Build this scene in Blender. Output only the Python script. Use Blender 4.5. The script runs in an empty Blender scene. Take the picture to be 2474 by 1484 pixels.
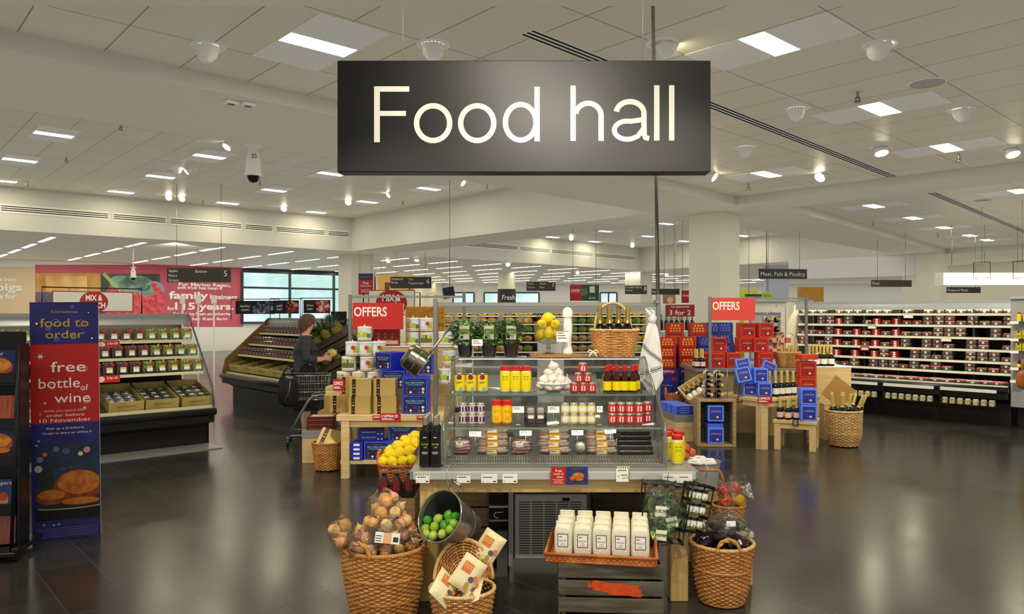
import bpy, bmesh, math, random
from math import sin, cos, pi, tan, atan2, hypot, sqrt, radians as R
from mathutils import Vector as V, Matrix as MX, Euler
sc = bpy.context.scene
COL = sc.collection
rnd = random.Random(7)
# ------------------------------------------------------------------ camera
F, HC, CX, CY = 1800.0, 1.6, 1237.0, 758.0      # focal length in pixels, eye height, principal column, horizon row
cd = bpy.data.cameras.new('camera'); cam = bpy.data.objects.new('camera', cd); COL.objects.link(cam)
cam.location = (0, 0, HC); cam.rotation_euler = (pi/2, 0, 0)
cd.sensor_fit = 'HORIZONTAL'; cd.sensor_width = 36.0; cd.lens = 36.0*F/2474.0
cd.shift_y = (CY-742.0)/2474.0; cd.clip_start = 0.05; cd.clip_end = 200
sc.camera = cam
# ------------------------------------------------------------------ view, world
vs = sc.view_settings
sc.display_settings.display_device = 'sRGB'
vs.view_transform = 'Standard'; vs.look = 'None'; vs.gamma = 1.0; vs.use_curve_mapping = False
vs.exposure = 0.15
cy = sc.cycles
cy.max_bounces = 7; cy.diffuse_bounces = 3; cy.glossy_bounces = 3; cy.transmission_bounces = 4; cy.transparent_max_bounces = 14
cy.sample_clamp_indirect = 6.0; cy.caustics_reflective = False; cy.caustics_refractive = False
cy.use_fast_gi = True; cy.fast_gi_method = 'ADD'
cy.use_denoising = True; cy.use_adaptive_sampling = True; cy.adaptive_threshold = 0.03
w = bpy.data.worlds.new('world'); sc.world = w; w.use_nodes = True
bg = w.node_tree.nodes['Background']; bg.inputs[0].default_value = (1.0, 0.93, 0.80, 1); bg.inputs[1].default_value = 0.55
w.light_settings.ao_factor = .30; w.light_settings.distance = .9
# ------------------------------------------------------------------ lamps of the hall, with spots added to brighten the displays
PANEL_E, STRIP_E, SPOT_E = 40.0, 14.0, 20.0
def lamp(kind, loc, aim, power, col=(1, .9, .74), size=.25, angle=60, blend=.6):
    l = bpy.data.lights.new('lamp', kind); l.energy = power; l.color = col
    if kind == 'SPOT': l.spot_size = R(angle); l.spot_blend = blend; l.shadow_soft_size = size
    if kind == 'AREA': l.shape = 'SQUARE'; l.size = size
    o = bpy.data.objects.new('lamp', l); COL.objects.link(o); o.location = loc
    o.rotation_euler = (V(aim)-V(loc)).to_track_quat('-Z', 'Y').to_euler()
    return o
for l_ in [((.52, 1.4, 3.58), (.32, 4.25, 2.8), 270, 55), ((-.02, 2.5, 3.58), (-.05, 4.25, 2.9), 90, 50),          # entrance spots on the sign
           ((-1.3, 1.7, 3.58), (-.3, 4.2, .6), 190, 60), ((1.5, 1.5, 3.58), (.6, 4.4, .75), 190, 60), ((.2, 2.2, 3.58), (.2, 4.7, .95), 120, 60),  # this row and below: extra spots put in to light the goods
           ((-2.0, 5.5, 3.45), (-1.2, 7.6, .7), 150, 60), ((2.95, 6.15, 3.72), (2.9, 9.0, .6), 150, 60), ((-2.1, 5.9, 3.5), (-4.8, 8.9, .9), 190, 65),
           ((4.6, 7.9, 3.7), (6.2, 11.3, 1.1), 330, 70), ((-2.6, 9.0, 4.6), (-4.0, 12.2, .9), 220, 60), ((1.0, 11.5, 4.6), (1.2, 15.2, 1.4), 240, 75),
           ((-9.5, 21.0, 3.55), (-13.5, 30.5, 2.6), 500, 75), ((-4.0, 3.0, 3.58), (-3.2, 5.3, .9), 70, 50), ((4.4, 6.3, 3.7), (3.6, 9.6, .8), 110, 55)]:
    lamp('SPOT', l_[0], l_[1], l_[2], size=.14 if l_[2] in (270, 90) and l_[0][1] < 3 else .07, angle=l_[3])
# ------------------------------------------------------------------ pixels to metres
def P(px, py, d): return V(((px-CX)*d/F, d, HC-(py-CY)*d/F))
def G(px, py, z=0.0):
    d = F*(HC-z)/(py-CY); return V(((px-CX)*d/F, d, z))
def PX(px, d): return (px-CX)*d/F
def PZ(py, d): return HC-(py-CY)*d/F
GA = R(48)
UX, UY, VX, VY = sin(GA), cos(GA), cos(GA), -sin(GA)      # the shop's grid runs aslant
def uv(u, v, z=0): return V((u*UX+v*VX, u*UY+v*VY, z))
def touv(p): return (p[0]*UX+p[1]*UY, p[0]*VX+p[1]*VY)
# ------------------------------------------------------------------ materials
MATS = {}
def lin(c):
    c = c/255.0
    return c/12.92 if c <= .04045 else ((c+.055)/1.055)**2.4
def hexc(h):
    h = h.lstrip('#'); return (lin(int(h[0:2], 16)), lin(int(h[2:4], 16)), lin(int(h[4:6], 16)), 1)
def newmat(k):
    m = bpy.data.materials.new(k); m.use_nodes = True; MATS[k] = m
    return m, m.node_tree.nodes, m.node_tree.links, m.node_tree.nodes['Principled BSDF']
def C(h, rough=.5, metal=0.0, coat=0.0, emit=0.0, var=0.0, scale=8.0, spec=.5, bump=0.0, col2=None, stretch=None, sub=0.0):
    """principled colour; var/col2 = procedural mottling, stretch = grain along an axis"""
    k = f'{h}_{rough}_{metal}_{coat}_{emit}_{var}_{scale}_{spec}_{bump}_{col2}_{stretch}_{sub}'
    if k in MATS: return k
    m, n, l, b = newmat(k)
    c = hexc(h)
    b.inputs['Base Color'].default_value = c; b.inputs['Roughness'].default_value = rough
    b.inputs['Metallic'].default_value = metal; b.inputs['Coat Weight'].default_value = coat
    b.inputs['Specular IOR Level'].default_value = spec
    if sub: b.inputs['Subsurface Weight'].default_value = sub; b.inputs['Subsurface Scale'].default_value = .02
    if emit: b.inputs['Emission Color'].default_value = c; b.inputs['Emission Strength'].default_value = emit
    if var or col2 or bump:
        tc = n.new('ShaderNodeTexCoord'); mp = n.new('ShaderNodeMapping'); nz = n.new('ShaderNodeTexNoise')
        l.new(tc.outputs['Object'], mp.inputs[0]); l.new(mp.outputs[0], nz.inputs['Vector'])
        if stretch: mp.inputs['Scale'].default_value = stretch
        nz.inputs['Scale'].default_value = scale; nz.inputs['Detail'].default_value = 4
        if var or col2:
            cr = n.new('ShaderNodeValToRGB'); l.new(nz.outputs['Fac'], cr.inputs[0])
            c2 = hexc(col2) if col2 else tuple(x*(1-var) for x in c[:3])+(1,)
            cr.color_ramp.elements[0].position = .35; cr.color_ramp.elements[1].position = .65
            cr.color_ramp.elements[0].color = c2; cr.color_ramp.elements[1].color = c
            l.new(cr.outputs[0], b.inputs['Base Color'])
        if bump:
            bp = n.new('ShaderNodeBump'); bp.inputs['Strength'].default_value = bump; bp.inputs['Distance'].default_value = .01
            l.new(nz.outputs['Fac'], bp.inputs['Height']); l.new(bp.outputs[0], b.inputs['Normal'])
    return k
def film(key, tint=(1, 1, 1), gloss=.16, rough=.06, bump=0.0, scale=25, haze=0.0):
    """clear glass or cling film: see-through with a glossy skin"""
    if key in MATS: return key
    m, n, l, b = newmat(key); n.remove(b); out = n['Material Output']
    t = n.new('ShaderNodeBsdfTransparent'); t.inputs[0].default_value = (*tint, 1)
    g = n.new('ShaderNodeBsdfGlossy'); g.inputs['Roughness'].default_value = rough
    fr = n.new('ShaderNodeLayerWeight'); fr.inputs['Blend'].default_value = .35
    mt = n.new('ShaderNodeMath'); mt.operation = 'MULTIPLY_ADD'; mt.inputs[1].default_value = .55; mt.inputs[2].default_value = gloss
    mx = n.new('ShaderNodeMixShader')
    l.new(fr.outputs['Fresnel'], mt.inputs[0]); l.new(mt.outputs[0], mx.inputs[0]); l.new(t.outputs[0], mx.inputs[1]); l.new(g.outputs[0], mx.inputs[2])
    last = mx
    if haze:
        df = n.new('ShaderNodeBsdfDiffuse'); df.inputs[0].default_value = (.85, .85, .83, 1)
        m2 = n.new('ShaderNodeMixShader'); m2.inputs[0].default_value = haze
        l.new(mx.outputs[0], m2.inputs[1]); l.new(df.outputs[0], m2.inputs[2]); last = m2
    l.new(last.outputs[0], out.inputs[0])
    if bump:
        tc = n.new('ShaderNodeTexCoord'); nz = n.new('ShaderNodeTexNoise'); nz.inputs['Scale'].default_value = scale
        bp = n.new('ShaderNodeBump'); bp.inputs['Strength'].default_value = bump; bp.inputs['Distance'].default_value = .02
        l.new(tc.outputs['Object'], nz.inputs['Vector']); l.new(nz.outputs['Fac'], bp.inputs['Height']); l.new(bp.outputs[0], g.inputs['Normal']); l.new(bp.outputs[0], fr.inputs['Normal'])
    return key
def emis(h, s):
    k = f'glow_{h}_{s}'
    if k in MATS: return k
    m, n, l, b = newmat(k); n.remove(b)
    e = n.new('ShaderNodeEmission'); e.inputs[0].default_value = hexc(h); e.inputs[1].default_value = s
    l.new(e.outputs[0], n['Material Output'].inputs[0]); return k
def tiled(key, h1, h2, mortar, bw, rh, gap, rough, offset=0.0, bump=.15, shift=(0, 0, 0), noise=.35, nscale=3, spec=.5, rvar=0.0):
    if key in MATS: return key
    m, n, l, b = newmat(key)
    tc = n.new('ShaderNodeTexCoord'); mp = n.new('ShaderNodeMapping'); mp.inputs['Location'].default_value = shift
    br = n.new('ShaderNodeTexBrick'); br.offset = offset; br.inputs['Scale'].default_value = 1
    br.inputs['Brick Width'].default_value = bw; br.inputs['Row Height'].default_value = rh; br.inputs['Mortar Size'].default_value = gap
    br.inputs['Mortar Smooth'].default_value = .3; br.inputs['Bias'].default_value = 0
    br.inputs['Color1'].default_value = hexc(h1); br.inputs['Color2'].default_value = hexc(h2); br.inputs['Mortar'].default_value = hexc(mortar)
    l.new(tc.outputs['Object'], mp.inputs[0]); l.new(mp.outputs[0], br.inputs['Vector'])
    nz = n.new('ShaderNodeTexNoise'); nz.inputs['Scale'].default_value = nscale; nz.inputs['Detail'].default_value = 6
    l.new(tc.outputs['Object'], nz.inputs['Vector'])
    mx = n.new('ShaderNodeMixRGB'); mx.blend_type = 'OVERLAY'; mx.inputs[0].default_value = noise
    l.new(br.outputs['Color'], mx.inputs[1]); l.new(nz.outputs['Fac'], mx.inputs[2]); l.new(mx.outputs[0], b.inputs['Base Color'])
    b.inputs['Roughness'].default_value = rough; b.inputs['Specular IOR Level'].default_value = spec
    if rvar:
        ma = n.new('ShaderNodeMapRange'); ma.inputs['To Min'].default_value = rough-rvar; ma.inputs['To Max'].default_value = rough+rvar
        l.new(nz.outputs['Fac'], ma.inputs['Value']); l.new(ma.outputs[0], b.inputs['Roughness'])
    bp = n.new('ShaderNodeBump'); bp.inputs['Strength'].default_value = bump; bp.inputs['Distance'].default_value = .01; bp.invert = True
    l.new(br.outputs['Fac'], bp.inputs['Height']); l.new(bp.outputs[0], b.inputs['Normal'])
    return key
# ------------------------------------------------------------------ mesh building
def TR(x=0, y=0, z=0, rz=0, rx=0, ry=0, s=1.0):
    m = MX.Translation((x, y, z)) @ Euler((rx, ry, rz), 'XYZ').to_matrix().to_4x4()
    return m @ (MX.Scale(s, 4) if not isinstance(s, tuple) else MX.Diagonal((*s, 1)))
TXT = {}
def txmesh(s, bold=0.0, shear=0.0, sp=1.0):
    k = (s, bold, shear, sp)
    if k not in TXT:
        cu = bpy.data.curves.new('lettering', 'FONT'); cu.body = s; cu.size = 1.0; cu.align_x = 'CENTER'
        cu.offset = bold; cu.shear = shear; cu.space_character = sp; cu.resolution_u = 3
        o = bpy.data.objects.new('lettering', cu); COL.objects.link(o)
        dg = bpy.context.evaluated_depsgraph_get(); dg.update()
        me = bpy.data.meshes.new_from_object(o.evaluated_get(dg))
        vs_ = [v.co.copy() for v in me.vertices]; fs = [tuple(p.vertices) for p in me.polygons]
        bpy.data.objects.remove(o); bpy.data.curves.remove(cu); bpy.data.meshes.remove(me)
        if vs_:
            x0 = min(v.x for v in vs_); x1 = max(v.x for v in vs_)
        else: x0 = x1 = 0
        TXT[k] = (vs_, fs, x0, x1)
    return TXT[k]
class MB:
    def __init__(s): s.v = []; s.f = []; s.mi = []; s.sm = []; s.mats = []; s.T = None
    def add(s, vs_, fs, m, T=None, smooth=False):
        if m not in s.mats: s.mats.append(m)
        i = s.mats.index(m); o = len(s.v)
        if T is not None: vs_ = [T @ V(p) for p in vs_]
        if s.T is not None: vs_ = [s.T @ V(p) for p in vs_]
        s.v.extend(tuple(p) for p in vs_)
        for f in fs: s.f.append(tuple(o+j for j in f)); s.mi.append(i); s.sm.append(smooth)
        return s
    def box(s, x0, x1, y0, y1, z0, z1, m, b=0.0, T=None):
        if not b:
            vs_ = [(x, y, z) for z in (z0, z1) for y in (y0, y1) for x in (x0, x1)]
            return s.add(vs_, [(0, 2, 3, 1), (4, 5, 7, 6), (0, 1, 5, 4), (2, 6, 7, 3), (0, 4, 6, 2), (1, 3, 7, 5)], m, T)
        cx, cy_, cz = (x0+x1)/2, (y0+y1)/2, (z0+z1)/2; hx, hy, hz = (x1-x0)/2, (y1-y0)/2, (z1-z0)/2
        b = min(b, hx*.98, hy*.98, hz*.98)
        vs_ = []; ix = {}
        for sx in (-1, 1):
            for sy in (-1, 1):
                for sz in (-1, 1):
                    for a in range(3):
                        q = [hx-b, hy-b, hz-b]; q[a] = (hx, hy, hz)[a]
                        ix[(sx, sy, sz, a)] = len(vs_); vs_.append((cx+sx*q[0], cy_+sy*q[1], cz+sz*q[2]))
        fs = []
        def fc(ids):
            p = [V(vs_[i]) for i in ids]; nrm = (p[1]-p[0]).cross(p[2]-p[0]); c = sum(p, V())/len(p)-V((cx, cy_, cz))
            fs.append(tuple(ids) if nrm.dot(c) > 0 else tuple(reversed(ids)))
        for a in range(3):
            o1, o2 = [k for k in range(3) if k != a]
            for sg in (-1, 1):
                ids = []
                for (p, q) in ((-1, -1), (1, -1), (1, 1), (-1, 1)):
                    t = [0, 0, 0]; t[a] = sg; t[o1] = p; t[o2] = q; ids.append(ix[(*t, a)])
                fc(ids)
            for p in (-1, 1):
                for q in (-1, 1):
                    ids = []
                    for (e, ax) in ((-1, o1), (1, o1), (1, o2), (-1, o2)):
                        t = [0, 0, 0]; t[a] = e; t[o1] = p; t[o2] = q; ids.append(ix[(*t, ax)])
                    fc(ids)
        for sx in (-1, 1):
            for sy in (-1, 1):
                for sz in (-1, 1): fc([ix[(sx, sy, sz, a)] for a in range(3)])
        return s.add(vs_, fs, m, T)
    def poly(s, pts, m, T=None): return s.add(pts, [tuple(range(len(pts)))], m, T)
    def rect(s, x0, x1, z0, z1, y, m, T=None):          # a printed panel facing -Y
        return s.add([(x0, y, z0), (x1, y, z0), (x1, y, z1), (x0, y, z1)], [(0, 1, 2, 3)], m, T)
    def disc(s, x, z, r, y, m, T=None, n=18, rz=None):
        rz = rz or r
        return s.add([(x+r*cos(2*pi*i/n), y, z+rz*sin(2*pi*i/n)) for i in range(n)], [tuple(range(n))], m, T)
    def prism(s, pts, z0, z1, m, T=None):
        n = len(pts); ar = sum(pts[i][0]*pts[(i+1) % n][1]-pts[(i+1) % n][0]*pts[i][1] for i in range(n))
        if ar < 0: pts = pts[::-1]
        vs_ = [(x, y, z0) for x, y in pts]+[(x, y, z1) for x, y in pts]
        fs = [tuple(reversed(range(n))), tuple(range(n, 2*n))]+[(i, (i+1) % n, n+(i+1) % n, n+i) for i in range(n)]
        return s.add(vs_, fs, m, T)
    def lathe(s, prof, m, n=16, T=None, smooth=True, cap=True, sq=None):
        """prof: (r, z) from bottom to top; m: one material or one per span; sq: (sx, sy) squash"""
        sx, sy = sq or (1, 1)
        vs_ = [(r*cos(2*pi*i/n)*sx, r*sin(2*pi*i/n)*sy, z) for r, z in prof for i in range(n)]
        for k in range(len(prof)-1):
            mm = m[k] if isinstance(m, (list, tuple)) else m
            a, b_ = k*n, (k+1)*n
            s.add(vs_[a:b_+n], [(i, (i+1) % n, n+(i+1) % n, n+i) for i in range(n)], mm, T, smooth)
        if cap:
            m0 = m[0] if isinstance(m, (list, tuple)) else m; m1 = m[-1] if isinstance(m, (list, tuple)) else m
            if prof[0][0] > 1e-4: s.add(vs_[:n], [tuple(reversed(range(n)))], m0, T)
            if prof[-1][0] > 1e-4: s.add(vs_[-n:], [tuple(range(n))], m1, T)
        return s
    def tube(s, path, r, m, n=6, closed=False, T=None, smooth=True):
        p = [V(q) for q in path]; k = len(p); vs_ = []
        rs = r if isinstance(r, (list, tuple)) else [r]*k
        up = V((0, 0, 1)); prev = None
        for i in range(k):
            t = (p[(i+1) % k]-p[i-1]) if closed else (p[min(i+1, k-1)]-p[max(i-1, 0)])
            t.normalize()
            if prev is None:
                a = up.cross(t)
                if a.length < .05: a = V((1, 0, 0)).cross(t)
            else: a = prev-t*prev.dot(t)
            a.normalize(); prev = a; b_ = t.cross(a)
            for j in range(n):
                an = 2*pi*j/n; vs_.append(p[i]+(a*cos(an)+b_*sin(an))*rs[i])
        fs = []
        for i in range(k if closed else k-1):
            a, b_ = i*n, ((i+1) % k)*n
            fs += [(a+j, a+(j+1) % n, b_+(j+1) % n, b_+j) for j in range(n)]
        if not closed: fs += [tuple(reversed(range(n))), tuple(range((k-1)*n, k*n))]
        return s.add(vs_, fs, m, T, smooth)
    def blob(s, rx, ry, rz, m, T=None, n=12, k=8, jit=0.0, seed=0, e=1.0, smooth=True):
        rr = random.Random(seed); vs_ = [(0, 0, -rz)]
        for i in range(1, k):
            a = -pi/2+pi*i/k
            for j in range(n):
                b_ = 2*pi*j/n; q = 1+rr.uniform(-jit, jit)
                g = lambda x: math.copysign(abs(x)**e, x)
                vs_.append((rx*g(cos(a))*g(cos(b_))*q, ry*g(cos(a))*g(sin(b_))*q, rz*g(sin(a))*q))
        vs_.append((0, 0, rz)); L = len(vs_)-1
        fs = [(0, 1+(j+1) % n, 1+j) for j in range(n)]
        for i in range(k-2):
            a = 1+i*n; b_ = a+n
            fs += [(a+j, a+(j+1) % n, b_+(j+1) % n, b_+j) for j in range(n)]
        a = 1+(k-2)*n; fs += [(a+j, a+(j+1) % n, L) for j in range(n)]
        return s.add(vs_, fs, m, T, smooth)
    def text(s, st, x, z, h, y, m, align='C', bold=0.0, sx=1.0, T=None, shear=0.0, sp=1.0, fit=None):
        """lettering facing -Y; h = cap height, (x, z) = anchor on the base line; fit = width to fill"""
        vs_, fs, x0, x1 = txmesh(st, bold, shear, sp)
        if not vs_: return s
        k = h/.70; kx = k*sx
        if fit: kx = fit/max(x1-x0, 1e-6)
        off = {'C': -(x0+x1)/2, 'L': -x0, 'R': -x1}[align]
        return s.add([(x+(p.x+off)*kx, y, z+p.y*k) for p in vs_], fs, m, T)
    def sheet(s, fn, nu, nv, m, T=None, smooth=True, thick=0.0):
        vs_ = [fn(i/nu, j/nv) for j in range(nv+1) for i in range(nu+1)]
        fs = [(j*(nu+1)+i, j*(nu+1)+i+1, (j+1)*(nu+1)+i+1, (j+1)*(nu+1)+i) for j in range(nv) for i in range(nu)]
        return s.add(vs_, fs, m, T, smooth)
    def mesh(s, name):
        me = bpy.data.meshes.new(name); me.from_pydata(s.v, [], s.f)
        for k in s.mats: me.materials.append(MATS[k])
        me.polygons.foreach_set('material_index', s.mi); me.polygons.foreach_set('use_smooth', s.sm)
        me.update(); return me
# ------------------------------------------------------------------ objects
def tag(o, label=None, cat=None, group=None, kind=None):
    for k, x in (('label', label), ('category', cat), ('group', group), ('kind', kind)):
        if x: o[k] = x
    return o
def M(name, fn):
    b = MB(); fn(b); return b.mesh(name)
def part(name, me, parent, label=None, kind=None):
    o = bpy.data.objects.new(name, me.mesh(name) if isinstance(me, MB) else me); COL.objects.link(o)
    o.parent = parent
    return tag(o, label, None, None, kind)
def thing(name, label, cat, parts, loc=(0, 0, 0), rz=0.0, rx=0.0, ry=0.0, s=1.0, group=None, kind=None):
    """parts: one mesh, or [(name, mesh[, [(sub, mesh), ...][, label]]), ...] under an Empty at the thing's base"""
    if not isinstance(parts, list):
        me = parts.mesh(name) if isinstance(parts, MB) else parts
        o = bpy.data.objects.new(name, me)
    else: o = bpy.data.objects.new(name, None); o.empty_display_size = .05
    COL.objects.link(o)
    o.location = loc; o.rotation_euler = (rx, ry, rz); o.scale = (s, s, s) if not isinstance(s, tuple) else s
    tag(o, label, cat, group, kind)
    if isinstance(parts, list):
        for p in parts:
            c = part(p[0], p[1], o, p[3] if len(p) > 3 else None)
            for q in (p[2] if len(p) > 2 and p[2] else []): part(q[0], q[1], c)
    return o
def struct(name, mb, loc=(0, 0, 0), rz=0.0):
    o = bpy.data.objects.new(name, mb.mesh(name) if isinstance(mb, MB) else mb); COL.objects.link(o); o.location = loc; o.rotation_euler.z = rz
    o['kind'] = 'structure'; return o
ORD = 'first second third fourth fifth sixth seventh eighth ninth tenth eleventh twelfth thirteenth fourteenth fifteenth sixteenth seventeenth eighteenth nineteenth twentieth'.split()
def nth(i): return 'thirtieth' if i == 29 else ORD[i] if i < 20 else (['twenty', 'thirty', 'forty', 'fifty', 'sixty', 'seventy', 'eighty', 'ninety'][(i+1)//10-2]+('-'+ORD[(i+1) % 10-1] if (i+1) % 10 else 'th')).replace('ytwenty', 'y')
def nthof(i, n, a='left'):
    """first/middle/last wording along a row"""
    if n == 1: return ''
    if i == 0: return f'{a}most'
    if i == n-1: return 'rightmost' if a == 'left' else 'last'
    return f'{nth(i)} from the {a}'
# ================================================================== the hall
ZB, ZN, ZH = 3.6, 3.75, 4.64
WALL = C('#e4e2d8', .7); CEIL = tiled('ceiling_tile', '#dad2ba', '#d5cdb4', '#8d8672', 1.2, .6, .006, .42, 0, .3, noise=.05, nscale=1)
PLASTER = C('#d8d1ba', .6)
FLOOR = tiled('floor_tile', '#363532', '#2d2c29', '#4f4d48', .9, .3, .003, .21, .37, .03, noise=.55, nscale=2.2, rvar=.07, spec=.62)
fl = MB(); fl.poly([(-60, -60, 0), (60, -60, 0), (60, 60, 0), (-60, 60, 0)], FLOOR)
struct('floor', fl, rz=R(-48))
def ext(a, b, t): d = (b-a).normalized(); return a-d*t
A, A2, B2, C2, D2 = G(0, 256, ZB), G(816, 384, ZB), G(1578, 515, ZB), G(850, 607, ZB), G(0, 555, ZB)
bay_left = [ext(A, A2, 7), A, A2, B2, C2, D2, ext(D2, C2, 7)]
N1 = G(1778, 495, ZB); N2 = G(2474, 415, ZB)
bay_near = [V((-4.85, 4.84, ZB)), G(0, 116, ZB), G(816, 281, ZB), N1, N2, V((12.4, 4.84, ZB))]
L3, F3, R3, Q3 = G(953, 614, ZB), G(1547, 654, ZB), G(2171, 616, ZB), V((2.67*1.4286, 11.05*1.4286, ZB))
bay_mid = [Q3, L3, F3, R3]
K1, K2 = G(1893, 503, ZB), G(2286, 613, ZB)
vv = V((VX, VY, 0))
bay_right = [K1, K2, K2+vv*11, K1+vv*11]
def holed(outer, holes, z, m):
    bm = bmesh.new(); es = []
    for lp in [outer]+holes:
        vs_ = [bm.verts.new((p[0], p[1], z)) for p in lp]
        es += [bm.edges.new((vs_[i], vs_[(i+1) % len(vs_)])) for i in range(len(vs_))]
    bmesh.ops.triangle_fill(bm, use_beauty=True, use_dissolve=False, edges=es)
    b = MB(); bm.verts.index_update()
    b.add([v.co for v in bm.verts], [tuple(v.index for v in f.verts) for f in bm.faces], m); bm.free(); return b
struct('ceiling', holed([(-36, -4), (36, -4), (36, 56), (-36, 56)], [bay_left, bay_near, bay_mid, bay_right], ZB, PLASTER))
for nm, pg, z in (('near_bay', bay_near, ZN), ('left_bay', bay_left, ZH), ('middle_bay', bay_mid, ZH), ('right_bay', bay_right, ZN)):
    b = MB(); ph = G(1860, 106, ZN); pu, pv = touv(ph)
    loc = []
    for p in pg:
        u, v_ = touv(p); loc.append((v_-pv+.6, u-pu+.3, 0))
    o_ = uv(pu-.3, pv-.6, z)
    b.poly(loc, CEIL); struct(nm+'_ceiling', b, o_, R(-48))
    for i in range(len(pg)):
        p, q = pg[i], pg[(i+1) % len(pg)]
        t = MB(); t.poly([(p[0], p[1], ZB), (q[0], q[1], ZB), (q[0], q[1], z), (p[0], p[1], z)], C('#d0cdbf', .6)); struct('bulkhead_trim', t)
# columns
COLP = C('#dcd6c0', .55); COLB = C('#a8a184', .5)
def column(near, s, name, band=None):
    b = MB(); q = [near, near+V((UX, UY, 0))*s, near+V((UX-VX, UY-VY, 0))*s, near-V((VX, VY, 0))*s]
    pts = [(p.x, p.y) for p in q]
    if band: b.prism(pts, 0, band, COLB); b.prism(pts, band, ZB-.002, COLP)
    else: b.prism(pts, 0, ZB-.002, COLP)
    struct(name, b)
def npt(px, d): return V((PX(px, d), d, 0))
column(npt(1739, 14.57), .714, 'column_1', PZ(855, 14.57))
column(npt(849, 25), .88, 'column_2')
column(npt(1547, 35.7), .93, 'column_3')
column(npt(2271, 24.3), .72, 'column_4')
# walls
W1, W2 = G(0, 626, ZB), G(587, 648, ZB)
wd = (W2-W1).normalized(); W0 = W1-wd*8
def wall(name, a, b_, z0, z1, m, th=.2):
    t = MB(); d = (b_-a).normalized(); n = V((-d.y, d.x, 0))*th
    t.prism([(a.x, a.y), (b_.x, b_.y), (b_.x+n.x, b_.y+n.y), (a.x+n.x, a.y+n.y)], z0, z1, m); return struct(name, t)
wall('wall_left', W0, W2, 0, ZB-.002, WALL)
SKY = 'sky_glow'
m_, n_, l_, b_ = newmat(SKY); n_.remove(b_)
e_ = n_.new('ShaderNodeEmission'); z_ = n_.new('ShaderNodeTexNoise'); z_.inputs['Scale'].default_value = .5; z_.inputs['Detail'].default_value = 7
r_ = n_.new('ShaderNodeValToRGB'); t_ = n_.new('ShaderNodeTexCoord')
r_.color_ramp.elements[0].position = .40; r_.color_ramp.elements[1].position = .56
r_.color_ramp.elements[0].color = hexc('#b4d6c8'); r_.color_ramp.elements[1].color = hexc('#d6e6ff')
l_.new(t_.outputs['Object'], z_.inputs['Vector']); l_.new(z_.outputs['Fac'], r_.inputs[0]); l_.new(r_.outputs[0], e_.inputs[0]); e_.inputs[1].default_value = 1.3
l_.new(e_.outputs[0], n_['Material Output'].inputs[0])
ALU = C('#4c5258', .4, .6); PANE = film('window_glass', (.93, .97, 1), .05, .02)
def window(idx, a, b_, z0, z1, cols, rail=None, fr=.09):
    d = (b_-a); L = d.length; ang = atan2(d.y, d.x)
    f = MB()
    for x in [L*k/cols for k in range(cols+1)]: f.box(x-fr/2, x+fr/2, -.06, .06, z0, z1, ALU)
    for z in [z0, z1]+([rail] if rail else []): f.box(0, L, -.055, .055, z-fr/2, z+fr/2, ALU)
    o = struct(f'window_{idx}', f, (a.x, a.y, 0), ang)
    p = MB(); p.rect(0, L, z0, z1, 0, PANE); c = part('pane', p, o); c['kind'] = 'structure'
    s = MB(); s.rect(-1, L+1, z0-.6, z1+.6, 0, SKY); struct('sky_backdrop', s, (a.x-d.y/L*1.6*-1*-1, a.y+d.x/L*1.6, 0), ang)
W3 = V((PX(905, 36.6), 36.6, 0)); W2b = V((W2.x, W2.y, 0))
wall('wall_entrance', W2b, W3, 0, 1.2, WALL); wall('wall_entrance', W2b, W3, 3.45, ZB-.002, C('#3a3f45', .5))
window(1, W2b+V((0, -.1, 0)), W3, 1.2, 3.45, 3, 2.75)
wall('wall_side', W3, V((-4.6, 50, 0)), 0, ZB-.002, C('#e6d9b8', .6))
# far wall with windows
YB = 50.0
xs = [PX(p, YB) for p in (905, 1095, 1145, 1170, 1206, 1245, 1302, 1450, 1490, 1640, 2600)]
def slab(name, x0, x1, z0, z1, y=YB, m=WALL): wall(name, V((x0, y, 0)), V((x1, y, 0)), z0, z1, m)
for i in range(10):
    if i in (0, 2, 4, 6, 8, 9): slab('wall_back', xs[i], xs[i+1], 0, ZB-.002)
    else:
        slab('wall_back', xs[i], xs[i+1], 0, .9); slab('wall_back', xs[i], xs[i+1], 3.0, ZB-.002)
        window(2+i//2, V((xs[i], YB, 0)), V((xs[i+1], YB, 0)), .9, 3.0, 2 if i == 7 else 1)
wall('wall_right', V((36, 50, 0)), V((36, 0, 0)), 0, ZB-.002, WALL)
wall('wall_far_left', V((-36, 0, 0)), V((-36, 50, 0)), 0, ZB-.002, WALL)
wall('wall_deli', V((PX(2180, 34), 34, 0)), V((PX(2700, 25), 25, 0)), 0, ZB-.002, C('#e8dfc4', .6))
t = MB(); p, q = V((PX(1905, 28), 28, 0)), V((PX(2223, 25), 25, 0))
wall('bulkhead_trim', p, q, PZ(672, 27), ZB-.002, WALL, .4)
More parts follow.
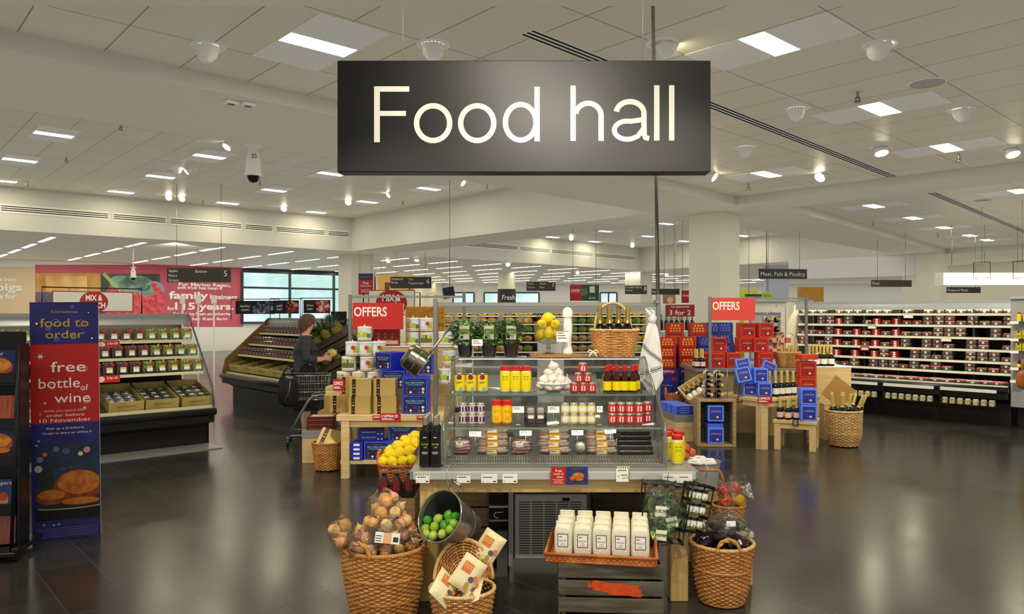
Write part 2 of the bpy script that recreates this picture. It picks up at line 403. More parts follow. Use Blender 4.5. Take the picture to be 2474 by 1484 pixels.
# ------------------------------------------------------------------ ceiling lights
FRAME = C('#e6e3d6', .4); GLOW = emis('#fff3d2', PANEL_E); STRIPG = emis('#fff6dd', STRIP_E)
pf = M('frame', lambda b: [b.box(-.6, -.11, -.298, .298, -.006, 0, FRAME), b.box(.11, .6, -.298, .298, -.006, 0, FRAME), b.box(-.11, .11, -.298, -.285, -.006, 0, FRAME), b.box(-.11, .11, .285, .298, -.006, 0, FRAME)])
pdif = M('diffuser', lambda b: b.box(-.108, .108, -.284, .284, -.005, -.001, GLOW))
def panel(px, py, z, label, grp): thing('ceiling_light', label, 'ceiling light', [('frame', pf), ('diffuser', pdif)], G(px, py, z), R(-48), group=grp)
for (px, py), w_ in zip([(770, 108), (1860, 106), (2126, 263), (2287, 357), (1852, 421), (1330, 262)],
        ['left of the hanging sign, beside a gimbal spot', 'right of the hanging sign, largest of all', 'beside the round ceiling speaker', 'farthest right of the near bay', 'low beyond the sign corner, near the square column', 'hidden above the hanging sign']):
    panel(px, py, ZN, 'glowing oblong ceiling light panel '+w_, 'panels of the near ceiling bay')
for i, (px, py) in enumerate([(2111, 498), (2206, 527), (2281, 550), (2343, 569), (2385, 580), (2462, 462)]):
    panel(px, py, ZN, 'small ceiling light panel in the right bay, '+(f'{nth(i)} going away' if i < 5 else 'alone at the frame edge'), 'panels of the right ceiling bay')
for i, (px, py) in enumerate([(130, 325), (48, 387), (4, 437), (506, 378), (388, 427), (292, 464), (800, 420), (662, 460), (550, 491), (1036, 456), (888, 488), (764, 513)]):
    panel(px, py, ZH, f'ceiling light panel in the high left bay, {nth(i%3)} going away, {nth(i//3)} row', 'panels of the high left ceiling bay')
for i, (px, py) in enumerate([(1335, 573), (1436, 584), (1463, 559), (1565, 571), (1610, 541), (1653, 583), (1795, 570)]):
    panel(px, py, ZH, f'ceiling light panel in the high bay behind the square column, {nth(i)} from the left', 'panels of the middle ceiling bay')
stf = M('frame', lambda b: [b.box(-.95, .95, -.09, -.06, -.02, 0, FRAME), b.box(-.95, .95, .06, .09, -.02, 0, FRAME), b.box(-.95, -.9, -.06, .06, -.02, 0, FRAME), b.box(.9, .95, -.06, .06, -.02, 0, FRAME)])
std = M('diffuser', lambda b: b.box(-.9, .9, -.06, .06, -.018, -.002, STRIPG))
def inpoly(p, pg):
    c = False; j = len(pg)-1
    for i in range(len(pg)):
        a, b_ = pg[i], pg[j]
        if (a[1] > p[1]) != (b_[1] > p[1]) and p[0] < (b_[0]-a[0])*(p[1]-a[1])/(b_[1]-a[1])+a[0]: c = not c
        j = i
    return c
nst = 0
def ceilz(x, y):
    for h, z in ((bay_left, ZH), (bay_mid, ZH), (bay_near, ZN), (bay_right, ZN)):
        if inpoly((x, y), h): return z
    return ZB
for k in range(0, 17):
    for j in range(0, 13):
        p = uv(4.09+2.2*k, -23.2-2.5*j, ZB)
        px = CX+F*p.x/p.y
        if p.y > 48 or px < -20 or px > 1850: continue
        if any(inpoly(p, h) for h in (bay_left, bay_mid, bay_right, bay_near)): continue
        if p.y > 24 and p.x < W2.x and (p.y-W1.y)-(p.x-W1.x)*wd.y/wd.x > -1.2: continue
        near_ = k < 4
        thing('strip_light', f'strip light in the low far ceiling, {nth(j)} going away, {nth(k)} row', 'ceiling light', [('frame', stf), ('diffuser', std)], p, R(-48), group='strip lights of the low far ceiling'); nst += 1
for i, (px, py) in enumerate([(1795, 683), (1850, 676), (1830, 694), (1925, 690), (1960, 697), (2010, 688), (1880, 700), (2040, 699)]):
    if G(px, py, ZB).y > 49 or inpoly(G(px, py, ZB), bay_right) or inpoly(G(px, py, ZB), bay_mid): continue
    thing('strip_light', f'faint strip light beyond the meat chillers, {nth(i)} in turn', 'ceiling light', [('frame', stf), ('diffuser', std)], G(px, py, ZB), R(-48), group='strip lights beyond the chillers')
# gimbal spots: ring in the ceiling, tilted can, glowing lens
WHT = C('#e9e7dc', .35); HOT = emis('#fff2d0', SPOT_E)
def ring_(b): b.lathe([(.085, -.004), (.12, -.010), (.125, 0)], WHT, 20, cap=False)
spr = M('ring', ring_)
can = M('can', lambda b: b.lathe([(.035, .03), (.05, .02), (.072, -.035), (.078, -.09)], WHT, 18, T=TR(rx=0)))
def can_(b): b.lathe([(.0, -.125), (.012, -.124), (.05, -.105), (.075, -.065), (.085, -.02), (.085, .02)], WHT, 18)
cand = M('can', can_)
lens = M('lens', lambda b: b.lathe([(.0, -.091), (.074, -.0905)], HOT, 18))
glim = M('glow', lambda b: b.lathe([(.08, -.001), (.099, -.002)], HOT, 18, cap=False))
def spot(px, py, z, label, lit=True, tilt=35, rz=0, kind='lens', sc_=1.08):
    r_ = thing('gimbal_spotlight', label, 'spotlight', [], G(px, py, z), R(rz), s=sc_)
    part('ring', spr, r_)
    if kind == 'lens': c = part('can', can, r_); c.rotation_euler = (R(-tilt), 0, 0); part('lens', lens, c)
    else: c = part('can', cand, r_); c.rotation_euler = (R(tilt), 0, 0); part('glow', glim, r_)
SP = 'white gimbal spotlight in the ceiling, '
for a in [(503, 112, ZN, SP+'domed, left of the largest panels', 1, 18, 60, 'dome'), (1046, 108, ZN, SP+'straight above the sign, pointing down', 1, 0, 0, 'dome'),
          (1600, 104, ZN, SP+'lit, behind the top of the sign pole', 1, 60, 120, 'lens'), (2127, 107, ZN, SP+'domed, right of the big panel', 1, 25, 75, 'dome'),
          (1924, 262, ZN, SP+'between sign and second right panel', 1, 0, 0, 'dome'), (2322, 264, ZN, SP+'near the right edge below the speaker', 1, 20, -60, 'dome'),
          (1800, 355, ZN, SP+'just right of the sign below the slot vent', 1, 0, 0, 'dome'), (2127, 355, ZN, SP+'lit oval right of the slot vent', 1, 20, 0, 'lens'),
          (2443, 359, ZN, SP+'lit oval at the far right edge', 1, 25, 0, 'lens'), (1988, 420, ZN, SP+'lit, right of the lowest near panel', 1, 50, -60, 'lens'),
          (1715, 420, ZN, SP+'lit, peeping out under the sign corner', 1, 55, 60, 'lens'),
          (555, 347, ZH, SP+'lit, left of the black dome camera', 1, 40, -40, 'lens'), (428, 406, ZH, SP+'first of the pair left of the camera', 1, 10, 0, 'dome'), (458, 408, ZH, SP+'second of the pair left of the camera', 1, 50, -60, 'lens'),
          (411, 474, ZH, SP+'glaring, first of two above the slotted bulkhead', 1, 60, 0, 'lens'), (443, 477, ZH, SP+'glaring, second of two above the slotted bulkhead', 1, 60, 0, 'lens'),
          (688, 502, ZH, SP+'glaring, beyond the two at the bulkhead', 1, 60, 0, 'lens'), (843, 486, ZH, SP+'glaring, at the deep corner of the left bay', 1, 60, 0, 'lens'),
          (945, 467, ZH, SP+'lit, right of the deep bay corner', 1, 60, -60, 'lens'), (1112, 437, ZH, SP+'lit, below the sign bottom edge', 1, 55, 70, 'lens'),
          (1380, 574, ZH, SP+'glaring, in the bay behind the square column', 1, 60, 0, 'lens'), (1527, 592, ZH, SP+'glaring, in the far corner of the middle bay', 1, 60, 0, 'lens'),
          (940, 627, ZB, SP+'lit, beside the second column', 1, 50, -30, 'lens'), (1007, 624, ZB, SP+'lit, right of the second column', 1, 30, 0, 'lens'),
          (1227, 637, ZB, SP+'lit, under the middle bulkhead', 1, 60, 0, 'lens'), (1395, 657, ZB, SP+'lit, far behind the sign for aisle seven', 1, 60, 0, 'lens'),
          (1610, 662, ZB, SP+'lit, far away between pole and square column', 1, 60, 0, 'lens'), (855, 626, ZB, SP+'small, by the second column head', 1, 30, 0, 'lens')]:
    spot(*a)
# speakers, sprinklers, sensors
spk = [('rim', M('rim', lambda b: b.lathe([(.15, -.008), (.165, -.006), (.17, 0)], FRAME, 24, cap=False))), ('grille', M('grille', lambda b: b.lathe([(0, -.006), (.15, -.006)], C('#bdb9ac', .8, var=.3, scale=250), 24)))]
for px, py, w_ in ((2240, 200, 'in the near bay'), (2374, 483, 'in the right bay')): thing('ceiling_speaker', f'round grey ceiling speaker {w_}', 'speaker', spk, G(px, py, ZN))
spm = [('stem', M('stem', lambda b: b.lathe([(.012, -.05), (.012, 0)], C('#b8b4a6', .3, .8), 8))), ('deflector', M('deflector', lambda b: [b.lathe([(.028, -.085), (.028, -.08)], C('#8a867a', .3, .8), 10), b.tube([(-.018, 0, -.05), (-.014, 0, -.08)], .004, C('#8a867a', .3, .8)), b.tube([(.018, 0, -.05), (.014, 0, -.08)], .004, C('#8a867a', .3, .8)), b.lathe([(.02, -.052), (.02, -.046)], C('#8a867a', .3, .8), 10)]))]
for px, py, z, w_ in ((2072, 222, ZN, 'left of the speaker'), (2316, 372, ZN, 'by the fourth right panel'), (1808, 444, ZN, 'near the square column'), (292, 300, ZH, 'by the beam, high left bay'), (160, 380, ZH, 'between panels at far left'), (65, 440, ZH, 'near the bulkhead at far left'), (628, 438, ZH, 'under the dome camera'), (490, 484, ZH, 'by the bulkhead slots'), (1177, 446, ZH, 'beneath the sign'), (973, 485, ZH, 'at the deep bay corner'), (2110, 535, ZN, 'first in the right bay'), (2266, 565, ZN, 'second in the right bay')):
    thing('sprinkler_head', f'small metal sprinkler head {w_}', 'sprinkler', spm, G(px, py, z), s=1.15)
sens = [('body', M('body', lambda b: b.box(-.06, .06, -.04, .04, -.035, 0, WHT, .006))), ('lens', M('lens', lambda b: b.box(-.03, .03, -.02, .02, -.04, -.034, C('#6b675d', .5))))]
for px, py, w_ in ((559, 243, 'left'), (599, 248, 'right')): thing('ceiling_sensor', f'flat white sensor box on the beam, {w_} one of two', 'sensor', sens, G(px, py, ZB), R(48))
# slot diffusers
DK = C('#2a2924', .9)
def slotm(L, w_=.16): return [('frame', M('frame', lambda b: b.box(-L/2, L/2, -w_/2, w_/2, -.006, 0, FRAME))), *[('slot', M('slot', lambda b, y=y: b.box(-L/2+.02, L/2-.02, y-.011, y+.011, -.0085, -.006, DK)), None) for y in (-.05, 0, .05)]]
def ceilslot(p, q, label):
    d = q-p; thing('slot_diffuser', label, 'air vent', slotm(d.length), (p+q)/2, atan2(d.y, d.x))
ceilslot(G(1270, 75, ZN), G(2157, 427, ZN), 'long three-slot air vent in the near ceiling, running behind the sign')
ceilslot(G(2250, 465, ZN), G(2474, 560, ZN)+V((.5, .5, 0)), 'three-slot air vent in the right ceiling bay')
def faceslot(a, b_, t0, t1, z, label, side=1):
    d = b_-a; p = a+d*t0; q = a+d*t1; c = (p+q)/2; n = V((d.y, -d.x, 0)).normalized()*side
    ang = atan2(d.y, d.x)
    thing('slot_diffuser', label, 'air vent', slotm((q-p).length, .22), (c.x+n.x*.003, c.y+n.y*.003, z), rz=ang, rx=R(-90) if side > 0 else R(90))
for i, (t0, t1) in enumerate(((.0, .25), (.26, .40), (.41, .62), (.63, .72), (.73, .9), (.91, .99))):
    faceslot(D2, C2, t0, t1, 4.12, f'slotted vent on the high white bulkhead, {nth(i)} length from the left')
for i, (t0, t1) in enumerate(((.22, .42), (.43, .55), (.56, .75), (.76, .97))):
    faceslot(L3, F3, t0, t1, 4.15, f'slotted vent on the bulkhead behind the centre unit, {nth(i)} length')
# dome cameras
camp = [('housing', M('housing', lambda b: [b.lathe([(.07, -.30), (.072, -.26), (.06, -.12), (.035, -.03), (.035, 0)], WHT, 18), b.lathe([(.08, -.015), (.08, 0)], WHT, 18)])), ('dome', M('dome', lambda b: b.lathe([(0, -.37), (.03, -.362), (.052, -.34), (.064, -.30)], C('#0c0c10', .08, coat=1), 18))), ('collar', M('collar', lambda b: b.lathe([(.064, -.305), (.08, -.30), (.08, -.285), (.06, -.28)], WHT, 18, cap=False))), ('marking', M('marking', lambda b: b.text('25', .03, -.14, .04, -.0655, C('#222222', .5))))]
thing('dome_camera', 'white ceiling camera with black dome hanging from the beam', 'security camera', camp, G(612, 350, ZB), s=1.22)
thing('dome_camera', 'small white dome camera hanging far away before the strawberry mural', 'security camera', camp+[('drop_rod', M('drop_rod', lambda b: b.tube([(0, 0, -.02), (0, 0, (ceilz(PX(322, 20), 20)-PZ(650, 20)-.05)/.95)], .02, WHT)))], (PX(322, 20), 20, PZ(650, 20)+.05), s=.95)
# ------------------------------------------------------------------ hanging sign
BLK = C('#191a1d', .38, spec=.42); CREAM = C('#f6f3df', .5)
def stroke(b, pts, w_, m, y, closed=False):
    """flat ribbon of constant width facing -Y through (x, z) points"""
    n = len(pts); L = []; Rr = []
    for i in range(n):
        if closed: a, c = pts[i-1], pts[(i+1) % n]
        else: a, c = pts[max(i-1, 0)], pts[min(i+1, n-1)]
        dx, dz = c[0]-a[0], c[1]-a[1]; q = hypot(dx, dz) or 1
        L.append((pts[i][0]-dz/q*w_/2, y, pts[i][1]+dx/q*w_/2)); Rr.append((pts[i][0]+dz/q*w_/2, y, pts[i][1]-dx/q*w_/2))
    for i in range(n if closed else n-1):
        j = (i+1) % n; b.add([L[i], Rr[i], Rr[j], L[j]], [(0, 1, 2, 3)], m)
def arc(cx, cz, rx, rz, a0, a1, n=24): return [(cx+rx*cos(R(a0+(a1-a0)*i/n)), cz+rz*sin(R(a0+(a1-a0)*i/n))) for i in range(n+1)]
SD = 4.25
def sx_(px): return PX(px, SD)
sz = lambda py: PZ(py, SD)
k = SD/F
sb = MB(); sb.box(sx_(815), sx_(1717), 0, .11, sz(416), sz(146), BLK, .004)
LT = []; y_ = -.003
def nl():
    LT.append(MB()); return LT[-1]
lt = nl()
def bar(x0, x1, y0, y1): LT[-1].rect(sx_(x0), sx_(x1), sz(y1), sz(y0), y_, CREAM)
bar(904, 918, 209, 344); bar(918, 989, 209, 222); bar(918, 981, 268.5, 280.5)
for cx_ in (1046.5, 1153): stroke(nl(), arc(sx_(cx_), sz(298), 40*k, 42*k, 0, 352, 44), 13*k, CREAM, y_, True)
stroke(nl(), arc(sx_(1258), sz(296), 37*k, 43*k, 0, 352, 44), 13*k, CREAM, y_-.0002, True); bar(1291, 1304, 210, 342)
nl(); bar(1378, 1391, 207, 341); stroke(LT[-1], [(sx_(1452), sz(341)), (sx_(1452), sz(280))]+arc(sx_(1421), sz(280), 31*k, 30*k, 0, 170, 20), 13*k, CREAM, y_-.0002)
stroke(nl(), arc(sx_(1522), sz(274), 33.5*k, 28*k, 172, 0, 20)+[(sx_(1555.5), sz(300)), (sx_(1556), sz(325)), (sx_(1559), sz(333)), (sx_(1568), sz(335))], 13*k, CREAM, y_)
stroke(LT[-1], [(sx_(1555), sz(289))]+arc(sx_(1515), sz(315), 31*k, 22*k, 75, 290, 20)+[(sx_(1540), sz(330)), (sx_(1554), sz(312))], 12*k, CREAM, y_-.0002)
nl(); bar(1580, 1593, 206.5, 340); nl(); bar(1616, 1629, 206.5, 340)
wr = []
for px in (970, 1557):
    b = MB(); b.tube([(sx_(px), .055, sz(150)), (sx_(px), .055, ZB)], .0022, C('#cfcabb', .4, .5), 6); wr.append(('wire', b.mesh('wire')))
thing('hanging_sign', 'large black hanging sign reading Food hall in cream letters', 'sign', [('board', sb), ]+[('letter', q) for q in LT]+wr, (0, SD, 0))
# ================================================================== makers of goods
WOOD = C('#dcbc7c', .45, col2='#cba663', scale=3, stretch=(14, 14, .8)); WOODH = C('#e0c184', .45, col2='#cfab69', scale=3, stretch=(.8, 14, 14))
PALEW = C('#d8bd86', .55, col2='#c9a96e', scale=3, stretch=(.8, 14, 14)); DARKW = C('#5b5142', .8, col2='#3b342b', scale=4, stretch=(1, 10, 10), bump=.25)
CRATEW = C('#ab9068', .75, col2='#8d734c', scale=4, stretch=(1, 10, 10), bump=.2)
STEEL = C('#b9b8b0', .28, .9); CHROME = C('#d4d3cc', .14, 1.0); GREYM = C('#8f8f8a', .38, .6); BLACKP = C('#17171a', .35); BLACKM = C('#0f0f11', .5)
WHITE = C('#efeee6', .5); PAPER = C('#f1efe4', .7); INK = C('#33332f', .6); RED = C('#c4231f', .45); DRED = C('#7c1518', .45); GOLD = C('#b3903f', .35, .55)
BLUE = C('#1a2bb0', .38); NAVY = C('#1c2158', .42); LBLUE = C('#4f74e4', .4); YEL = C('#f2dc12', .4); GREEN = C('#7f9f3f', .5)
GLASS = film('shelf_glass', (.93, .97, .95), .05, .02); CLING = film('cling_film', (.98, .98, .97), .07, .1, bump=.9, scale=38, haze=.02); CLEAR = film('clear_plastic', (.96, .97, .96), .06, .08, haze=.03)
PACKF = film('pack_film', (.97, .97, .96), .07, .1, bump=.5, scale=60)
W1m = C('#cf9450', .5, col2='#b3773a', scale=18); W2m = C('#d8a25e', .5, col2='#bd8244', scale=18); W3m = C('#e3bf84', .5, col2='#cda062', scale=18); W4m = C('#c97a3c', .5, col2='#ab5c2a', scale=18); WIN = C('#5a3a1c', .8)
def sq(t, rx, ry, e):
    g = lambda x: math.copysign(abs(x)**e, x)
    return g(cos(t))*rx, g(sin(t))*ry
def wicker(prof, rows, stakes, m, e=1.0, amp=.006, wr=.0065, fat=1.0):
    """woven wall: weavers swing in and out round upright stakes. prof: (z, rx, ry) bottom to top"""
    b = MB()
    def at(z):
        for (z0, a0, b0), (z1, a1, b1) in zip(prof, prof[1:]):
            if z <= z1+1e-6:
                q = (z-z0)/(z1-z0); return a0+(a1-a0)*q, b0+(b1-b0)*q
        return prof[-1][1:]
    z0, z1 = prof[0][0], prof[-1][0]; n = stakes*2
    for r_ in range(rows):
        z = z0+(z1-z0)*(r_+.5)/rows; rx, ry = at(z); pts = []
        for i in range(n):
            t = 2*pi*i/n; o = amp*cos(stakes*t/2+pi*r_); x, y = sq(t, rx+o, ry+o, e); pts.append((x, y, z+rnd.uniform(-.001, .001)))
        b.tube(pts, wr*rnd.uniform(.85, 1.1), m, 4, True)
    for k in range(stakes):
        t = 2*pi*(k+.0)/stakes; pts = []
        for j in range(7):
            z = z0+(z1-z0)*j/6; rx, ry = at(z); x, y = sq(t, rx, ry, e); pts.append((x, y, z))
        b.tube(pts, wr*.75, m, 4)
    inn = []
    nn = 32
    zz = [z0+(z1-z0)*j/5 for j in range(6)]
    vs_ = []
    for z in zz:
        rx, ry = at(z)
        for i in range(nn): x, y = sq(2*pi*i/nn, rx-.006, ry-.006, e); vs_.append((x, y, z))
    fs = [(k*nn+i, k*nn+(i+1) % nn, (k+1)*nn+(i+1) % nn, (k+1)*nn+i) for k in range(5) for i in range(nn)]
    fs.append(tuple(reversed(range(nn)))); b.add(vs_, fs, WIN, None, True)
    return b
def braid(rx, ry, z, r, m, e=1.0, n=72, tw=22):
    b = MB()
    for ph in (0, 2*pi/3, 4*pi/3):
        pts = []
        for i in range(n*2):
            t = pi*i/n; x, y = sq(t, rx+r*.7*cos(tw*t+ph), ry+r*.7*cos(tw*t+ph), e); pts.append((x, y, z+r*.7*sin(tw*t+ph)))
        b.tube(pts, r*.8, m, 5, True)
    return b
def loop_handle(x, y, z, w_, h, r, m, ang=0, tw=5):
    b = MB(); T = TR(x, y, z, ang)
    for ph in (0, pi):
        b.tube([(w_/2*cos(pi-pi*i/20)+0, r*.8*cos(tw*pi*i/20+ph), h*sin(pi*i/20)+r*.8*sin(tw*pi*i/20+ph)) for i in range(21)], r, m, 6, T=T)
    return b
def jar(r, h, body, lid, label=None, lz=(.2, .75), lines=None, lidh=.2, neck=.85, n=16, fillm=None):
    p = [('jar', M('jar', lambda b: b.lathe([(r*.9, 0), (r, h*.04), (r, h*(1-lidh)-.012), (r*neck, h*(1-lidh))], body, n))),
         ('lid', M('lid', lambda b: b.lathe([(r*.9, h*(1-lidh)), (r*.92, h*(1-lidh)+.002), (r*.92, h-.003), (r*.86, h)], lid, n)))]
    if label:
        def lb(b):
            a0, a1 = (-160, -20) if lines else (-181, 179)
            k = 14; rr = r+.0012
            vs_ = [(rr*cos(R(a0+(a1-a0)*i/k)), rr*sin(R(a0+(a1-a0)*i/k)), z) for z in (h*lz[0], h*lz[1]) for i in range(k+1)]
            b.add(vs_, [(i, i+1, k+2+i, k+1+i) for i in range(k)], label, None, True)
            for (c, z0, z1, hw) in (lines or []): b.rect(-r*hw, r*hw, h*z0, h*z1, -r*1.03, c)
        p.append(('label', M('label', lb)))
    return p
def bottle(r, h, gm, cap, shoulder=.55, neck=.32, label=None, lz=(.12, .42), lid=.22, n=14, sqr=False, foil=None):
    zs = h*shoulder; nn = 4 if sqr else n
    rr = r*1.38 if sqr else r
    T = TR(rz=pi/4) if sqr else None
    p = [('bottle', M('bottle', lambda b: b.lathe([(rr*.94, 0), (rr, h*.015), (rr, zs), (rr*.85, zs+h*.05), (r*neck*1.2, zs+h*.15), (r*neck, h*(1-lid)), (r*neck*.9, h*.985)], gm, nn if sqr else n, T=T, smooth=not sqr))),
         ('cap', M('cap', lambda b: b.lathe([(r*neck*1.15, h*(1-lid)), (r*neck*1.2, h*(1-lid*.3)), (r*neck*1.2, h-.002), (r*neck, h)], cap, 12)))]
    if label:
        def lb(b):
            k = 14; rq = r+.001
            if sqr: b.rect(-r*.8, r*.8, h*lz[0], h*lz[1], -r*1.0, label); return
            vs_ = [(rq*cos(R(-180+360*i/k)), rq*sin(R(-180+360*i/k)), z) for z in (h*lz[0], h*lz[1]) for i in range(k+1)]
            b.add(vs_, [(i, i+1, k+2+i, k+1+i) for i in range(k)], label, None, True)
        p.append(('label', M('label', lb)))
    if foil: p.append(('foil_neck', M('foil_neck', lambda b: b.lathe([(r*neck*1.55, zs+h*.12), (r*neck*1.12, zs+h*.2), (r*neck*1.12, h*(1-lid))], foil, 12, cap=False))))
    return p
def carton(w_, d, h, m, art):
    """box of sweets or biscuits: body plus a printed face"""
    return [('box', M('box', lambda b: b.box(-w_/2, w_/2, -d/2, d/2, 0, h, m, .003))), ('print', M('print', lambda b: art(b, w_, h, -d/2-.0008)))]
def biscuit_art(b, w_, h, y):
    b.rect(-w_*.47, w_*.47, h*.04, h*.96, y, LBLUE); b.rect(-w_*.45, w_*.45, h*.06, h*.94, y-.0003, NAVY)
    b.text('EXTREMELY CHOCOLATEY', 0, h*.80, h*.04, y-.0006, GOLD, fit=w_*.42); b.text('MILK, DARK & WHITE', 0, h*.66, h*.09, y-.0006, C('#8fd0e8', .5), fit=w_*.72); b.text('CHOCOLATE BISCUITS', 0, h*.56, h*.06, y-.0006, C('#8fd0e8', .5), fit=w_*.6)
    cs = ['#6a3a26', '#2e1a14', '#59301f', '#2749c4', '#e4d1a0', '#5a3322', '#efe6c8', '#3b2117', '#744327', '#f0ddb0']
    for i in range(10): b.disc(-w_*.32+w_*.16*(i % 5), h*(.36 if i < 5 else .18), w_*.055, y-.0007, C(cs[i], .5), n=10 if i % 3 else 4)
def choc_art(edge, face, txt):
    def f(b, w_, h, y):
        b.rect(-w_*.48, w_*.48, h*.03, h*.97, y, edge); b.rect(-w_*.40, w_*.40, h*.10, h*.90, y-.0003, face)
        b.text('SWISS MILK', 0, h*.70, h*.045, y-.0006, GOLD, fit=w_*.4); b.text(txt, 0, h*.58, h*.08, y-.0006, C('#d9c8a8', .5), fit=w_*.62)
        for dx, c in ((-.09, '#5a2f1d'), (.02, '#7a4a2c'), (.1, '#e8d6b0')): b.disc(w_*dx, h*.28, w_*.07, y-.0006-abs(dx)*.001, C(c, .5), n=9)
    return f
def gold_art(b, w_, h, y):
    b.rect(-w_*.36, -w_*.20, 0, h, y, C('#1c1612', .4))
    for i in range(5): b.rect(-w_*.33, -w_*.23, h*(.12+.17*i), h*(.18+.17*i), y-.0003, [GOLD, C('#8a2a20', .5), C('#c9bd9f', .5)][i % 3])
    stroke(b, [(w_*.05, h*.2), (w_*.2, h*.85), (w_*.33, h*.8), (w_*.2, h*.5), (w_*.42, h*.3)], h*.02, C('#dcc07a', .3, .5), y-.0003)
def leaf(b, p, L, w_, m, yaw, pitch, curl=.3):
    T = TR(p[0], p[1], p[2], yaw, pitch)
    def f(u, v_):
        s_ = sin(pi*min(1, u*.96+.04))**.8
        return (w_*(v_-.5)*s_, L*u, -curl*L*u*u+abs(v_-.5)*w_*.35*s_)
    b.sheet(f, 4, 2, m, T)
GRPB = {}
def once(k, fn):
    if k not in GRPB: GRPB[k] = fn()
    return GRPB[k]
def card(b, w_, h, m=PAPER, y=0, lines=3, z=0):
    b.box(-w_/2, w_/2, y, y+.0015, z, z+h, m)
    for i in range(lines): b.rect(-w_*.4, w_*(.1+.25*((i*37) % 3)/2), z+h*(.75-.22*i), z+h*(.82-.22*i), y-.0004, INK)
# ================================================================== the centre unit: oak table
TX0, TX1, TY0, TY1, TZ = -.563, 1.03, 4.10, 5.10, .734
leg = M('leg', lambda b: b.box(-.049, .049, -.049, .049, 0, TZ-.05, WOOD, .004))
t = thing('display_table', 'big oak display table with grey metal top carrying the glass chiller', 'table', [
    ('tabletop', M('tabletop', lambda b: b.box(TX0, TX1, TY0, TY1, TZ-.05, TZ, C('#a9aaa4', .32, .55), .004))),
    ('edge_strip', M('edge_strip', lambda b: b.box(TX0+.02, TX1-.02, TY0-.012, TY0+.002, TZ-.047, TZ-.003, C('#c7c8bf', .35, .2), .003))),
    ('apron', M('apron', lambda b: b.box(TX0+.05, TX1-.05, TY0+.045, TY0+.075, TZ-.13, TZ-.05, WOODH, .003))),
    ('apron', M('apron', lambda b: b.box(TX0+.05, TX1-.05, TY1-.075, TY1-.045, TZ-.13, TZ-.05, WOODH, .003))),
    ('apron', M('apron', lambda b: b.box(TX0+.05, TX0+.08, TY0+.075, TY1-.075, TZ-.13, TZ-.05, WOODH, .003))),
    ('apron', M('apron', lambda b: b.box(TX1-.08, TX1-.05, TY0+.075, TY1-.075, TZ-.13, TZ-.05, WOODH, .003)))])
for x in (TX0+.10, TX1-.10):
    for y in (TY0+.085, TY1-.10): part('leg', leg, t).location = (x, y, 0)
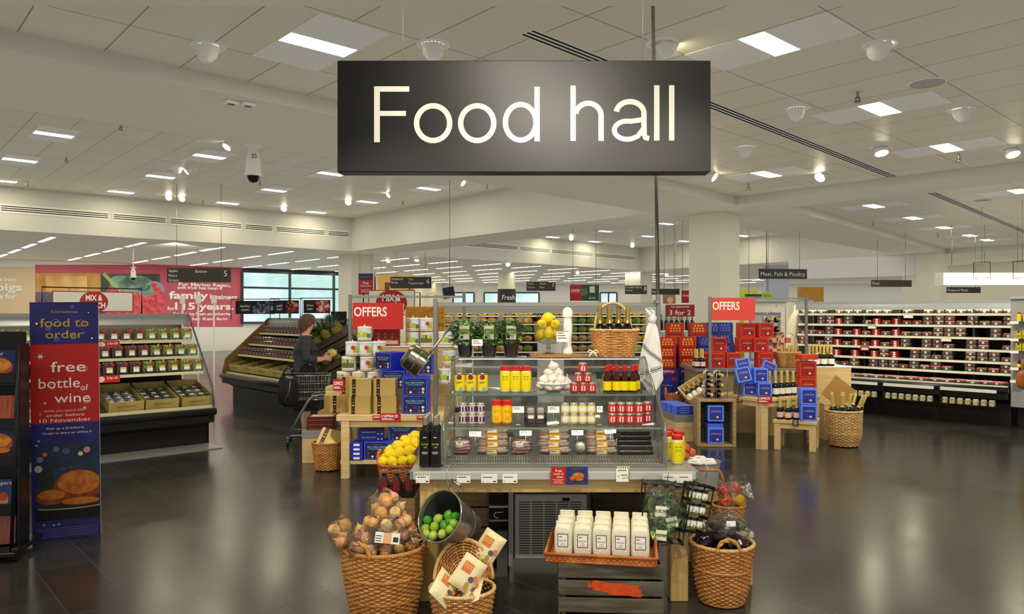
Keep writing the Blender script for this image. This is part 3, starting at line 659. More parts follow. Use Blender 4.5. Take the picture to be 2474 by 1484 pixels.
# glass chiller on top: side profile (y, z)
UX0, UX1, UY0, UY1, UYT = -.388, .868, 4.22, 5.02, 4.86
ZS1, ZS2, ZST, ZB0 = 1.104, .948, 1.315, .775
prof = [(UY0, TZ), (UY1, TZ), (UY1, ZST), (UYT, ZST), (UY0, ZS2+.02)]
ch = thing('chiller_display', 'slope-fronted glass chiller full of jars and fresh meat on oak table', 'display chiller', [
    ('base_tray', M('base_tray', lambda b: [b.box(UX0, UX1, UY0+.09, UY1, TZ+.001, ZB0-.006, STEEL, .003), b.box(UX0, UX1, UY0-.02, UY0+.09, TZ+.001, TZ+.012, STEEL, .002)])),
    ('grille', M('grille', lambda b: [b.add([(UX0+.03, UY0-.01, TZ+.013), (UX1-.03, UY0-.01, TZ+.013), (UX1-.03, UY0+.088, ZB0), (UX0+.03, UY0+.088, ZB0)], [(0, 1, 2, 3)], C('#4d4d49', .6)), *[b.box(x-.003, x+.003, 0, .10, -.001, .003, STEEL, T=TR(0, UY0-.01, TZ+.014, 0, atan2(ZB0-TZ-.013, .098))) for x in [UX0+.04+.0145*i for i in range(82)]], *[b.box(UX0+.03, UX1-.03, y-.004, y+.004, .001, .004, STEEL, T=TR(0, UY0-.01, TZ+.014, 0, atan2(ZB0-TZ-.013, .098))) for y in (.004, .05, .098)]])),
    ('deck', M('deck', lambda b: b.box(UX0+.01, UX1-.01, UY0+.09, UY1-.01, ZB0-.005, ZB0, C('#8d8e8a', .3, .7)))),
    ('back_panel', M('back_panel', lambda b: [b.rect(UX0, UX1, ZB0, ZS2-.012, UY1-.003, film('back_glass', (.9, .92, .9), .16, .12, haze=.55)), b.rect(UX0, UX1, ZS2-.012, ZST-.01, UY1-.003, film('back_glass_clear', (.92, .94, .92), .14, .1, haze=.26))])),
    ('front_lip', M('front_lip', lambda b: [b.rect(UX0+.01, UX1-.01, ZB0+.005, ZB0+.06, UY0+.10, GLASS), b.box(UX0+.01, UX1-.01, UY0+.097, UY0+.103, ZB0+.058, ZB0+.063, CLEAR), b.box(UX0+.01, UX1-.01, UY0+.096, UY0+.104, ZB0, ZB0+.006, CHROME)])),
    *[('glow_strip', M('glow_strip', lambda b, y=y, z=z, e=e: b.box(UX0+.04, UX1-.04, y, y+.012, z-.006, z-.002, emis('#fff6e0', e)))) for y, z, e in ((4.285, ZS2-.007, 16.0), (UYT+.0, ZST-.008, 2.5))],  # added glowing strips: brighten the meat deck, mimic bright glass edges
    ('shelf', M('shelf', lambda b: [b.box(UX0+.008, UX1-.008, UYT-.02, UY1-.01, ZST-.008, ZST, GLASS), b.box(UX0, UX1, UYT-.022, UYT-.014, ZST-.009, ZST+.001, C('#6f8079', .15))])),
    ('shelf', M('shelf', lambda b: [b.box(UX0+.008, UX1-.008, 4.58, UY1-.01, ZS1-.008, ZS1, GLASS), b.box(UX0+.006, UX1-.006, 4.575, 4.582, ZS1-.009, ZS1+.001, C('#5f7a6e', .15))])),
    ('shelf', M('shelf', lambda b: [b.box(UX0+.008, UX1-.008, 4.26, UY1-.01, ZS2-.008, ZS2, GLASS), b.box(UX0+.006, UX1-.006, 4.255, 4.262, ZS2-.009, ZS2+.001, C('#7c8c84', .15)), b.rect(UX0+.01, UX1-.01, ZS2, ZS2+.035, 4.258, GLASS)]))])
for x in (UX0, UX1):
    def sp_(b):
        b.poly([(x, y, z) for y, z in prof], GLASS)
        q = [(x, UY0, TZ), (x, UY0, ZS2+.02), (x, UYT, ZST), (x, UY1, ZST), (x, UY1, TZ)]
        b.tube(q, .006, CHROME, 6); b.box(x-.012, x+.012, UY0-.012, UY0+.012, TZ+.012, ZS2+.03, film('edge_glass', (.8, .85, .83), .12, .05, haze=.12))
    part('side_panel', M('side_panel', sp_), ch)
# steel frame behind with the tall pole
FY = 5.06; PXL, PXR = PX(1052, FY), PX(1590, FY); ZT = PZ(722, FY)
thing('steel_frame', 'brushed steel gantry over the chiller with one pole up to ceiling', 'frame', [
    ('post', M('post', lambda b: b.box(PXL-.014, PXL+.014, FY-.014, FY+.014, TZ, ZT, GREYM, .003))),
    ('post', M('post', lambda b: b.box(PXR-.014, PXR+.014, FY-.014, FY+.014, TZ, ZT+.03, GREYM, .003))),
    ('crossbar', M('crossbar', lambda b: b.box(PXL+.014, PXR-.014, FY-.011, FY+.011, PZ(741, FY), PZ(731, FY), STEEL, .002))),
    ('tall_pole', M('tall_pole', lambda b: b.tube([(PXR, FY, ZT+.02), (PX(1577, FY), FY, ZN)], .0125, STEEL, 10)))])
# ------------------------------------------------------------------ top shelf
D5 = 4.95
POT = C('#1a1a1c', .3, coat=.3)
LEAFS = [C('#4a8a34', .45), C('#5c9c40', .45), C('#3a7428', .45), C('#74b04e', .45)]
SLEEVE = film('plant_sleeve', (.98, .97, .95), .03, .2, bump=.4, scale=20, haze=.015)
def basil(wd_, ht, seed, sleeve=.02):
    rr = random.Random(seed)
    def fol(b):
        for i in range(190):
            a = rr.uniform(0, 2*pi); h = rr.uniform(.085, ht-.02); r_ = sqrt(rr.random())*wd_/2*(.55+.45*min(1, (h-.05)/.10))*(1.15-.5*max(0, (h-.6*ht)/(.4*ht)))
            leaf(b, (r_*cos(a), r_*sin(a)*.8, h), rr.uniform(.032, .058), rr.uniform(.022, .036), rr.choice(LEAFS), a-pi/2+rr.uniform(-.6, .6), rr.uniform(-.5, .7), .25)
    def stm(b):
        for i in range(22):
            a = rr.uniform(0, 2*pi); b.tube([(.025*cos(a), .025*sin(a), .075), (.05*cos(a), .05*sin(a), .14+rr.random()*.05)], .0013, C('#7da055', .6), 4)
    def slv(b):
        n = 20; ht2 = ht+sleeve
        vs_ = [(r_*cos(2*pi*i/n), r_*sin(2*pi*i/n), z+(.03*cos(4*pi*i/n) if z > .1 else 0)) for r_, z in ((.046, .0), (.052, .07), (wd_/2+.012, .14), (wd_/2+.03, ht2)) for i in range(n)]
        b.add(vs_, [(k*n+i, k*n+(i+1) % n, (k+1)*n+(i+1) % n, (k+1)*n+i) for k in range(3) for i in range(n)], SLEEVE, None, True)
    def tg(b):
        b.box(-.032, .032, -wd_/2-.006, -wd_/2-.004, .115, .205, PAPER); b.rect(-.031, .031, .15, .185, -wd_/2-.0066, GREEN); b.rect(-.026, -.008, .122, .14, -wd_/2-.0066, INK); b.text('basil', 0, .16, .012, -wd_/2-.007, PAPER)
    return [('pot', M('pot', lambda b: b.lathe([(.036, 0), (.040, .004), (.050, .068), (.053, .07), (.053, .078), (.047, .078), (.045, .068), (0, .066)], POT, 20, cap=False))), ('stems', M('stems', stm)), ('foliage', M('foliage', fol)), ('sleeve', M('sleeve', slv)), ('tag', M('tag', tg))]
for i, (px, w_, ht, wd2) in enumerate([(1124, .165, .255, 'leftmost'), (1182, .145, .25, 'middle'), (1235, .125, .26, 'rightmost')]):
    thing('potted_basil', f'potted basil in clear sleeve on top glass shelf, {wd2} of three', 'potted herb', basil(w_, ht, 3+i), (PX(px, D5), D5, ZST+.001), group='potted basil on the chiller')
LEM = C('#fade1c', .4, col2='#f2cd12', scale=30, bump=.15)
def lemonm():
    b = MB(); b.lathe([(.0, -.048), (.006, -.045), (.012, -.038), (.026, -.026), (.033, -.008), (.034, .006), (.028, .022), (.013, .036), (.009, .043), (.005, .049), (0, .05)], LEM, 14); return b.mesh('lemon')
lem = lemonm()
vx = PX(1325, D5)
thing('glass_vase', 'footed clear glass vase holding yellow lemons on the wooden board', 'vase', [('bowl', M('bowl', lambda b: b.lathe([(.012, .06), (.05, .068), (.088, .085), (.094, .11), (.098, .21)], GLASS, 28, cap=False))), ('rim', M('rim', lambda b: b.tube([(.098*cos(2*pi*i/28), .098*sin(2*pi*i/28), .21) for i in range(28)], .002, CLEAR, 5, True))), ('stem', M('stem', lambda b: b.lathe([(.05, 0), (.045, .006), (.012, .012), (.011, .03), (.018, .04), (.011, .05), (.012, .062)], film('stem_glass', (.9, .92, .9), .2, .03), 18)))], (vx, D5, ZST+.019))
for i, (dx, dy, dz, rx, ry) in enumerate([(0, -.055, .135, 0, .1), (-.056, -.01, .125, .6, .5), (.056, -.012, .122, .5, -.6), (-.045, -.02, .195, 1.2, .8), (.046, -.025, .192, 1.1, -.6), (0, .035, .15, 1, .3), (-.004, -.02, .24, .3, 1.5), (0, .035, .215, 1.4, 1)]):
    thing('lemon', f'yellow lemon in the glass vase, {["front centre", "lower left", "lower right", "middle left", "middle right", "hidden behind the front one", "topmost", "behind the topmost"][i]}', 'lemon', lem, (vx+dx, D5+dy, ZST+.019+dz), rx=rx, ry=ry, group='lemons in the glass vase')
mx_ = PX(1371, D5)
thing('pepper_mill', 'tall glossy white pepper mill standing on the wooden board', 'pepper mill', [('body', M('body', lambda b: b.lathe([(.034, 0), (.036, .004), (.034, .02), (.026, .05), (.025, .09), (.031, .14), (.033, .18), (.028, .215), (.026, .235)], C('#f2f1ea', .12, coat=.6), 24))), ('head', M('head', lambda b: b.lathe([(.027, .236), (.034, .245), (.036, .262), (.033, .285), (.022, .302), (.006, .31), (0, .311)], C('#f2f1ea', .12, coat=.6), 24)))], (mx_, D5-.01, ZST+.019))
b_ = MB(); n = 30
ol = [(PX(1278, D5)+.36*i/14, D5-.06-.045*sin(pi*min(1, i/13))) for i in range(12)]
bx = PX(1360, D5)
outl = [(-.225, .0), (-.215, -.07), (-.17, -.10), (.04, -.10), (.09, -.06), (.14, -.03), (.21, -.028), (.235, 0), (.21, .028), (.14, .03), (.09, .06), (.04, .10), (-.17, .10), (-.215, .07)]
thing('cutting_board', 'wooden cutting board with handle lying under vase and pepper mill', 'cutting board', [('board', M('board', lambda b: b.prism(outl, 0, .017, C('#b98145', .5, col2='#9c6833', scale=4, stretch=(1, 12, 12)))))], (bx, D5-.02, ZST+.001))
def bow(b):
    for s_ in (-1, 1):
        b.tube([(0, 0, .02), (s_*.022, -.008, .034), (s_*.034, -.004, .022), (s_*.018, 0, .014), (0, 0, .02)], .0045, C('#efe8d8', .6), 6); b.tube([(0, -.004, .018), (s_*.016, -.012, .006), (s_*.026, -.018, -.012)], .004, C('#efe8d8', .6), 6)
    b.blob(.008, .008, .008, C('#efe8d8', .6), TR(0, -.004, .02), 8, 6)
thing('ribbon_bow', 'small cream ribbon bow at the handle of the cutting board', 'bow', [('ribbon', M('ribbon', bow))], (PX(1432, D5-.1), D5-.105, ZST+.016))
def pricecard(name, label, px, py, d, w_, h, z0, cm=PAPER, edge=None, base=True):
    z = PZ(py, d)
    ps = [('card', M('card', lambda b: [card(b, w_, h, cm, z=z-z0-h/2)] + ([b.rect(-w_/2, w_/2, z-z0+h*.42, z-z0+h/2, -.0006, edge)] if edge else [])))]
    if base: ps += [('stem', M('stem', lambda b: b.tube([(0, .004, .006), (0, .004, z-z0)], .0018, STEEL, 5))), ('foot', M('foot', lambda b: b.box(-.014, .014, -.008, .016, 0, .007, CLEAR)))]
    thing(name, label, 'price card', ps, (PX(px, d), d, z0))
pricecard('price_card', 'white price card on rod before the lemon vase', 1359, 813, D5-.1, .078, .072, ZST+.019, PAPER, GREEN)
pricecard('price_card', 'white price card on rod between two basil pots', 1153, 828, D5-.1, .07, .042, ZST+.001)
# picnic basket with wine
bkx = PX(1484, D5)
bk = thing('picnic_basket', 'golden wicker picnic basket with hoop handle holding wine bottles', 'basket', [
    ('weave', wicker([(0, .125, .085), (.172, .155, .105)], 15, 34, W2m, .55, .005, .0058)), ('rim', braid(.158, .108, .176, .006, W3m, .55, 60, 26)),
    ('handle', M('handle', lambda b: [b.tube([(.118*cos(pi*i/24)-.01, 0, .17+.185*sin(pi*i/24)**.8) for i in range(25)], .009, W3m, 8), b.tube([(.118*cos(pi*i/24)-.01, .014, .17+.18*sin(pi*i/24)**.8) for i in range(25)], .006, W3m, 8)]))], (bkx, D5, ZST+.002), R(-6))
wine = bottle(.038, .31, C('#0c0d0c', .07, coat=.8), C('#a8914d', .35, .5), .52, .36, C('#1b1a16', .5), (.15, .45), .3, foil=C('#a8914d', .35, .5))
for i, (dx, dy, ry) in enumerate([(-.088, .0, -.05), (-.028, -.035, -.03), (.028, .03, .03), (.075, -.03, .06), (-.03, .045, 0)]):
    thing('wine_bottle', f'gold-necked dark wine bottle in the picnic basket, {["leftmost", "second from left", "third from left", "rightmost", "behind the others"][i]}', 'bottle', wine, (bkx+dx, D5+dy, ZST+.022), ry=ry, rz=rnd.uniform(0, 1), group='wine bottles in the picnic basket')
# tea towel knotted on the post
LIN = C('#e9e6de', .85, bump=.25, scale=160)
def towel(b):
    lp = [(0, -.012), (.1, -.035), (.25, -.055), (.45, -.075), (.62, -.088), (.72, -.09), (.8, -.075), (.9, -.04), (1, -.012)]
    rp = [(0, .02), (.1, .036), (.25, .046), (.45, .058), (.62, .066), (.8, .072), (.9, .045), (1, .012)]
    def ip(t, v_):
        for (a, x), (c, y) in zip(t, t[1:]):
            if v_ <= c: return x+(y-x)*(v_-a)/(c-a)
        return t[-1][1]
    def f(u, v_, o=0.0):
        l, r_ = ip(lp, v_), ip(rp, v_); fold = .5+.5*sin(6.3*u+1.2+v_*2)
        return (l+(r_-l)*u, -.026*fold*min(1, v_*5)-.02*sin(3.1*u)-o, -.46*v_)
    b.sheet(f, 40, 44, LIN)
    def stripe(u0, v0, u1, v1, wd_): b.sheet(lambda u, v_: f(u0+(u1-u0)*u, min(.995, v0+(v1-v0)*u+wd_*v_), .0022), 30, 1, C('#3b3c40', .8))
    for k, w_ in ((0, .007), (.022, .016), (.052, .007)):
        stripe(.02, .30+k, .97, .52+k, w_); stripe(.93, .60+k, .06, .70+k, w_*.8); stripe(.06, .75+k, .62, .92+k*.5, w_*.6)
def knot(b):
    b.blob(.026, .024, .032, LIN, TR(.004, -.012, .012), 14, 10, .10, 3)
    b.tube([(0, -.01, .02), (-.02, -.02, .05), (-.045, -.024, .075)], [.018, .012, .003], LIN, 8); b.tube([(.005, -.01, .02), (.01, -.02, .055), (-.01, -.028, .068)], [.016, .01, .003], LIN, 8)
thing('tea_towel', 'white tea towel with dark stripes knotted on the right steel post', 'tea towel', [('cloth', M('cloth', towel)), ('knot', M('knot', knot))], (PX(1574, FY-.06), FY-.05, PZ(775, FY-.05)), rz=.12, s=1.08)
thing('wall_hook', 'small chrome double hook clamped on the right steel post', 'hook', [('clamp', M('clamp', lambda b: b.box(-.02, .02, -.018, .0, -.01, .012, CHROME, .003))), ('prong', M('prong', lambda b: b.tube([(0, -.018, 0), (-.01, -.045, .0), (-.012, -.05, .018)], .004, CHROME, 6)))], (PXR-.02, FY-.016, PZ(730, FY)))
# ------------------------------------------------------------------ upper glass shelf
D4 = 4.72
tinm = C('#f0dc18', .35); 
def tin_parts():
    r_, h = .0345, .115
    return [('can', M('can', lambda b: b.lathe([(r_, 0), (r_, .006), (r_*.98, .007), (r_*.98, h-.007), (r_, h-.006), (r_, h), (r_*.93, h), (r_*.9, h-.004), (0, h-.004)], [STEEL, STEEL, tinm, STEEL, STEEL, STEEL, STEEL, STEEL], 20))),
            ('label', M('label', lambda b: [b.disc(0, h*.82, .016, -r_*1.02, C('#8a1a46', .5), n=14), b.rect(-.018, .018, h*.55, h*.58, -r_*1.01, INK), b.rect(-.018, .008, h*.48, h*.5, -r_*1.01, INK), b.poly([(-.004, -r_*1.015, h*.06), (.02, -r_*1.015, h*.1), (.024, -r_*1.015, h*.34), (.014, -r_*1.015, h*.22), (.008, -r_*1.015, h*.36), (0, -r_*1.015, h*.22)], C('#7fb3c4', .5))]))]
tin = tin_parts()
for i, px in enumerate((1110.5, 1138, 1166)): thing('food_tin', f'yellow food tin on upper chiller shelf, {nthof(i, 3)} of three', 'tin', tin, (PX(px, D4), D4, ZS1+.001), group='yellow food tins')
MUST = C('#e9dba0', .35); REDL = C('#cf1f1a', .3)
yj = jar(.033, .162, MUST, REDL, YEL, (.10, .78), [(INK, .6, .62, .5), (INK, .54, .555, .4), (INK, .48, .495, .45), (C('#b9860c', .5), .18, .22, .12)], .17)
for i, px in enumerate((1220.5, 1245.5, 1271)): thing('sauce_jar', f'tall yellow-labelled jar with red lid on upper chiller shelf, {nthof(i, 3)} of three', 'jar', yj, (PX(px, D4), D4, ZS1+.001), group='tall yellow jars, upper shelf')
gx = PX(1337, D4-.02)
thing('white_bowl', 'shallow white bowl heaped with garlic bulbs on upper chiller shelf', 'bowl', [('bowl', M('bowl', lambda b: b.lathe([(.04, 0), (.046, .004), (.085, .03), (.108, .058), (.105, .06), (.08, .034), (.03, .012), (0, .01)], C('#f1f0e8', .18, coat=.4), 32, cap=False)))], (gx, D4-.02, ZS1+.001))
GAR = C('#efe9da', .5, col2='#ddd2c0', scale=40, sub=.1)
def garlic(b):
    n, k = 18, 9; vs_ = []
    for j in range(k+1):
        t_ = j/k; r_ = .034*sin(pi*min(1, t_*1.02+.03))**.75 if t_ < .75 else .034*(.62-.62*(t_-.75)*3.2)
        r_ = max(r_, .004)
        for i in range(n):
            q = 1+.07*abs(cos(3.5*2*pi*i/n))*(1-t_); vs_.append((r_*q*cos(2*pi*i/n), r_*q*sin(2*pi*i/n), -.028+.07*t_))
    b.add(vs_, [(j*n+i, j*n+(i+1) % n, (j+1)*n+(i+1) % n, (j+1)*n+i) for j in range(k) for i in range(n)]+[tuple(range(k*n, k*n+n))], GAR, None, True)
gm = [('bulb', M('bulb', garlic)), ('stalk', M('stalk', lambda b: b.tube([(0, 0, .036), (.002, 0, .048), (.006, .002, .058)], [.005, .004, .0035], C('#d9cbae', .7), 6)))]
for i, (dx, dy, dz) in enumerate([(-.075, -.02, .07), (-.03, -.055, .066), (.02, -.06, .068), (.07, -.025, .07), (-.05, .02, .078), (.05, .03, .078), (-.06, -.015, .105), (-.008, -.03, .112), (.045, -.02, .108), (.085, .02, .085), (-.03, .0, .148), (.028, .0, .148), (.0, -.005, .188)]):
    thing('garlic_bulb', f'garlic bulb in the white bowl, {["front row far left", "front row second", "front row third", "front row right", "back row left", "back row right", "second layer left", "second layer middle", "second layer right", "at the right rim", "third layer left", "third layer right", "topmost"][i]}', 'garlic', gm, (gx+dx, D4-.02+dy, ZS1+dz-.03), rz=rnd.uniform(0, 6), rx=rnd.uniform(-.4, .4), ry=rnd.uniform(-.4, .4), s=1.0, group='garlic bulbs in the white bowl')
CHILI = C('#b3241c', .3); LIDM = C('#c9c7bc', .3, .6)
rj = jar(.0265, .062, CHILI, LIDM, C('#c9403a', .5), (.15, .72), [(PAPER, .2, .66, .42), (CHILI, .35, .45, .3)], .16)
for i, (px, lv) in enumerate([(1387.5, 0), (1408.5, 0), (1429.5, 0), (1398, 1), (1419, 1), (1408, 2)]):
    thing('small_jar', f'small red jar in the pyramid beside the garlic, {["bottom left", "bottom middle", "bottom right", "middle layer left", "middle layer right", "topmost"][i]}', 'jar', rj, (PX(px, D4-.03), D4-.03, ZS1+.001+.0622*lv), group='pyramid of small red jars')
sb_ = bottle(.027, .168, C('#3a1209', .08, coat=.7), REDL, .55, .42, YEL, (.06, .40), .22)
for i, (px, dy) in enumerate([(1467, 0), (1490, 0), (1509, 0), (1529, 0), (1541, .07), (1480, .075)]):
    thing('sauce_bottle', f'dark sauce bottle with red cap, yellow label, upper shelf, {["leftmost in front", "second in front", "third in front", "rightmost in front", "behind the rightmost", "behind the leftmost"][i]}', 'bottle', sb_, (PX(px, D4), D4+dy, ZS1+.001), group='dark sauce bottles')
def small_card(px, py, d, z0, w_, h, cm, label):
    z = PZ(py, d)
    thing('shelf_card', label, 'price card', [('card', M('card', lambda b: card(b, w_, h, cm, z=z-z0-h/2, lines=2 if cm is PAPER or cm == PAPER else 0))), ('stand', M('stand', lambda b: [b.tube([(0, .003, 0), (0, .003, z-z0)], .0015, STEEL, 5), b.box(-.012, .012, -.008, .012, 0, .004, STEEL)]))], (PX(px, d), d, z0))
BCARD = C('#1d1d20', .5)
small_card(1291, 905, D4+.02, ZS1+.001, .03, .036, BCARD, 'small black card left of the garlic bowl')
small_card(1448, 907, D4, ZS1+.001, .036, .044, BCARD, 'small black card right of the red jar pyramid')
# ------------------------------------------------------------------ lower glass shelf
D3 = 4.42
pj = jar(.025, .0605, C('#d8cdb0', .3), LIDM, C('#5d2a5e', .5), (.2, .7), [(PAPER, .24, .66, .45), (C('#5d2a5e', .5), .34, .56, .32)], .18)
for i in range(6): thing('small_jar', f'purple-labelled small jar on the lower glass shelf, {["left", "middle", "right"][i%3]} of the {["bottom", "top"][i//3]} layer', 'jar', pj, (PX((1119, 1140.5, 1161)[i % 3], D3), D3, ZS2+.001+.0608*(i//3)), group='purple-labelled jars')
yj2 = jar(.0305, .138, C('#e38a1c', .3), REDL, C('#f0c010', .4), (.08, .72), [(INK, .55, .57, .5), (INK, .48, .495, .4), (C('#d8481c', .5), .14, .34, .25)], .2)
for i, px in enumerate((1200.5, 1225)): thing('sauce_jar', f'orange jar with red lid on the lower glass shelf, {["left", "right"][i]} of two', 'jar', yj2, (PX(px, D3), D3, ZS2+.001))
cx_ = PX(1294, D3)
def basketm(b):
    for z in (0, .03, .06): b.tube([sq(2*pi*i/24, .064, .04, .35)+(z,) for i in range(24)], .003, BLACKP, 5, True)
    for i in range(12): x, y = sq(2*pi*i/12, .064, .04, .35); b.tube([(x, y, 0), (x, y, .06)], .003, BLACKP, 5)
    b.box(-.06, .06, -.038, .038, 0, .004, BLACKP)
thing('plastic_basket', 'little black plastic basket on the lower glass shelf', 'basket', [('grid', M('grid', basketm))], (cx_, D3, ZS2+.001))
pk = [('tray', M('tray', lambda b: b.box(-.026, .026, -.03, .03, 0, .1, CLEAR, .006))), ('contents', M('contents', lambda b: [b.box(-.02, .02, -.024, .024, .004, .05, C('#b8343a', .4), .006), b.box(-.02, .02, -.024, .024, .05, .085, C('#e8ddd4', .5), .006)])), ('label', M('label', lambda b: b.rect(-.018, .018, .02, .055, -.031, PAPER)))]
for i, dx in enumerate((-.029, .029)): thing('food_pack', f'clear pack of red sweets standing in the black basket, {["left", "right"][i]} one', 'food pack', pk, (cx_+dx, D3, ZS2+.007))
gj = jar(.0255, .0605, C('#d9c56a', .3), LIDM, C('#e6dfc0', .5), (.2, .7), [(PAPER, .22, .68, .4), (INK, .4, .44, .25)], .18)
for i in range(8): thing('small_jar', f'pale yellow jar on the lower glass shelf, {["bottom", "top"][i//4]} layer, {nthof(i%4, 4)}', 'jar', gj, (PX((1365.5, 1386.5, 1407.5, 1428.5)[i % 4], D3), D3, ZS2+.001+.0608*(i//4)), group='pale yellow jars')
for i in range(10): thing('small_jar', f'red jam jar on the lower glass shelf, {["bottom", "top"][i//5]} layer, {nthof(i%5, 5)}', 'jar', rj, (PX((1479, 1500, 1521, 1543.5, 1567)[i % 5], D3), D3+(.04 if i % 5 == 4 else 0), ZS2+.001+.0622*(i//5)), group='red jam jars')
small_card(1252, 990, D3-.06, ZS2+.001, .068, .038, PAPER, 'white card right of the orange jars')
small_card(1337.5, 990, D3-.06, ZS2+.001, .068, .038, PAPER, 'white card right of the black basket')
small_card(1449, 989, D3-.06, ZS2+.001, .035, .036, PAPER, 'white card left of the red jam jars')
small_card(1104, 991, D3+.05, ZS2+.001, .03, .032, BCARD, 'black card left of the purple jars')
# ------------------------------------------------------------------ meat deck
D2 = 4.42; zd = ZB0+.001
CHK = C('#fbe2d3', .4, col2='#f7d0bc', scale=14); BACON = C('#c96a66', .4, col2='#f0d3c6', scale=26, stretch=(1, 5, 1)); LBY = C('#e3a52a', .5)
def chick(w_=.2):
    return [('tray', M('tray', lambda b: b.lathe([(.09, 0), (.1, .03), (.108, .031)], CLEAR, 4, T=TR(0, 0, 0, pi/4, 0, 0, (1.3, .95, 1)), smooth=False, cap=False))),
            ('chicken', M('chicken', lambda b: [b.blob(.05, .055, .02, CHK, TR(-.045, 0, .018), 12, 8, .06, 1, .8), b.blob(.05, .055, .02, CHK, TR(.045, 0, .018, .3), 12, 8, .06, 2, .8)])),
            ('film', M('film', lambda b: b.box(-.098, .098, -.072, .072, .031, .034, PACKF))),
            ('sleeve', M('sleeve', lambda b: [b.box(-.033, .033, -.075, .075, .034, .0352, LBY), b.box(-.033, .033, -.0765, -.075, .002, .035, LBY), b.rect(-.027, .027, .008, .03, -.0768, PAPER), b.rect(-.02, .01, .018, .021, -.0772, INK)]))]
ck = chick()
for s_, (px, nn, w3) in enumerate([(1190, 4, 'left'), (1338, 4, 'middle'), (1452, 4, 'right')]):
    for i in range(nn):
        thing('chicken_pack', f'clear tray of chicken with yellow sleeve, {["lowest", "second up", "third up", "topmost"][i]} in the {w3} stack', 'meat pack', ck, (PX(px, D2)+rnd.uniform(-.004, .004), D2+.03*i, zd+.0365*i), rz=rnd.uniform(-.05, .05), group='chicken trays in the chiller')
def bag_(w_, d, h, inner, seed):
    return [('contents', M('contents', inner)), ('film', M('film', lambda b: b.blob(w_/2, d/2, h/2, CLING, TR(0, 0, h/2), 18, 10, .13, seed, .8))), ('label', M('label', lambda b: b.box(-w_*.2, w_*.1, -d*.47, -d*.465, h*.35, h*.6, PAPER, T=TR(rx=-.2))))]
rash = lambda b: [b.blob(.055, .035, .011, BACON, TR(.008*(i % 2), 0, .012+.018*i, .1*i), 14, 6, .1, i, .8) for i in range(4)]
for i, (px, w3) in enumerate([(1113, 'at the left end'), (1258, 'between the chicken stacks')]):
    thing('bacon_bag', f'clear bag of sliced red meat on the chiller deck {w3}', 'meat pack', bag_(.135, .1, .095, rash, 5+i), (PX(px, D2-.03), D2-.03, zd), group='meat bags in the chiller')
thing('cheese_bag', 'small clear bag of pale cheese before the right chicken stack', 'food pack', bag_(.075, .07, .085, lambda b: b.blob(.028, .025, .034, C('#efe6c4', .5), TR(0, 0, .037), 12, 8, .1, 2), 9), (PX(1402, D2-.05), D2-.05, zd), group=None)
bt = [('tray', M('tray', lambda b: b.box(-.1, .1, -.07, .07, 0, .018, C('#1d1d1e', .3), .004))), ('contents', M('contents', lambda b: b.box(-.092, .092, -.062, .062, .016, .021, C('#7d5148', .4, col2='#d8c4b4', scale=22, stretch=(1, 4, 1)), .003))), ('film', M('film', lambda b: b.box(-.098, .098, -.068, .068, .0185, .0235, PACKF)))]
for i in range(5): thing('meat_tray', f'black tray of sliced bacon, {["lowest", "second up", "third up", "fourth up", "topmost"][i]} of the stack at the right end', 'meat pack', bt, (PX(1533, D2)+.004*(i % 2), D2+.028*i, zd+.0245*i), group='black bacon trays')
for px, py, w_, cm, lb in [(1148, 1049, .07, PAPER, 'at the left end'), (1233, 1050, .034, BCARD, 'in black, left of centre'), (1270, 1047, .07, PAPER, 'left of the middle stack'), (1395, 1046, .068, PAPER, 'right of the middle stack'), (1475, 1042, .066, PAPER, 'above the right stack'), (1490, 1053, .04, BCARD, 'in black, above the bacon trays')]:
    small_card(px, py, UY0+.12, zd, w_, .03, cm, f'small card on the meat deck {lb}')
# ------------------------------------------------------------------ on the table beside the chiller
oil = [('bottle', M('bottle', lambda b: [b.box(-.0295, .0295, -.0295, .0295, 0, .205, C('#0d0d0c', .18, coat=.5), .006), b.lathe([(.029, .203), (.022, .222), (.0145, .228), (.0145, .235)], C('#0d0d0c', .18, coat=.5), 14)])), ('cap', M('cap', lambda b: b.lathe([(.0155, .233), (.016, .236), (.016, .278), (.0135, .282)], C('#b9b7ad', .3, .8), 16))),
       ('print', M('print', lambda b: [b.text('Love', 0, .125, .014, -.0301, C('#c9cf2a', .5), shear=.3), b.text('oil', .004, .108, .012, -.0301, C('#c9cf2a', .5), shear=.3), b.rect(-.01, .01, .165, .169, -.0301, PAPER), b.rect(-.017, .017, .083, .086, -.0301, PAPER), b.rect(-.014, .014, .075, .0775, -.0301, PAPER)]))]
for i, (px, dy) in enumerate([(1027.5, 0), (1052.5, 0), (1028, .075), (1053, .075), (1029, .15)]):
    thing('oil_bottle', f'black square oil bottle with silver cap by the chiller, {["left in front", "right in front", "left in second row", "right in second row", "in third row"][i]}', 'bottle', oil, (PX(px, 4.22), 4.22+dy, TZ+.001), group='black oil bottles')
mj = jar(.0345, .165, MUST, REDL, YEL, (.10, .76), [(INK, .6, .62, .5), (INK, .52, .535, .4), (INK, .46, .475, .45), (INK, .3, .31, .2)], .15)
for i, (px, d) in enumerate([(1636, 4.30), (1612, 4.42), (1640, 4.44), (1616, 4.55)]):
    thing('mustard_jar', f'tall mustard jar with red lid at table right end, {["frontmost", "behind to the left", "behind the front one", "rearmost"][i]}', 'jar', mj, (PX(px, d), d, TZ+.001), group='mustard jars at the table end')
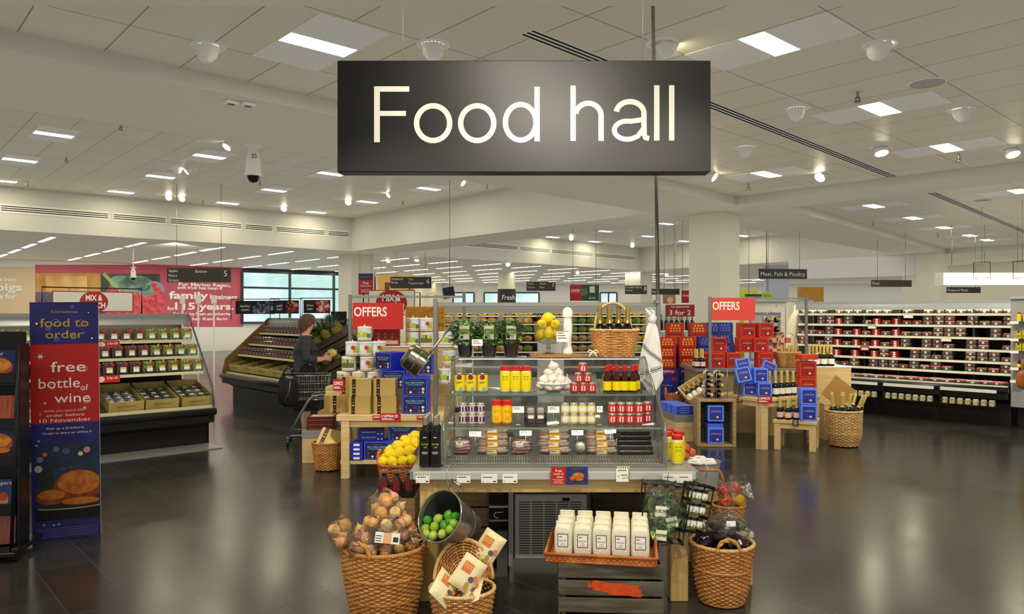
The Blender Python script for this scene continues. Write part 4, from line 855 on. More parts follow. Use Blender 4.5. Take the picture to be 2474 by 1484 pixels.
# edge tickets, promotion card
def ticket(px, w_, kind, label):
    def f(b):
        h = .05; b.box(-w_/2, w_/2, -.0015, 0, -h, 0, PAPER)
        if kind == 1:
            for i in range(6): b.rect(-w_/2+w_*i/6, -w_/2+w_*(i+.6)/6, -.009, 0, -.002, GREEN)
        b.rect(-w_*.4, w_*.2, -.02, -.016, -.002, INK); b.rect(w_*.25, w_*.42, -.045, -.038, -.002, INK); b.rect(-w_*.42, -w_*.36, -.045, -.038, -.002, C('#b98a1a', .5))
    thing('shelf_ticket', label, 'price ticket', [('ticket', M('ticket', f))], (PX(px, TY0-.013), TY0-.0125, PZ(1144, TY0)))
for i, (px, w_, k_) in enumerate([(1021, .075, 1), (1120, .075, 1), (1182, .088, 0), (1232, .082, 0), (1619, .084, 0), (1655, .08, 0)]):
    ticket(px, w_, k_, f'white price ticket on the table edge, {nth(i)} from the left')
thing('price_ticket', 'tall white price ticket with green border right of the promotion card', 'price ticket', [('ticket', M('ticket', lambda b: [b.box(-.036, .036, -.002, 0, -.085, 0, PAPER), *[b.rect(-.036+.012*i, -.029+.012*i, -.012, 0, -.0025, GREEN) for i in range(6)], b.rect(.031, .036, -.085, -.012, -.0025, GREEN), b.rect(-.028, .02, -.025, -.021, -.0025, INK), b.rect(-.01, .026, -.05, -.046, -.0025, INK), b.text('£3.19', .014, -.068, .011, -.0025, INK), b.disc(-.022, -.055, .004, -.0025, C('#b98a1a', .5))]))], (PX(1503, TY0), TY0-.02, PZ(1125, TY0)), rx=.0)
ROAST = C('#b8601f', .5, col2='#8a3c10', scale=22); ROASTL = C('#d98a3a', .5, col2='#b9651f', scale=22)
def turkey(b, cx, cz, s_, y):
    """printed roast bird"""
    b.disc(cx, cz-.16*s_, .62*s_, y, C('#20140e', .5), rz=.15*s_, n=24)
    b.disc(cx+.08*s_, cz+.08*s_, .5*s_, y-.0003, ROAST, rz=.34*s_, n=24); b.disc(cx+.12*s_, cz+.16*s_, .4*s_, y-.0005, ROASTL, rz=.22*s_, n=20)
    b.disc(cx-.32*s_, cz-.06*s_, .26*s_, y-.0007, ROAST, rz=.2*s_, n=18); b.disc(cx-.33*s_, cz-.02*s_, .18*s_, y-.0008, ROASTL, rz=.11*s_, n=16)
    b.disc(cx+.22*s_, cz-.15*s_, .3*s_, y-.0009, ROASTL, rz=.09*s_, n=18)
    for dx, dz in ((-.1, .38), (.2, .3), (.0, .02)): b.poly([(cx+dx*s_, y-.001, cz+dz*s_), (cx+(dx+.06)*s_, y-.001, cz+(dz-.04)*s_), (cx+(dx+.03)*s_, y-.001, cz+(dz+.05)*s_)], C('#4a6a2a', .5))
thing('promotion_card', 'red and blue promotion card with roast bird hung on table edge', 'card', [('holder', M('holder', lambda b: b.box(-.106, .106, 0, .002, -.1, 0, CLEAR))), ('print', M('print', lambda b: [b.rect(-.096, -.016, -.097, -.001, -.0006, C('#b8241f', .5)), b.rect(-.016, .105, -.097, -.001, -.0006, C('#25356e', .5)), b.text('free', -.056, -.028, .016, -.001, PAPER), b.text('bottle of', -.056, -.043, .011, -.001, PAPER), b.text('wine', -.05, -.06, .013, -.001, PAPER), b.rect(-.09, -.026, -.07, -.0685, -.001, PAPER), b.text('order before', -.056, -.08, .006, -.001, PAPER), b.text('10 November', -.056, -.09, .007, -.001, PAPER), b.text('food to order', .045, -.015, .008, -.001, GOLD), turkey(b, .045, -.058, .07, -.0012)]))], (PX(1374, TY0-.025), TY0-.025, PZ(1128, TY0-.02)))
# ================================================================== baskets and goods round the centre unit
def crate(w_, d, h, slats, m, th=.012, gap=.012, posts=True, paint=None, back=True):
    """open-topped slatted crate; front slats are separate boards"""
    sh = (h-gap*(slats-1))/slats; ps = []
    def walls(b):
        for i in range(slats):
            z = i*(sh+gap)
            if back: b.box(-w_/2, w_/2, d/2-th, d/2, z, z+sh, m, .002)
            for s_ in (-1, 1): b.box(s_*(w_/2-th/2)-th/2, s_*(w_/2-th/2)+th/2, -d/2+th, d/2-th, z, z+sh, m, .002)
    ps.append(('side_boards', M('side_boards', walls)))
    for i in range(slats):
        z = i*(sh+gap); ps.append(('front_board', M('front_board', lambda b: [b.box(-w_/2, w_/2, -d/2, -d/2+th, z, z+sh, m, .002)]+(paint(b, i, z, sh, -d/2-.0006) if paint else []))))
    ps.append(('base', M('base', lambda b: b.box(-w_/2+th, w_/2-th, -d/2+th, d/2-th, .002, th, m))))
    if posts: ps.append(('corner_post', M('corner_post', lambda b: [b.box(sx*(w_/2-th-.012)-.012, sx*(w_/2-th-.012)+.012, sy*(d/2-th-.012)-.012, sy*(d/2-th-.012)+.012, th, h, m, .002) for sx in (-1,) for sy in (-1,)])))
    return ps
# --- onion basket
oc = V((PX(928, 3.95), 3.95, 0))
ob = [('weave', wicker([(.02, .165, .165), (.2, .2, .2), (.37, .215, .215)], 30, 44, W1m, 1, .007, .0075)), ('rim', braid(.217, .217, .378, .009, W1m, 1, 60, 30)), ('band', braid(.207, .207, .24, .007, W1m, 1, 60, 30)), ('band', braid(.187, .187, .12, .007, W1m, 1, 60, 30)), ('foot', braid(.165, .165, .016, .009, W1m, 1, 50, 24))]
for a in (-115, 65): ob.append(('handle', loop_handle(.217*cos(R(a)), .217*sin(R(a)), .37, .13, .07, .008, W1m, R(a+90))))
thing('wicker_basket', 'tallest round wicker basket heaped with bagged onions, left of the oak table', 'basket', ob, oc)
ONI = [C('#e6bd7c', .32, col2='#d3a05a', scale=9, stretch=(3, 3, .5)), C('#dca865', .32, col2='#c98c48', scale=9, stretch=(3, 3, .5)), C('#e8cd95', .32, col2='#d6ab68', scale=9, stretch=(3, 3, .5)), C('#d8a27a', .32, col2='#c48455', scale=9, stretch=(3, 3, .5))]
onm = [M('onion', lambda b, m=m: b.lathe([(.004, -.031), (.01, -.03), (.026, -.018), (.034, 0), (.03, .016), (.016, .029), (.006, .036), (.004, .046), (.002, .047)], m, 16)) for m in ONI]
k_ = 0
spots = []
for z, r_, n, o in ((.385, .165, 14, 0), (.40, .085, 7, .2), (.445, .135, 11, .3), (.455, .055, 4, 0), (.505, .10, 8, .1), (.51, .03, 2, .5), (.562, .062, 5, .4), (.615, .028, 3, .2)):
    for i in range(n):
        a = 2*pi*(i+o)/n; spots.append((r_*cos(a)*.98+(.02 if z > .5 else 0), r_*sin(a), z+rnd.uniform(-.006, .006)))
spots += [(-.215, -.06, .43), (-.20, -.115, .425), (-.245, -.085, .475), (-.195, -.04, .49), (-.23, -.02, .455)]
for i, p in enumerate(spots):
    thing('onion', 'brown onion in the clear bags heaped on the tall wicker basket', 'onion', onm[i % 4], oc+V(p), rz=rnd.uniform(0, 6), rx=rnd.uniform(-1, 1), ry=rnd.uniform(-1, 1), s=rnd.uniform(.86, 1.04), group='onions heaped in the tall basket')
def obag(sx_, sy_, sz_, seed, lab):
    def flm(b):
        rr = random.Random(seed); n, k = 22, 12; vs_ = []
        for j in range(k+1):
            t_ = j/k; r_ = (sin(pi*min(1, t_*.9+.1))**.6) if t_ < .72 else max(.16, (1-t_)*2.6*.9); fl = .25 if j == k else 0
            for i in range(n):
                a = 2*pi*i/n; q = 1+rr.uniform(-.06, .06)+.05*sin(5*a+seed)+fl*(.5+.5*sin(4*a)); vs_.append((sx_*r_*q*cos(a), sy_*r_*q*sin(a), sz_*(t_*2-1)+rr.uniform(-.004, .004)))
        b.add(vs_, [(j*n+i, j*n+(i+1) % n, (j+1)*n+(i+1) % n, (j+1)*n+i) for j in range(k) for i in range(n)], CLING, None, True)
    ps = [('film', M('film', flm))]
    if lab: ps.append(('label', M('label', lambda b: [b.box(-.062, .062, -sy_*1.05, -sy_*1.05+.001, -.03, .022, PAPER, T=TR(rz=.0, rx=lab)), b.rect(-.02, .022, -.03, .022, -sy_*1.05-.0006, C('#e8b07a', .5), T=TR(rx=lab)), *[b.rect(-.058, -.028, -.022+.012*i, -.018+.012*i, -sy_*1.05-.0008, INK, T=TR(rx=lab)) for i in range(3)], b.rect(.03, .056, -.02, .004, -sy_*1.05-.0008, INK, T=TR(rx=lab))])))
    return ps
for i, (p, s_, a, lab, w3) in enumerate([((.05, -.105, .455), (.115, .10, .10), (0, -.3, .1), .1, 'front bag with a white label'), ((-.21, -.06, .47), (.075, .075, .085), (.3, .2, 0), 0, 'small bag hanging over the left rim'), ((.0, .02, .575), (.10, .09, .105), (.4, .35, 0), .15, 'topmost bag with orange label'), ((-.08, -.12, .42), (.10, .085, .08), (.2, -.3, 0), 0, 'lower bag at the front rim')]):
    thing('onion_bag', f'clear film bag of onions on the tall basket, {w3}', 'bag', obag(*s_, 11+i, lab), oc+V(p), rz=a[0], rx=a[1], ry=a[2], group='clear onion bags')
# --- tilted bucket of limes
bc = V((PX(1062, 3.85), 3.85, PZ(1247, 3.85))); ax = V((.135, .195, -.122)).normalized()
GALV = C('#9a9c99', .3, .85, col2='#7d7f7d', scale=12); GALVI = C('#8b9088', .25, .85)
q_ = (-ax).to_track_quat('Z', 'Y')
bkt = thing('metal_bucket', 'tilted galvanised bucket of limes hooked on the oak table edge', 'bucket', [
    ('body', M('body', lambda b: [b.lathe([(.085, -.25), (.098, -.248), (.105, -.19), (.108, -.185), (.108, -.18), (.106, -.175), (.13, -.02), (.135, -.002)], GALV, 40, cap=False), b.lathe([(0, -.244), (.092, -.243), (.126, -.02), (.132, 0)], GALVI, 40, cap=False)])),
    ('rim', M('rim', lambda b: b.tube([(.135*cos(2*pi*i/40), .135*sin(2*pi*i/40), 0) for i in range(40)], .0045, CHROME, 8, True)))], bc)
bkt.rotation_mode = 'QUATERNION'; bkt.rotation_quaternion = q_
qi = q_.inverted()
def bl(px, py, dep):            # point inside the bucket seen at a pixel, dep below the mouth plane
    ray = P(px, py, 1.0)-V((0, 0, HC)); o = V((0, 0, HC)); pt = bc+ax*dep
    t_ = (pt-o).dot(ax)/ray.dot(ax); return o+ray*t_
def handle(sgn):
    def f(b):
        d_ = qi @ V((.35, 0, .93)).normalized() if sgn > 0 else qi @ V((-.75, 0, -.6)).normalized()
        d_.z = 0; d_.normalize(); s_ = V((-d_.y, d_.x, 0)); p0 = d_*.134
        o_ = V((0, 0, 1))*.012
        b.tube([p0+s_*.034, p0+s_*.034+d_*.03+o_, p0+s_*.026+d_*.05+o_*1.5], .003, STEEL, 6); b.tube([p0-s_*.034, p0-s_*.034+d_*.03+o_, p0-s_*.026+d_*.05+o_*1.5], .003, STEEL, 6)
        b.tube([p0+s_*.036+d_*.05+o_*1.5, p0-s_*.036+d_*.05+o_*1.5], .0085, CHROME, 10)
    return f
part('handle', M('handle', handle(1)), bkt); part('handle', M('handle', handle(-1)), bkt)
thing('wire_hook', 'bent wire hook holding the lime bucket to the table edge', 'hook', [('wire', M('wire', lambda b: b.tube([(.004, .075, .085), (-.004, .03, .10), (-.016, .0, .085), (-.02, -.01, .05), (-.006, -.02, .0), (.004, -.03, -.022), (.016, -.03, -.012)], .0022, STEEL, 6)))], (PX(1088, 4.04), 4.03, PZ(1172, 4.03)))
LIME = [C('#7fa32a', .35, col2='#9dbb3c', scale=12, bump=.12), C('#5f9a22', .35, col2='#4b8a1c', scale=12, bump=.12), C('#9db53a', .35, col2='#b4c552', scale=12, bump=.12), C('#3f8f1f', .32, col2='#327a18', scale=12, bump=.12)]
lmm = [M('lime', lambda b, m=m: b.lathe([(0, -.03), (.005, -.029), (.017, -.022), (.0245, -.009), (.0255, .003), (.021, .017), (.009, .026), (.004, .030), (0, .031)], m, 16)) for m in LIME]
for i, (x, y, c) in enumerate([(805, 710, 3), (893, 697, 2), (977, 668, 1), (1052, 680, 3), (785, 780, 0), (862, 765, 0), (945, 752, 1), (985, 722, 3), (1010, 785, 0), (1040, 740, 0), (797, 826, 2), (850, 838, 2), (928, 822, 2)]):
    thing('lime', f'{["dull", "bright", "pale", "dark"][c]} green lime in the tilted bucket, {["top row first", "top row second", "top row third", "top row fourth", "middle row first", "middle row second", "middle row third", "between top and middle rows", "middle row fourth", "beside the right wall", "bottom row first", "bottom row second", "bottom row third"][i]}', 'lime', lmm[c], bl(800+(x-(24 if x > 1000 else 8))/3.42, 1050+y/3.42, .035+(.012 if y < 700 else 0)), rz=rnd.uniform(0, 6), rx=rnd.uniform(-1.4, 1.4), s=.96, group='limes in the bucket')
# --- hooded basket of peanut bags
hc = V((PX(1117, 3.73), 3.73, 0))
def hood(b):
    n = 30
    for j in range(12):
        s_ = 1-j/12*.93
        b.tube([(.145*s_*cos(pi*i/n), .03*sin(pi*i/n)*0+.006*(1 if (i+j) % 2 else -1), .03+.19*s_*sin(pi*i/n)) for i in range(n+1)], .0055, W1m if j % 3 else W2m, 4)
    for i in range(9):
        a = pi*(i+.5)/9; b.tube([(0, 0, .03), (.14*cos(a), 0, .03+.185*sin(a))], .004, W2m, 4)
hb = thing('hooded_basket', 'low wicker basket with upright rounded hood holding peanut bags', 'basket', [('weave', wicker([(.0, .125, .115), (.22, .158, .145)], 18, 36, W2m, 1, .006, .0065)), ('rim', braid(.16, .147, .228, .008, W3m, 1, 54, 26))], hc)
hd = part('hood', M('hood', hood), hb); hd.location = (.0, .10, .2); hd.rotation_euler = (R(-16), 0, R(4))
part('hood_rim', M('hood_rim', lambda b: b.tube([(.15*cos(pi*i/30), 0, .03+.20*sin(pi*i/30)) for i in range(31)], .0095, W3m, 8)), hd)
FOILB = C('#e9dcae', .4, col2='#e2d19a', scale=6, bump=.35)
def peanut(b):
    def f(s_):
        def g(u, v_):
            x, z = (u-.5)*.155, (v_-.5)*.21; e_ = (1-(2*u-1)**4)*(1-(2*v_-1)**6); return (x*(1-.06*e_*abs(2*v_-1)), s_*(.026*e_+.001), z)
        b.sheet(g, 12, 14, FOILB)
    f(-1); f(1)
def peanutart(b):
    b.rect(-.052, .012, .0, .062, -.0285, C('#d5742a', .5)); b.text('SALTED', -.02, .042, .011, -.029, C('#f0d9a0', .5), fit=.052); b.text('PEANUTS', -.02, .026, .011, -.029, C('#f0d9a0', .5), fit=.052)
    b.disc(.035, -.02, .018, -.0285, C('#4c5561', .5)); b.disc(.03, -.055, .014, -.028, C('#a98a35', .5)); b.disc(.032, -.075, .015, -.0275, C('#a98a35', .5)); b.disc(.058, .0, .016, -.027, C('#d9743c', .5)); b.rect(-.06, .06, .09, .092, -.012, C('#c9b98a', .5))
pnt = [('bag', M('bag', peanut)), ('print', M('print', peanutart))]
for p, a, w3 in [((.03, -.05, .315), (R(-24), R(33), R(-8)), 'upright against the hood'), ((-.085, -.075, .255), (R(-50), R(48), R(12)), 'lying at the left over the rim'), ((.05, -.06, .225), (R(-66), R(-30), R(-20)), 'lying low at the front'), ((.125, .17, .375), (R(-22), R(30), R(-16)), 'leaning behind the hood')]:
    o = thing('peanut_bag', f'cream and orange bag of peanuts in hooded basket, {w3}', 'bag', pnt, hc+V(p), rx=a[0], ry=a[1], rz=a[2], s=.80, group='peanut bags')
# --- crate, wicker tray, rice
SLAT = C('#6b6352', .8, col2='#4c4538', scale=5, stretch=(1, 9, 9), bump=.3)
PAINT = C('#e2531f', .6, col2='#c9471c', scale=30)
def paint(b, i, z, sh, y):
    if i != 2: return []
    rr = random.Random(4); pts = []
    n = 44
    for k in range(n):
        a = 2*pi*k/n; r_ = 1+rr.uniform(-.16, .16); pts.append((.03+.135*r_*math.copysign(abs(cos(a))**.7, cos(a)), y, z+sh*.5+sh*.40*r_*math.copysign(abs(sin(a))**.6, sin(a))-.02*cos(a)))
    b.poly(pts, PAINT); b.poly([(-.12, y, z+sh*.9), (-.09, y, z+sh*.95), (-.10, y, z+sh*.75)], PAINT); return []
cr = V((PX(1470, 3.93), 3.93, 0))
thing('wooden_crate', 'weathered dark slatted crate with orange paint smear under rice tray', 'crate', crate(.53, .34, .335, 4, SLAT, .014, .014, paint=paint), cr, R(-3))
tc_ = cr+V((-.035, .0, .337)); trz = R(-9)
def traywall(b):
    n = 40
    for z in [.006+.0085*i for i in range(4)]:
        for (x0, y0, x1, y1) in ((-.275, -.18, .275, -.18), (.275, -.18, .275, .18), (.275, .18, -.275, .18), (-.275, .18, -.275, -.18)):
            b.tube([(x0+(x1-x0)*i/n+(.004*(1 if (i+int(z*400)) % 2 else -1) if x0 == x1 else 0), y0+(y1-y0)*i/n+(.004*(1 if (i+int(z*400)) % 2 else -1) if y0 == y1 else 0), z) for i in range(n+1)], .0048, W4m, 4)
    b.box(-.27, .27, -.175, .175, 0, .008, W4m)
thing('wicker_tray', 'flat reddish wicker tray of rice bags on the dark crate', 'tray', [('base', M('base', traywall)), ('rim', M('rim', lambda b: [b.tube(q, .0075, W4m, 6) for q in ([(-.28, -.185, .042), (.28, -.185, .042)], [(.28, -.185, .042), (.28, .185, .075)], [(-.28, .185, .042), (.28, .185, .042)], [(-.28, -.185, .042), (-.28, .185, .06)])])), ('foot', M('foot', lambda b: [b.tube([(-.27, -.178, .004), (.27, -.178, .004)], .008, W4m, 6)]))], tc_, trz)
RICE = C('#ece5cc', .45, col2='#dfd6b4', scale=90, bump=.2)
def ricebag(b):
    b.blob(.047, .033, .085, RICE, TR(0, 0, .086), 20, 12, .012, 3, .42); b.box(-.04, .04, -.006, .006, .16, .186, RICE, .004)
rice = [('bag', M('bag', ricebag)), ('label', M('label', lambda b: [b.rect(-.027, .027, .062, .13, -.0336, C('#6a2a52', .5)), b.rect(-.0235, .0235, .066, .126, -.0340, PAPER), b.text('Basmati', 0, .092, .0085, -.0344, INK), b.text('rice', 0, .08, .0075, -.0344, INK), b.rect(-.019, -.004, .112, .116, -.0344, INK), b.rect(-.014, .014, .072, .074, -.0344, INK)]))]
for r_ in range(3):
    for i in range(5):
        p = V((-.19+.097*i, -.125+.11*r_+.002*i, .009)); p.rotate(Euler((0, 0, trz)))
        thing('rice_bag', f'bag of white rice on the wicker tray, {["front", "middle", "back"][r_]} row, {nthof(i, 5)}', 'bag', rice, tc_+p, trz+rnd.uniform(-.06, .06), group='rice bags')
# --- compressor unit under the table
cu = V((PX(1240, 4.55), 4.55, 0))
LGREY = C('#b9bab2', .4, .2)
def grl(b):
    for c_ in range(5):
        for r_ in range(22):
            x0 = .035+.078*c_; z0 = .135+.0148*r_; b.rect(x0, x0+.068, z0, z0+.0062, -.0028, C('#3a3a38', .7))
    b.rect(.30, .345, .455, .475, -.003, BLACKM)
thing('compressor_unit', 'grey louvred chiller motor housing under the oak table', 'machine', [('casing', M('casing', lambda b: b.box(0, .46, 0, .35, .10, .50, C('#55564f', .5, .4), .004))), ('louvre_panel', M('louvre_panel', lambda b: [b.box(.012, .45, -.002, 0, .105, .495, LGREY, .0), grl(b)])), ('hanger', M('hanger', lambda b: [b.box(x, x+.03, .05, .30, .5, TZ-.05, GREYM) for x in (.03,)])), ('upright', M('upright', lambda b: b.box(-.03, -.004, -.01, .03, .06, TZ-.05, C('#a7a8a2', .4, .4), .002))), ('foot', M('foot', lambda b: [b.prism([(-.10, 0), (-.035, 0), (-.035, .05), (-.10, .05)], 0, .27, C('#6b6c68', .45, .4)), b.box(-.16, -.035, -.02, .08, 0, .02, C('#6b6c68', .45, .4))]))], cu)
thing('storage_crate', 'pale wooden crate standing in shadow beneath the table, left side', 'crate', crate(.22, .3, .5, 4, CRATEW), (-.25, 4.85, 0))
thing('power_box', 'black metal box with white rails beneath the table', 'box', [('case', M('case', lambda b: b.box(-.11, .11, -.12, .12, 0, .5, BLACKM, .004))), ('rail', M('rail', lambda b: b.box(-.10, .10, -.135, -.12, .40, .42, WHITE, .003))), ('rail', M('rail', lambda b: b.box(-.10, .10, -.135, -.12, .31, .318, WHITE, .002)))], (-.03+-.09, 4.95+.0, 0)) if False else None
thing('cable_hook', 'white curved hook on the dark frame beneath the table', 'hook', [('hook', M('hook', lambda b: b.tube([(.03, 0, .02)]+[(-.01+.018*cos(R(a)), 0, .018*sin(R(a))) for a in range(60, 301, 20)], .003, WHITE, 6))), ('frame', M('frame', lambda b: [b.box(-.06, .06, .02, .05, .04, .05, WHITE, .002), b.box(-.06, .06, .02, .05, -.045, -.04, WHITE, .002), b.box(-.062, .066, .05, .07, -.43, .24, C('#1b1a18', .6))]))], (PX(1205, 4.62), 4.62, PZ(1245, 4.62)))
thing('wooden_crate', 'dark wooden crate deep under the table behind the rice', 'crate', crate(.42, .25, .45, 3, DARKW), (.72, 4.85, 0))
# --- hanging salad basket
sc_ = V((PX(1606, 3.97), 3.99, PZ(1245, 3.97)))
WIRE = C('#161618', .35)
def rack(w_, h, d, nx):
    def f(b):
        for y in (0, d):
            b.tube([(-w_/2, y, -h/2), (w_/2, y, -h/2), (w_/2, y, h/2), (0, y, h/2+.012), (-w_/2, y, h/2)], .004, WIRE, 6, True)
        for i in range(nx+1):
            x = -w_/2+w_*i/nx; b.box(x-.009, x+.009, -.003, d, -h/2-.005, -h/2+.003, WIRE); b.box(x-.009, x+.009, -.003, d, h/2-.005, h/2+.005, WIRE)
        for i in range(4):
            z = -h/2+h*i/3; b.box(-w_/2-.003, -w_/2+.003, 0, d, z-.009, z+.009, WIRE); b.box(w_/2-.003, w_/2+.003, 0, d, z-.009, z+.009, WIRE)
    return f
hk = ('hook', M('hook', lambda b: b.tube([(0, .06, .23), (0, .02, .245), (0, -.005, .23), (0, 0, .17)], .0025, STEEL, 6)))
thing('hanging_basket', 'black wire basket with salad bags hung at the table right corner', 'basket', [('grid', M('grid', rack(.23, .30, .09, 4))), hk], sc_, rx=0, ry=R(6))
SAL = [C('#8cc25c', .45), C('#66a53e', .45), C('#b9d98a', .45)]
def salad(seed):
    def lv(b):
        rr = random.Random(seed)
        for i in range(70): leaf(b, (rr.uniform(-.06, .06), rr.uniform(-.015, .02), rr.uniform(-.07, .035)), rr.uniform(.03, .06), rr.uniform(.02, .035), rr.choice(SAL), rr.uniform(0, 6), rr.uniform(-1, 1), .4)
    return [('leaves', M('leaves', lv)), ('film', M('film', lambda b: [b.blob(.09, .042, .10, CLING, TR(0, 0, -.015), 22, 12, .06, seed, .8), b.sheet(lambda u, v_: ((u-.5)*.2*(1-.3*v_), .02*sin(9*u+seed)*v_, .06+.075*v_), 12, 5, CLING)])), ('label', M('label', lambda b: [b.rect(-.03, .03, -.075, -.02, -.046, PAPER), b.rect(-.03, .03, -.055, -.04, -.0465, GREEN)]))]
for dx, dz, rz, w3 in [(-.015, -.06, .1, 'lower front bag'), (.035, .0, -.2, 'middle bag'), (-.01, .06, .1, 'top bag')]:
    thing('salad_bag', f'clear bag of green salad in the hanging wire basket, {w3}', 'bag', salad(int(40+dz*100)), sc_+V((dx, .035+(.02 if dz > -.05 else -.01), dz)), ry=rz, group='salad bags')
# --- hanging spice basket
pc = V((PX(1690, 4.02), 4.02, PZ(1232, 4.02)))
thing('hanging_basket', 'black slatted basket of spice jars hung at the table right edge', 'basket', [('grid', M('grid', rack(.15, .25, .07, 3))), hk], pc, rz=R(28), ry=R(14))
spj = jar(.0205, .058, C('#6a7a42', .3), BLACKP, PAPER, (.2, .72), [(GREEN, .22, .4, .6)], .2, n=12)
rot = Euler((0, R(14), R(28))).to_matrix()
for r_ in range(3):
    for c_ in range(3):
        thing('spice_jar', f'small spice jar with white and green label, {["top", "middle", "bottom"][r_]} row {["left", "middle", "right"][c_]} in the hanging basket', 'jar', spj, pc+rot @ V((-.046+.046*c_, .034, .045-.076*r_)), rz=R(28), ry=R(14), group='spice jars')
# --- aubergine basket
ac = V((1.165, 4.14, 0))
thing('wicker_basket', 'round wicker basket of aubergines in front at the right table end', 'basket', [('weave', wicker([(.012, .115, .115), (.1, .14, .14), (.325, .168, .168)], 27, 38, W1m, 1, .006, .0068)), ('rim', braid(.17, .17, .332, .0085, W3m, 1, 56, 28)), ('band', braid(.156, .156, .2, .006, W1m, 1, 56, 26)), ('foot', braid(.113, .113, .014, .008, W1m, 1, 50, 22)), ('handle', loop_handle(-.01, -.168, .325, .12, .065, .008, W1m, 0))], ac)
AUB = C('#24121f', .16, coat=.6)
aub = [('fruit', M('fruit', lambda b: b.lathe([(0, -.08), (.02, -.078), (.038, -.055), (.04, -.025), (.03, .02), (.02, .055), (.014, .068)], AUB, 18))), ('calyx', M('calyx', lambda b: [b.lathe([(.022, .058), (.014, .07), (.006, .078), (.005, .095)], C('#4d6b2c', .6), 8)]))]
for i, p in enumerate([(-.08, -.03, .345), (.0, -.08, .36), (.08, -.04, .35), (.04, .06, .35), (-.06, .07, .345), (.0, .0, .405), (.07, .02, .415)]):
    thing('aubergine', f'shiny dark aubergine in the wicker basket, {["left", "front centre", "right", "back right", "back left", "upper middle", "upper right"][i]}', 'aubergine', aub, ac+V(p), rz=rnd.uniform(0, 6), rx=R(80), ry=rnd.uniform(-.3, .3), s=1.0, group='aubergines')
thing('aubergine_bag', 'crinkled clear film bag over the aubergines', 'bag', [('film', M('film', lambda b: [b.blob(.12, .10, .085, CLING, TR(), 24, 12, .09, 5, .9), b.sheet(lambda u, v_: ((u-.5)*.12*(1-.2*v_), .02*sin(11*u)*v_, .06+.08*v_), 12, 5, CLING)])), ('label', M('label', lambda b: b.rect(-.03, .02, .02, .05, -.093, PAPER)))], ac+V((.03, -.01, .405)), rx=-.2)
# --- right side plinths, pepper basket, tub
thing('side_plinth', 'low pale wooden plinth behind the aubergine basket', 'plinth', [('body', M('body', lambda b: [b.box(-.12, .12, -.16, .16, 0, .285, PALEW, .003)])), ('rim', M('rim', lambda b: [b.box(-.125, .125, -.165, -.15, .285, .312, C('#c9c4b0', .5), .002), b.box(-.125, .125, .15, .165, .285, .312, C('#c9c4b0', .5), .002), b.box(-.125, -.11, -.15, .15, .285, .312, C('#c9c4b0', .5), .002), b.box(.11, .125, -.15, .15, .285, .312, C('#c9c4b0', .5), .002)]))], (1.295, 4.54, 0))
pb = V((1.305, 4.5, .288))
thing('trug_basket', 'small tapered wicker basket of bagged peppers with arched handle', 'basket', [('weave', wicker([(0, .06, .06), (.155, .095, .09)], 15, 28, W1m, .9, .005, .0055)), ('rim', braid(.097, .092, .16, .006, W1m, .9, 44, 22)), ('handle', M('handle', lambda b: b.tube([(-.14+.11*cos(pi*i/16)*1.0+.03, .03, .15+.21*min(1, 1.25*sin(pi*i/16))) for i in range(17)], .008, W4m, 8)))], pb)
PEP = {'red': C('#c4201c', .18, coat=.5), 'yellow': C('#f0b512', .18, coat=.5), 'orange': C('#d9481c', .2, coat=.5)}
def pepper(m):
    def f(b):
        n, k = 24, 10; vs_ = []
        for j in range(k+1):
            t_ = j/k; r_ = .036*(sin(pi*min(1, .08+.92*t_*.98))**.45) if 0 < j < k else .012
            for i in range(n):
                a = 2*pi*i/n; q = 1+.09*cos(4*a); vs_.append((r_*q*cos(a), r_*q*sin(a), -.038+.076*t_-(.012 if j == k else 0)))
        b.add(vs_, [(j*n+i, j*n+(i+1) % n, (j+1)*n+(i+1) % n, (j+1)*n+i) for j in range(k) for i in range(n)]+[tuple(range(k*n, k*n+n)), tuple(reversed(range(n)))], m, None, True)
    return [('fruit', M('fruit', f)), ('stalk', M('stalk', lambda b: b.lathe([(.012, .026), (.006, .032), (.005, .05), (.006, .052)], C('#4f8a2c', .5), 8)))]
peps = {k: pepper(v_) for k, v_ in PEP.items()}
for c_, p, w3 in [('red', (.045, -.02, .265), 'topmost of the heap'), ('yellow', (.05, -.045, .195), 'at the front rim'), ('orange', (-.03, -.04, .19), 'low at the left'), ('red', (-.03, .0, .25), 'upper left'), ('red', (.0, .04, .21), 'behind the yellow one')]:
    thing('pepper', f'{c_} bell pepper in the wicker trug, {w3}', 'pepper', peps[c_], pb+V(p), rx=rnd.uniform(-.9, .9), ry=rnd.uniform(-.6, .6), rz=rnd.uniform(0, 6), group='bell peppers in the trug')
thing('pepper_bag', 'pointed clear film bag round the peppers', 'bag', [('film', M('film', lambda b: [b.blob(.085, .075, .075, CLING, TR(), 20, 12, .07, 8, .9), b.sheet(lambda u, v_: (.05+.07*v_, (u-.5)*.1, .02+.09*v_*u-.04*v_), 8, 5, CLING), b.sheet(lambda u, v_: ((u-.5)*.12+.03, .015*sin(8*u)*v_, .06+.06*v_), 10, 4, CLING)]))], pb+V((.015, -.03, .225)))
thing('wooden_crate', 'tall slatted crate under the white tub, right of the table', 'crate', crate(.34, .36, .45, 4, CRATEW), (1.27, 4.98, 0))
tb = V((1.245, 4.93, .452))
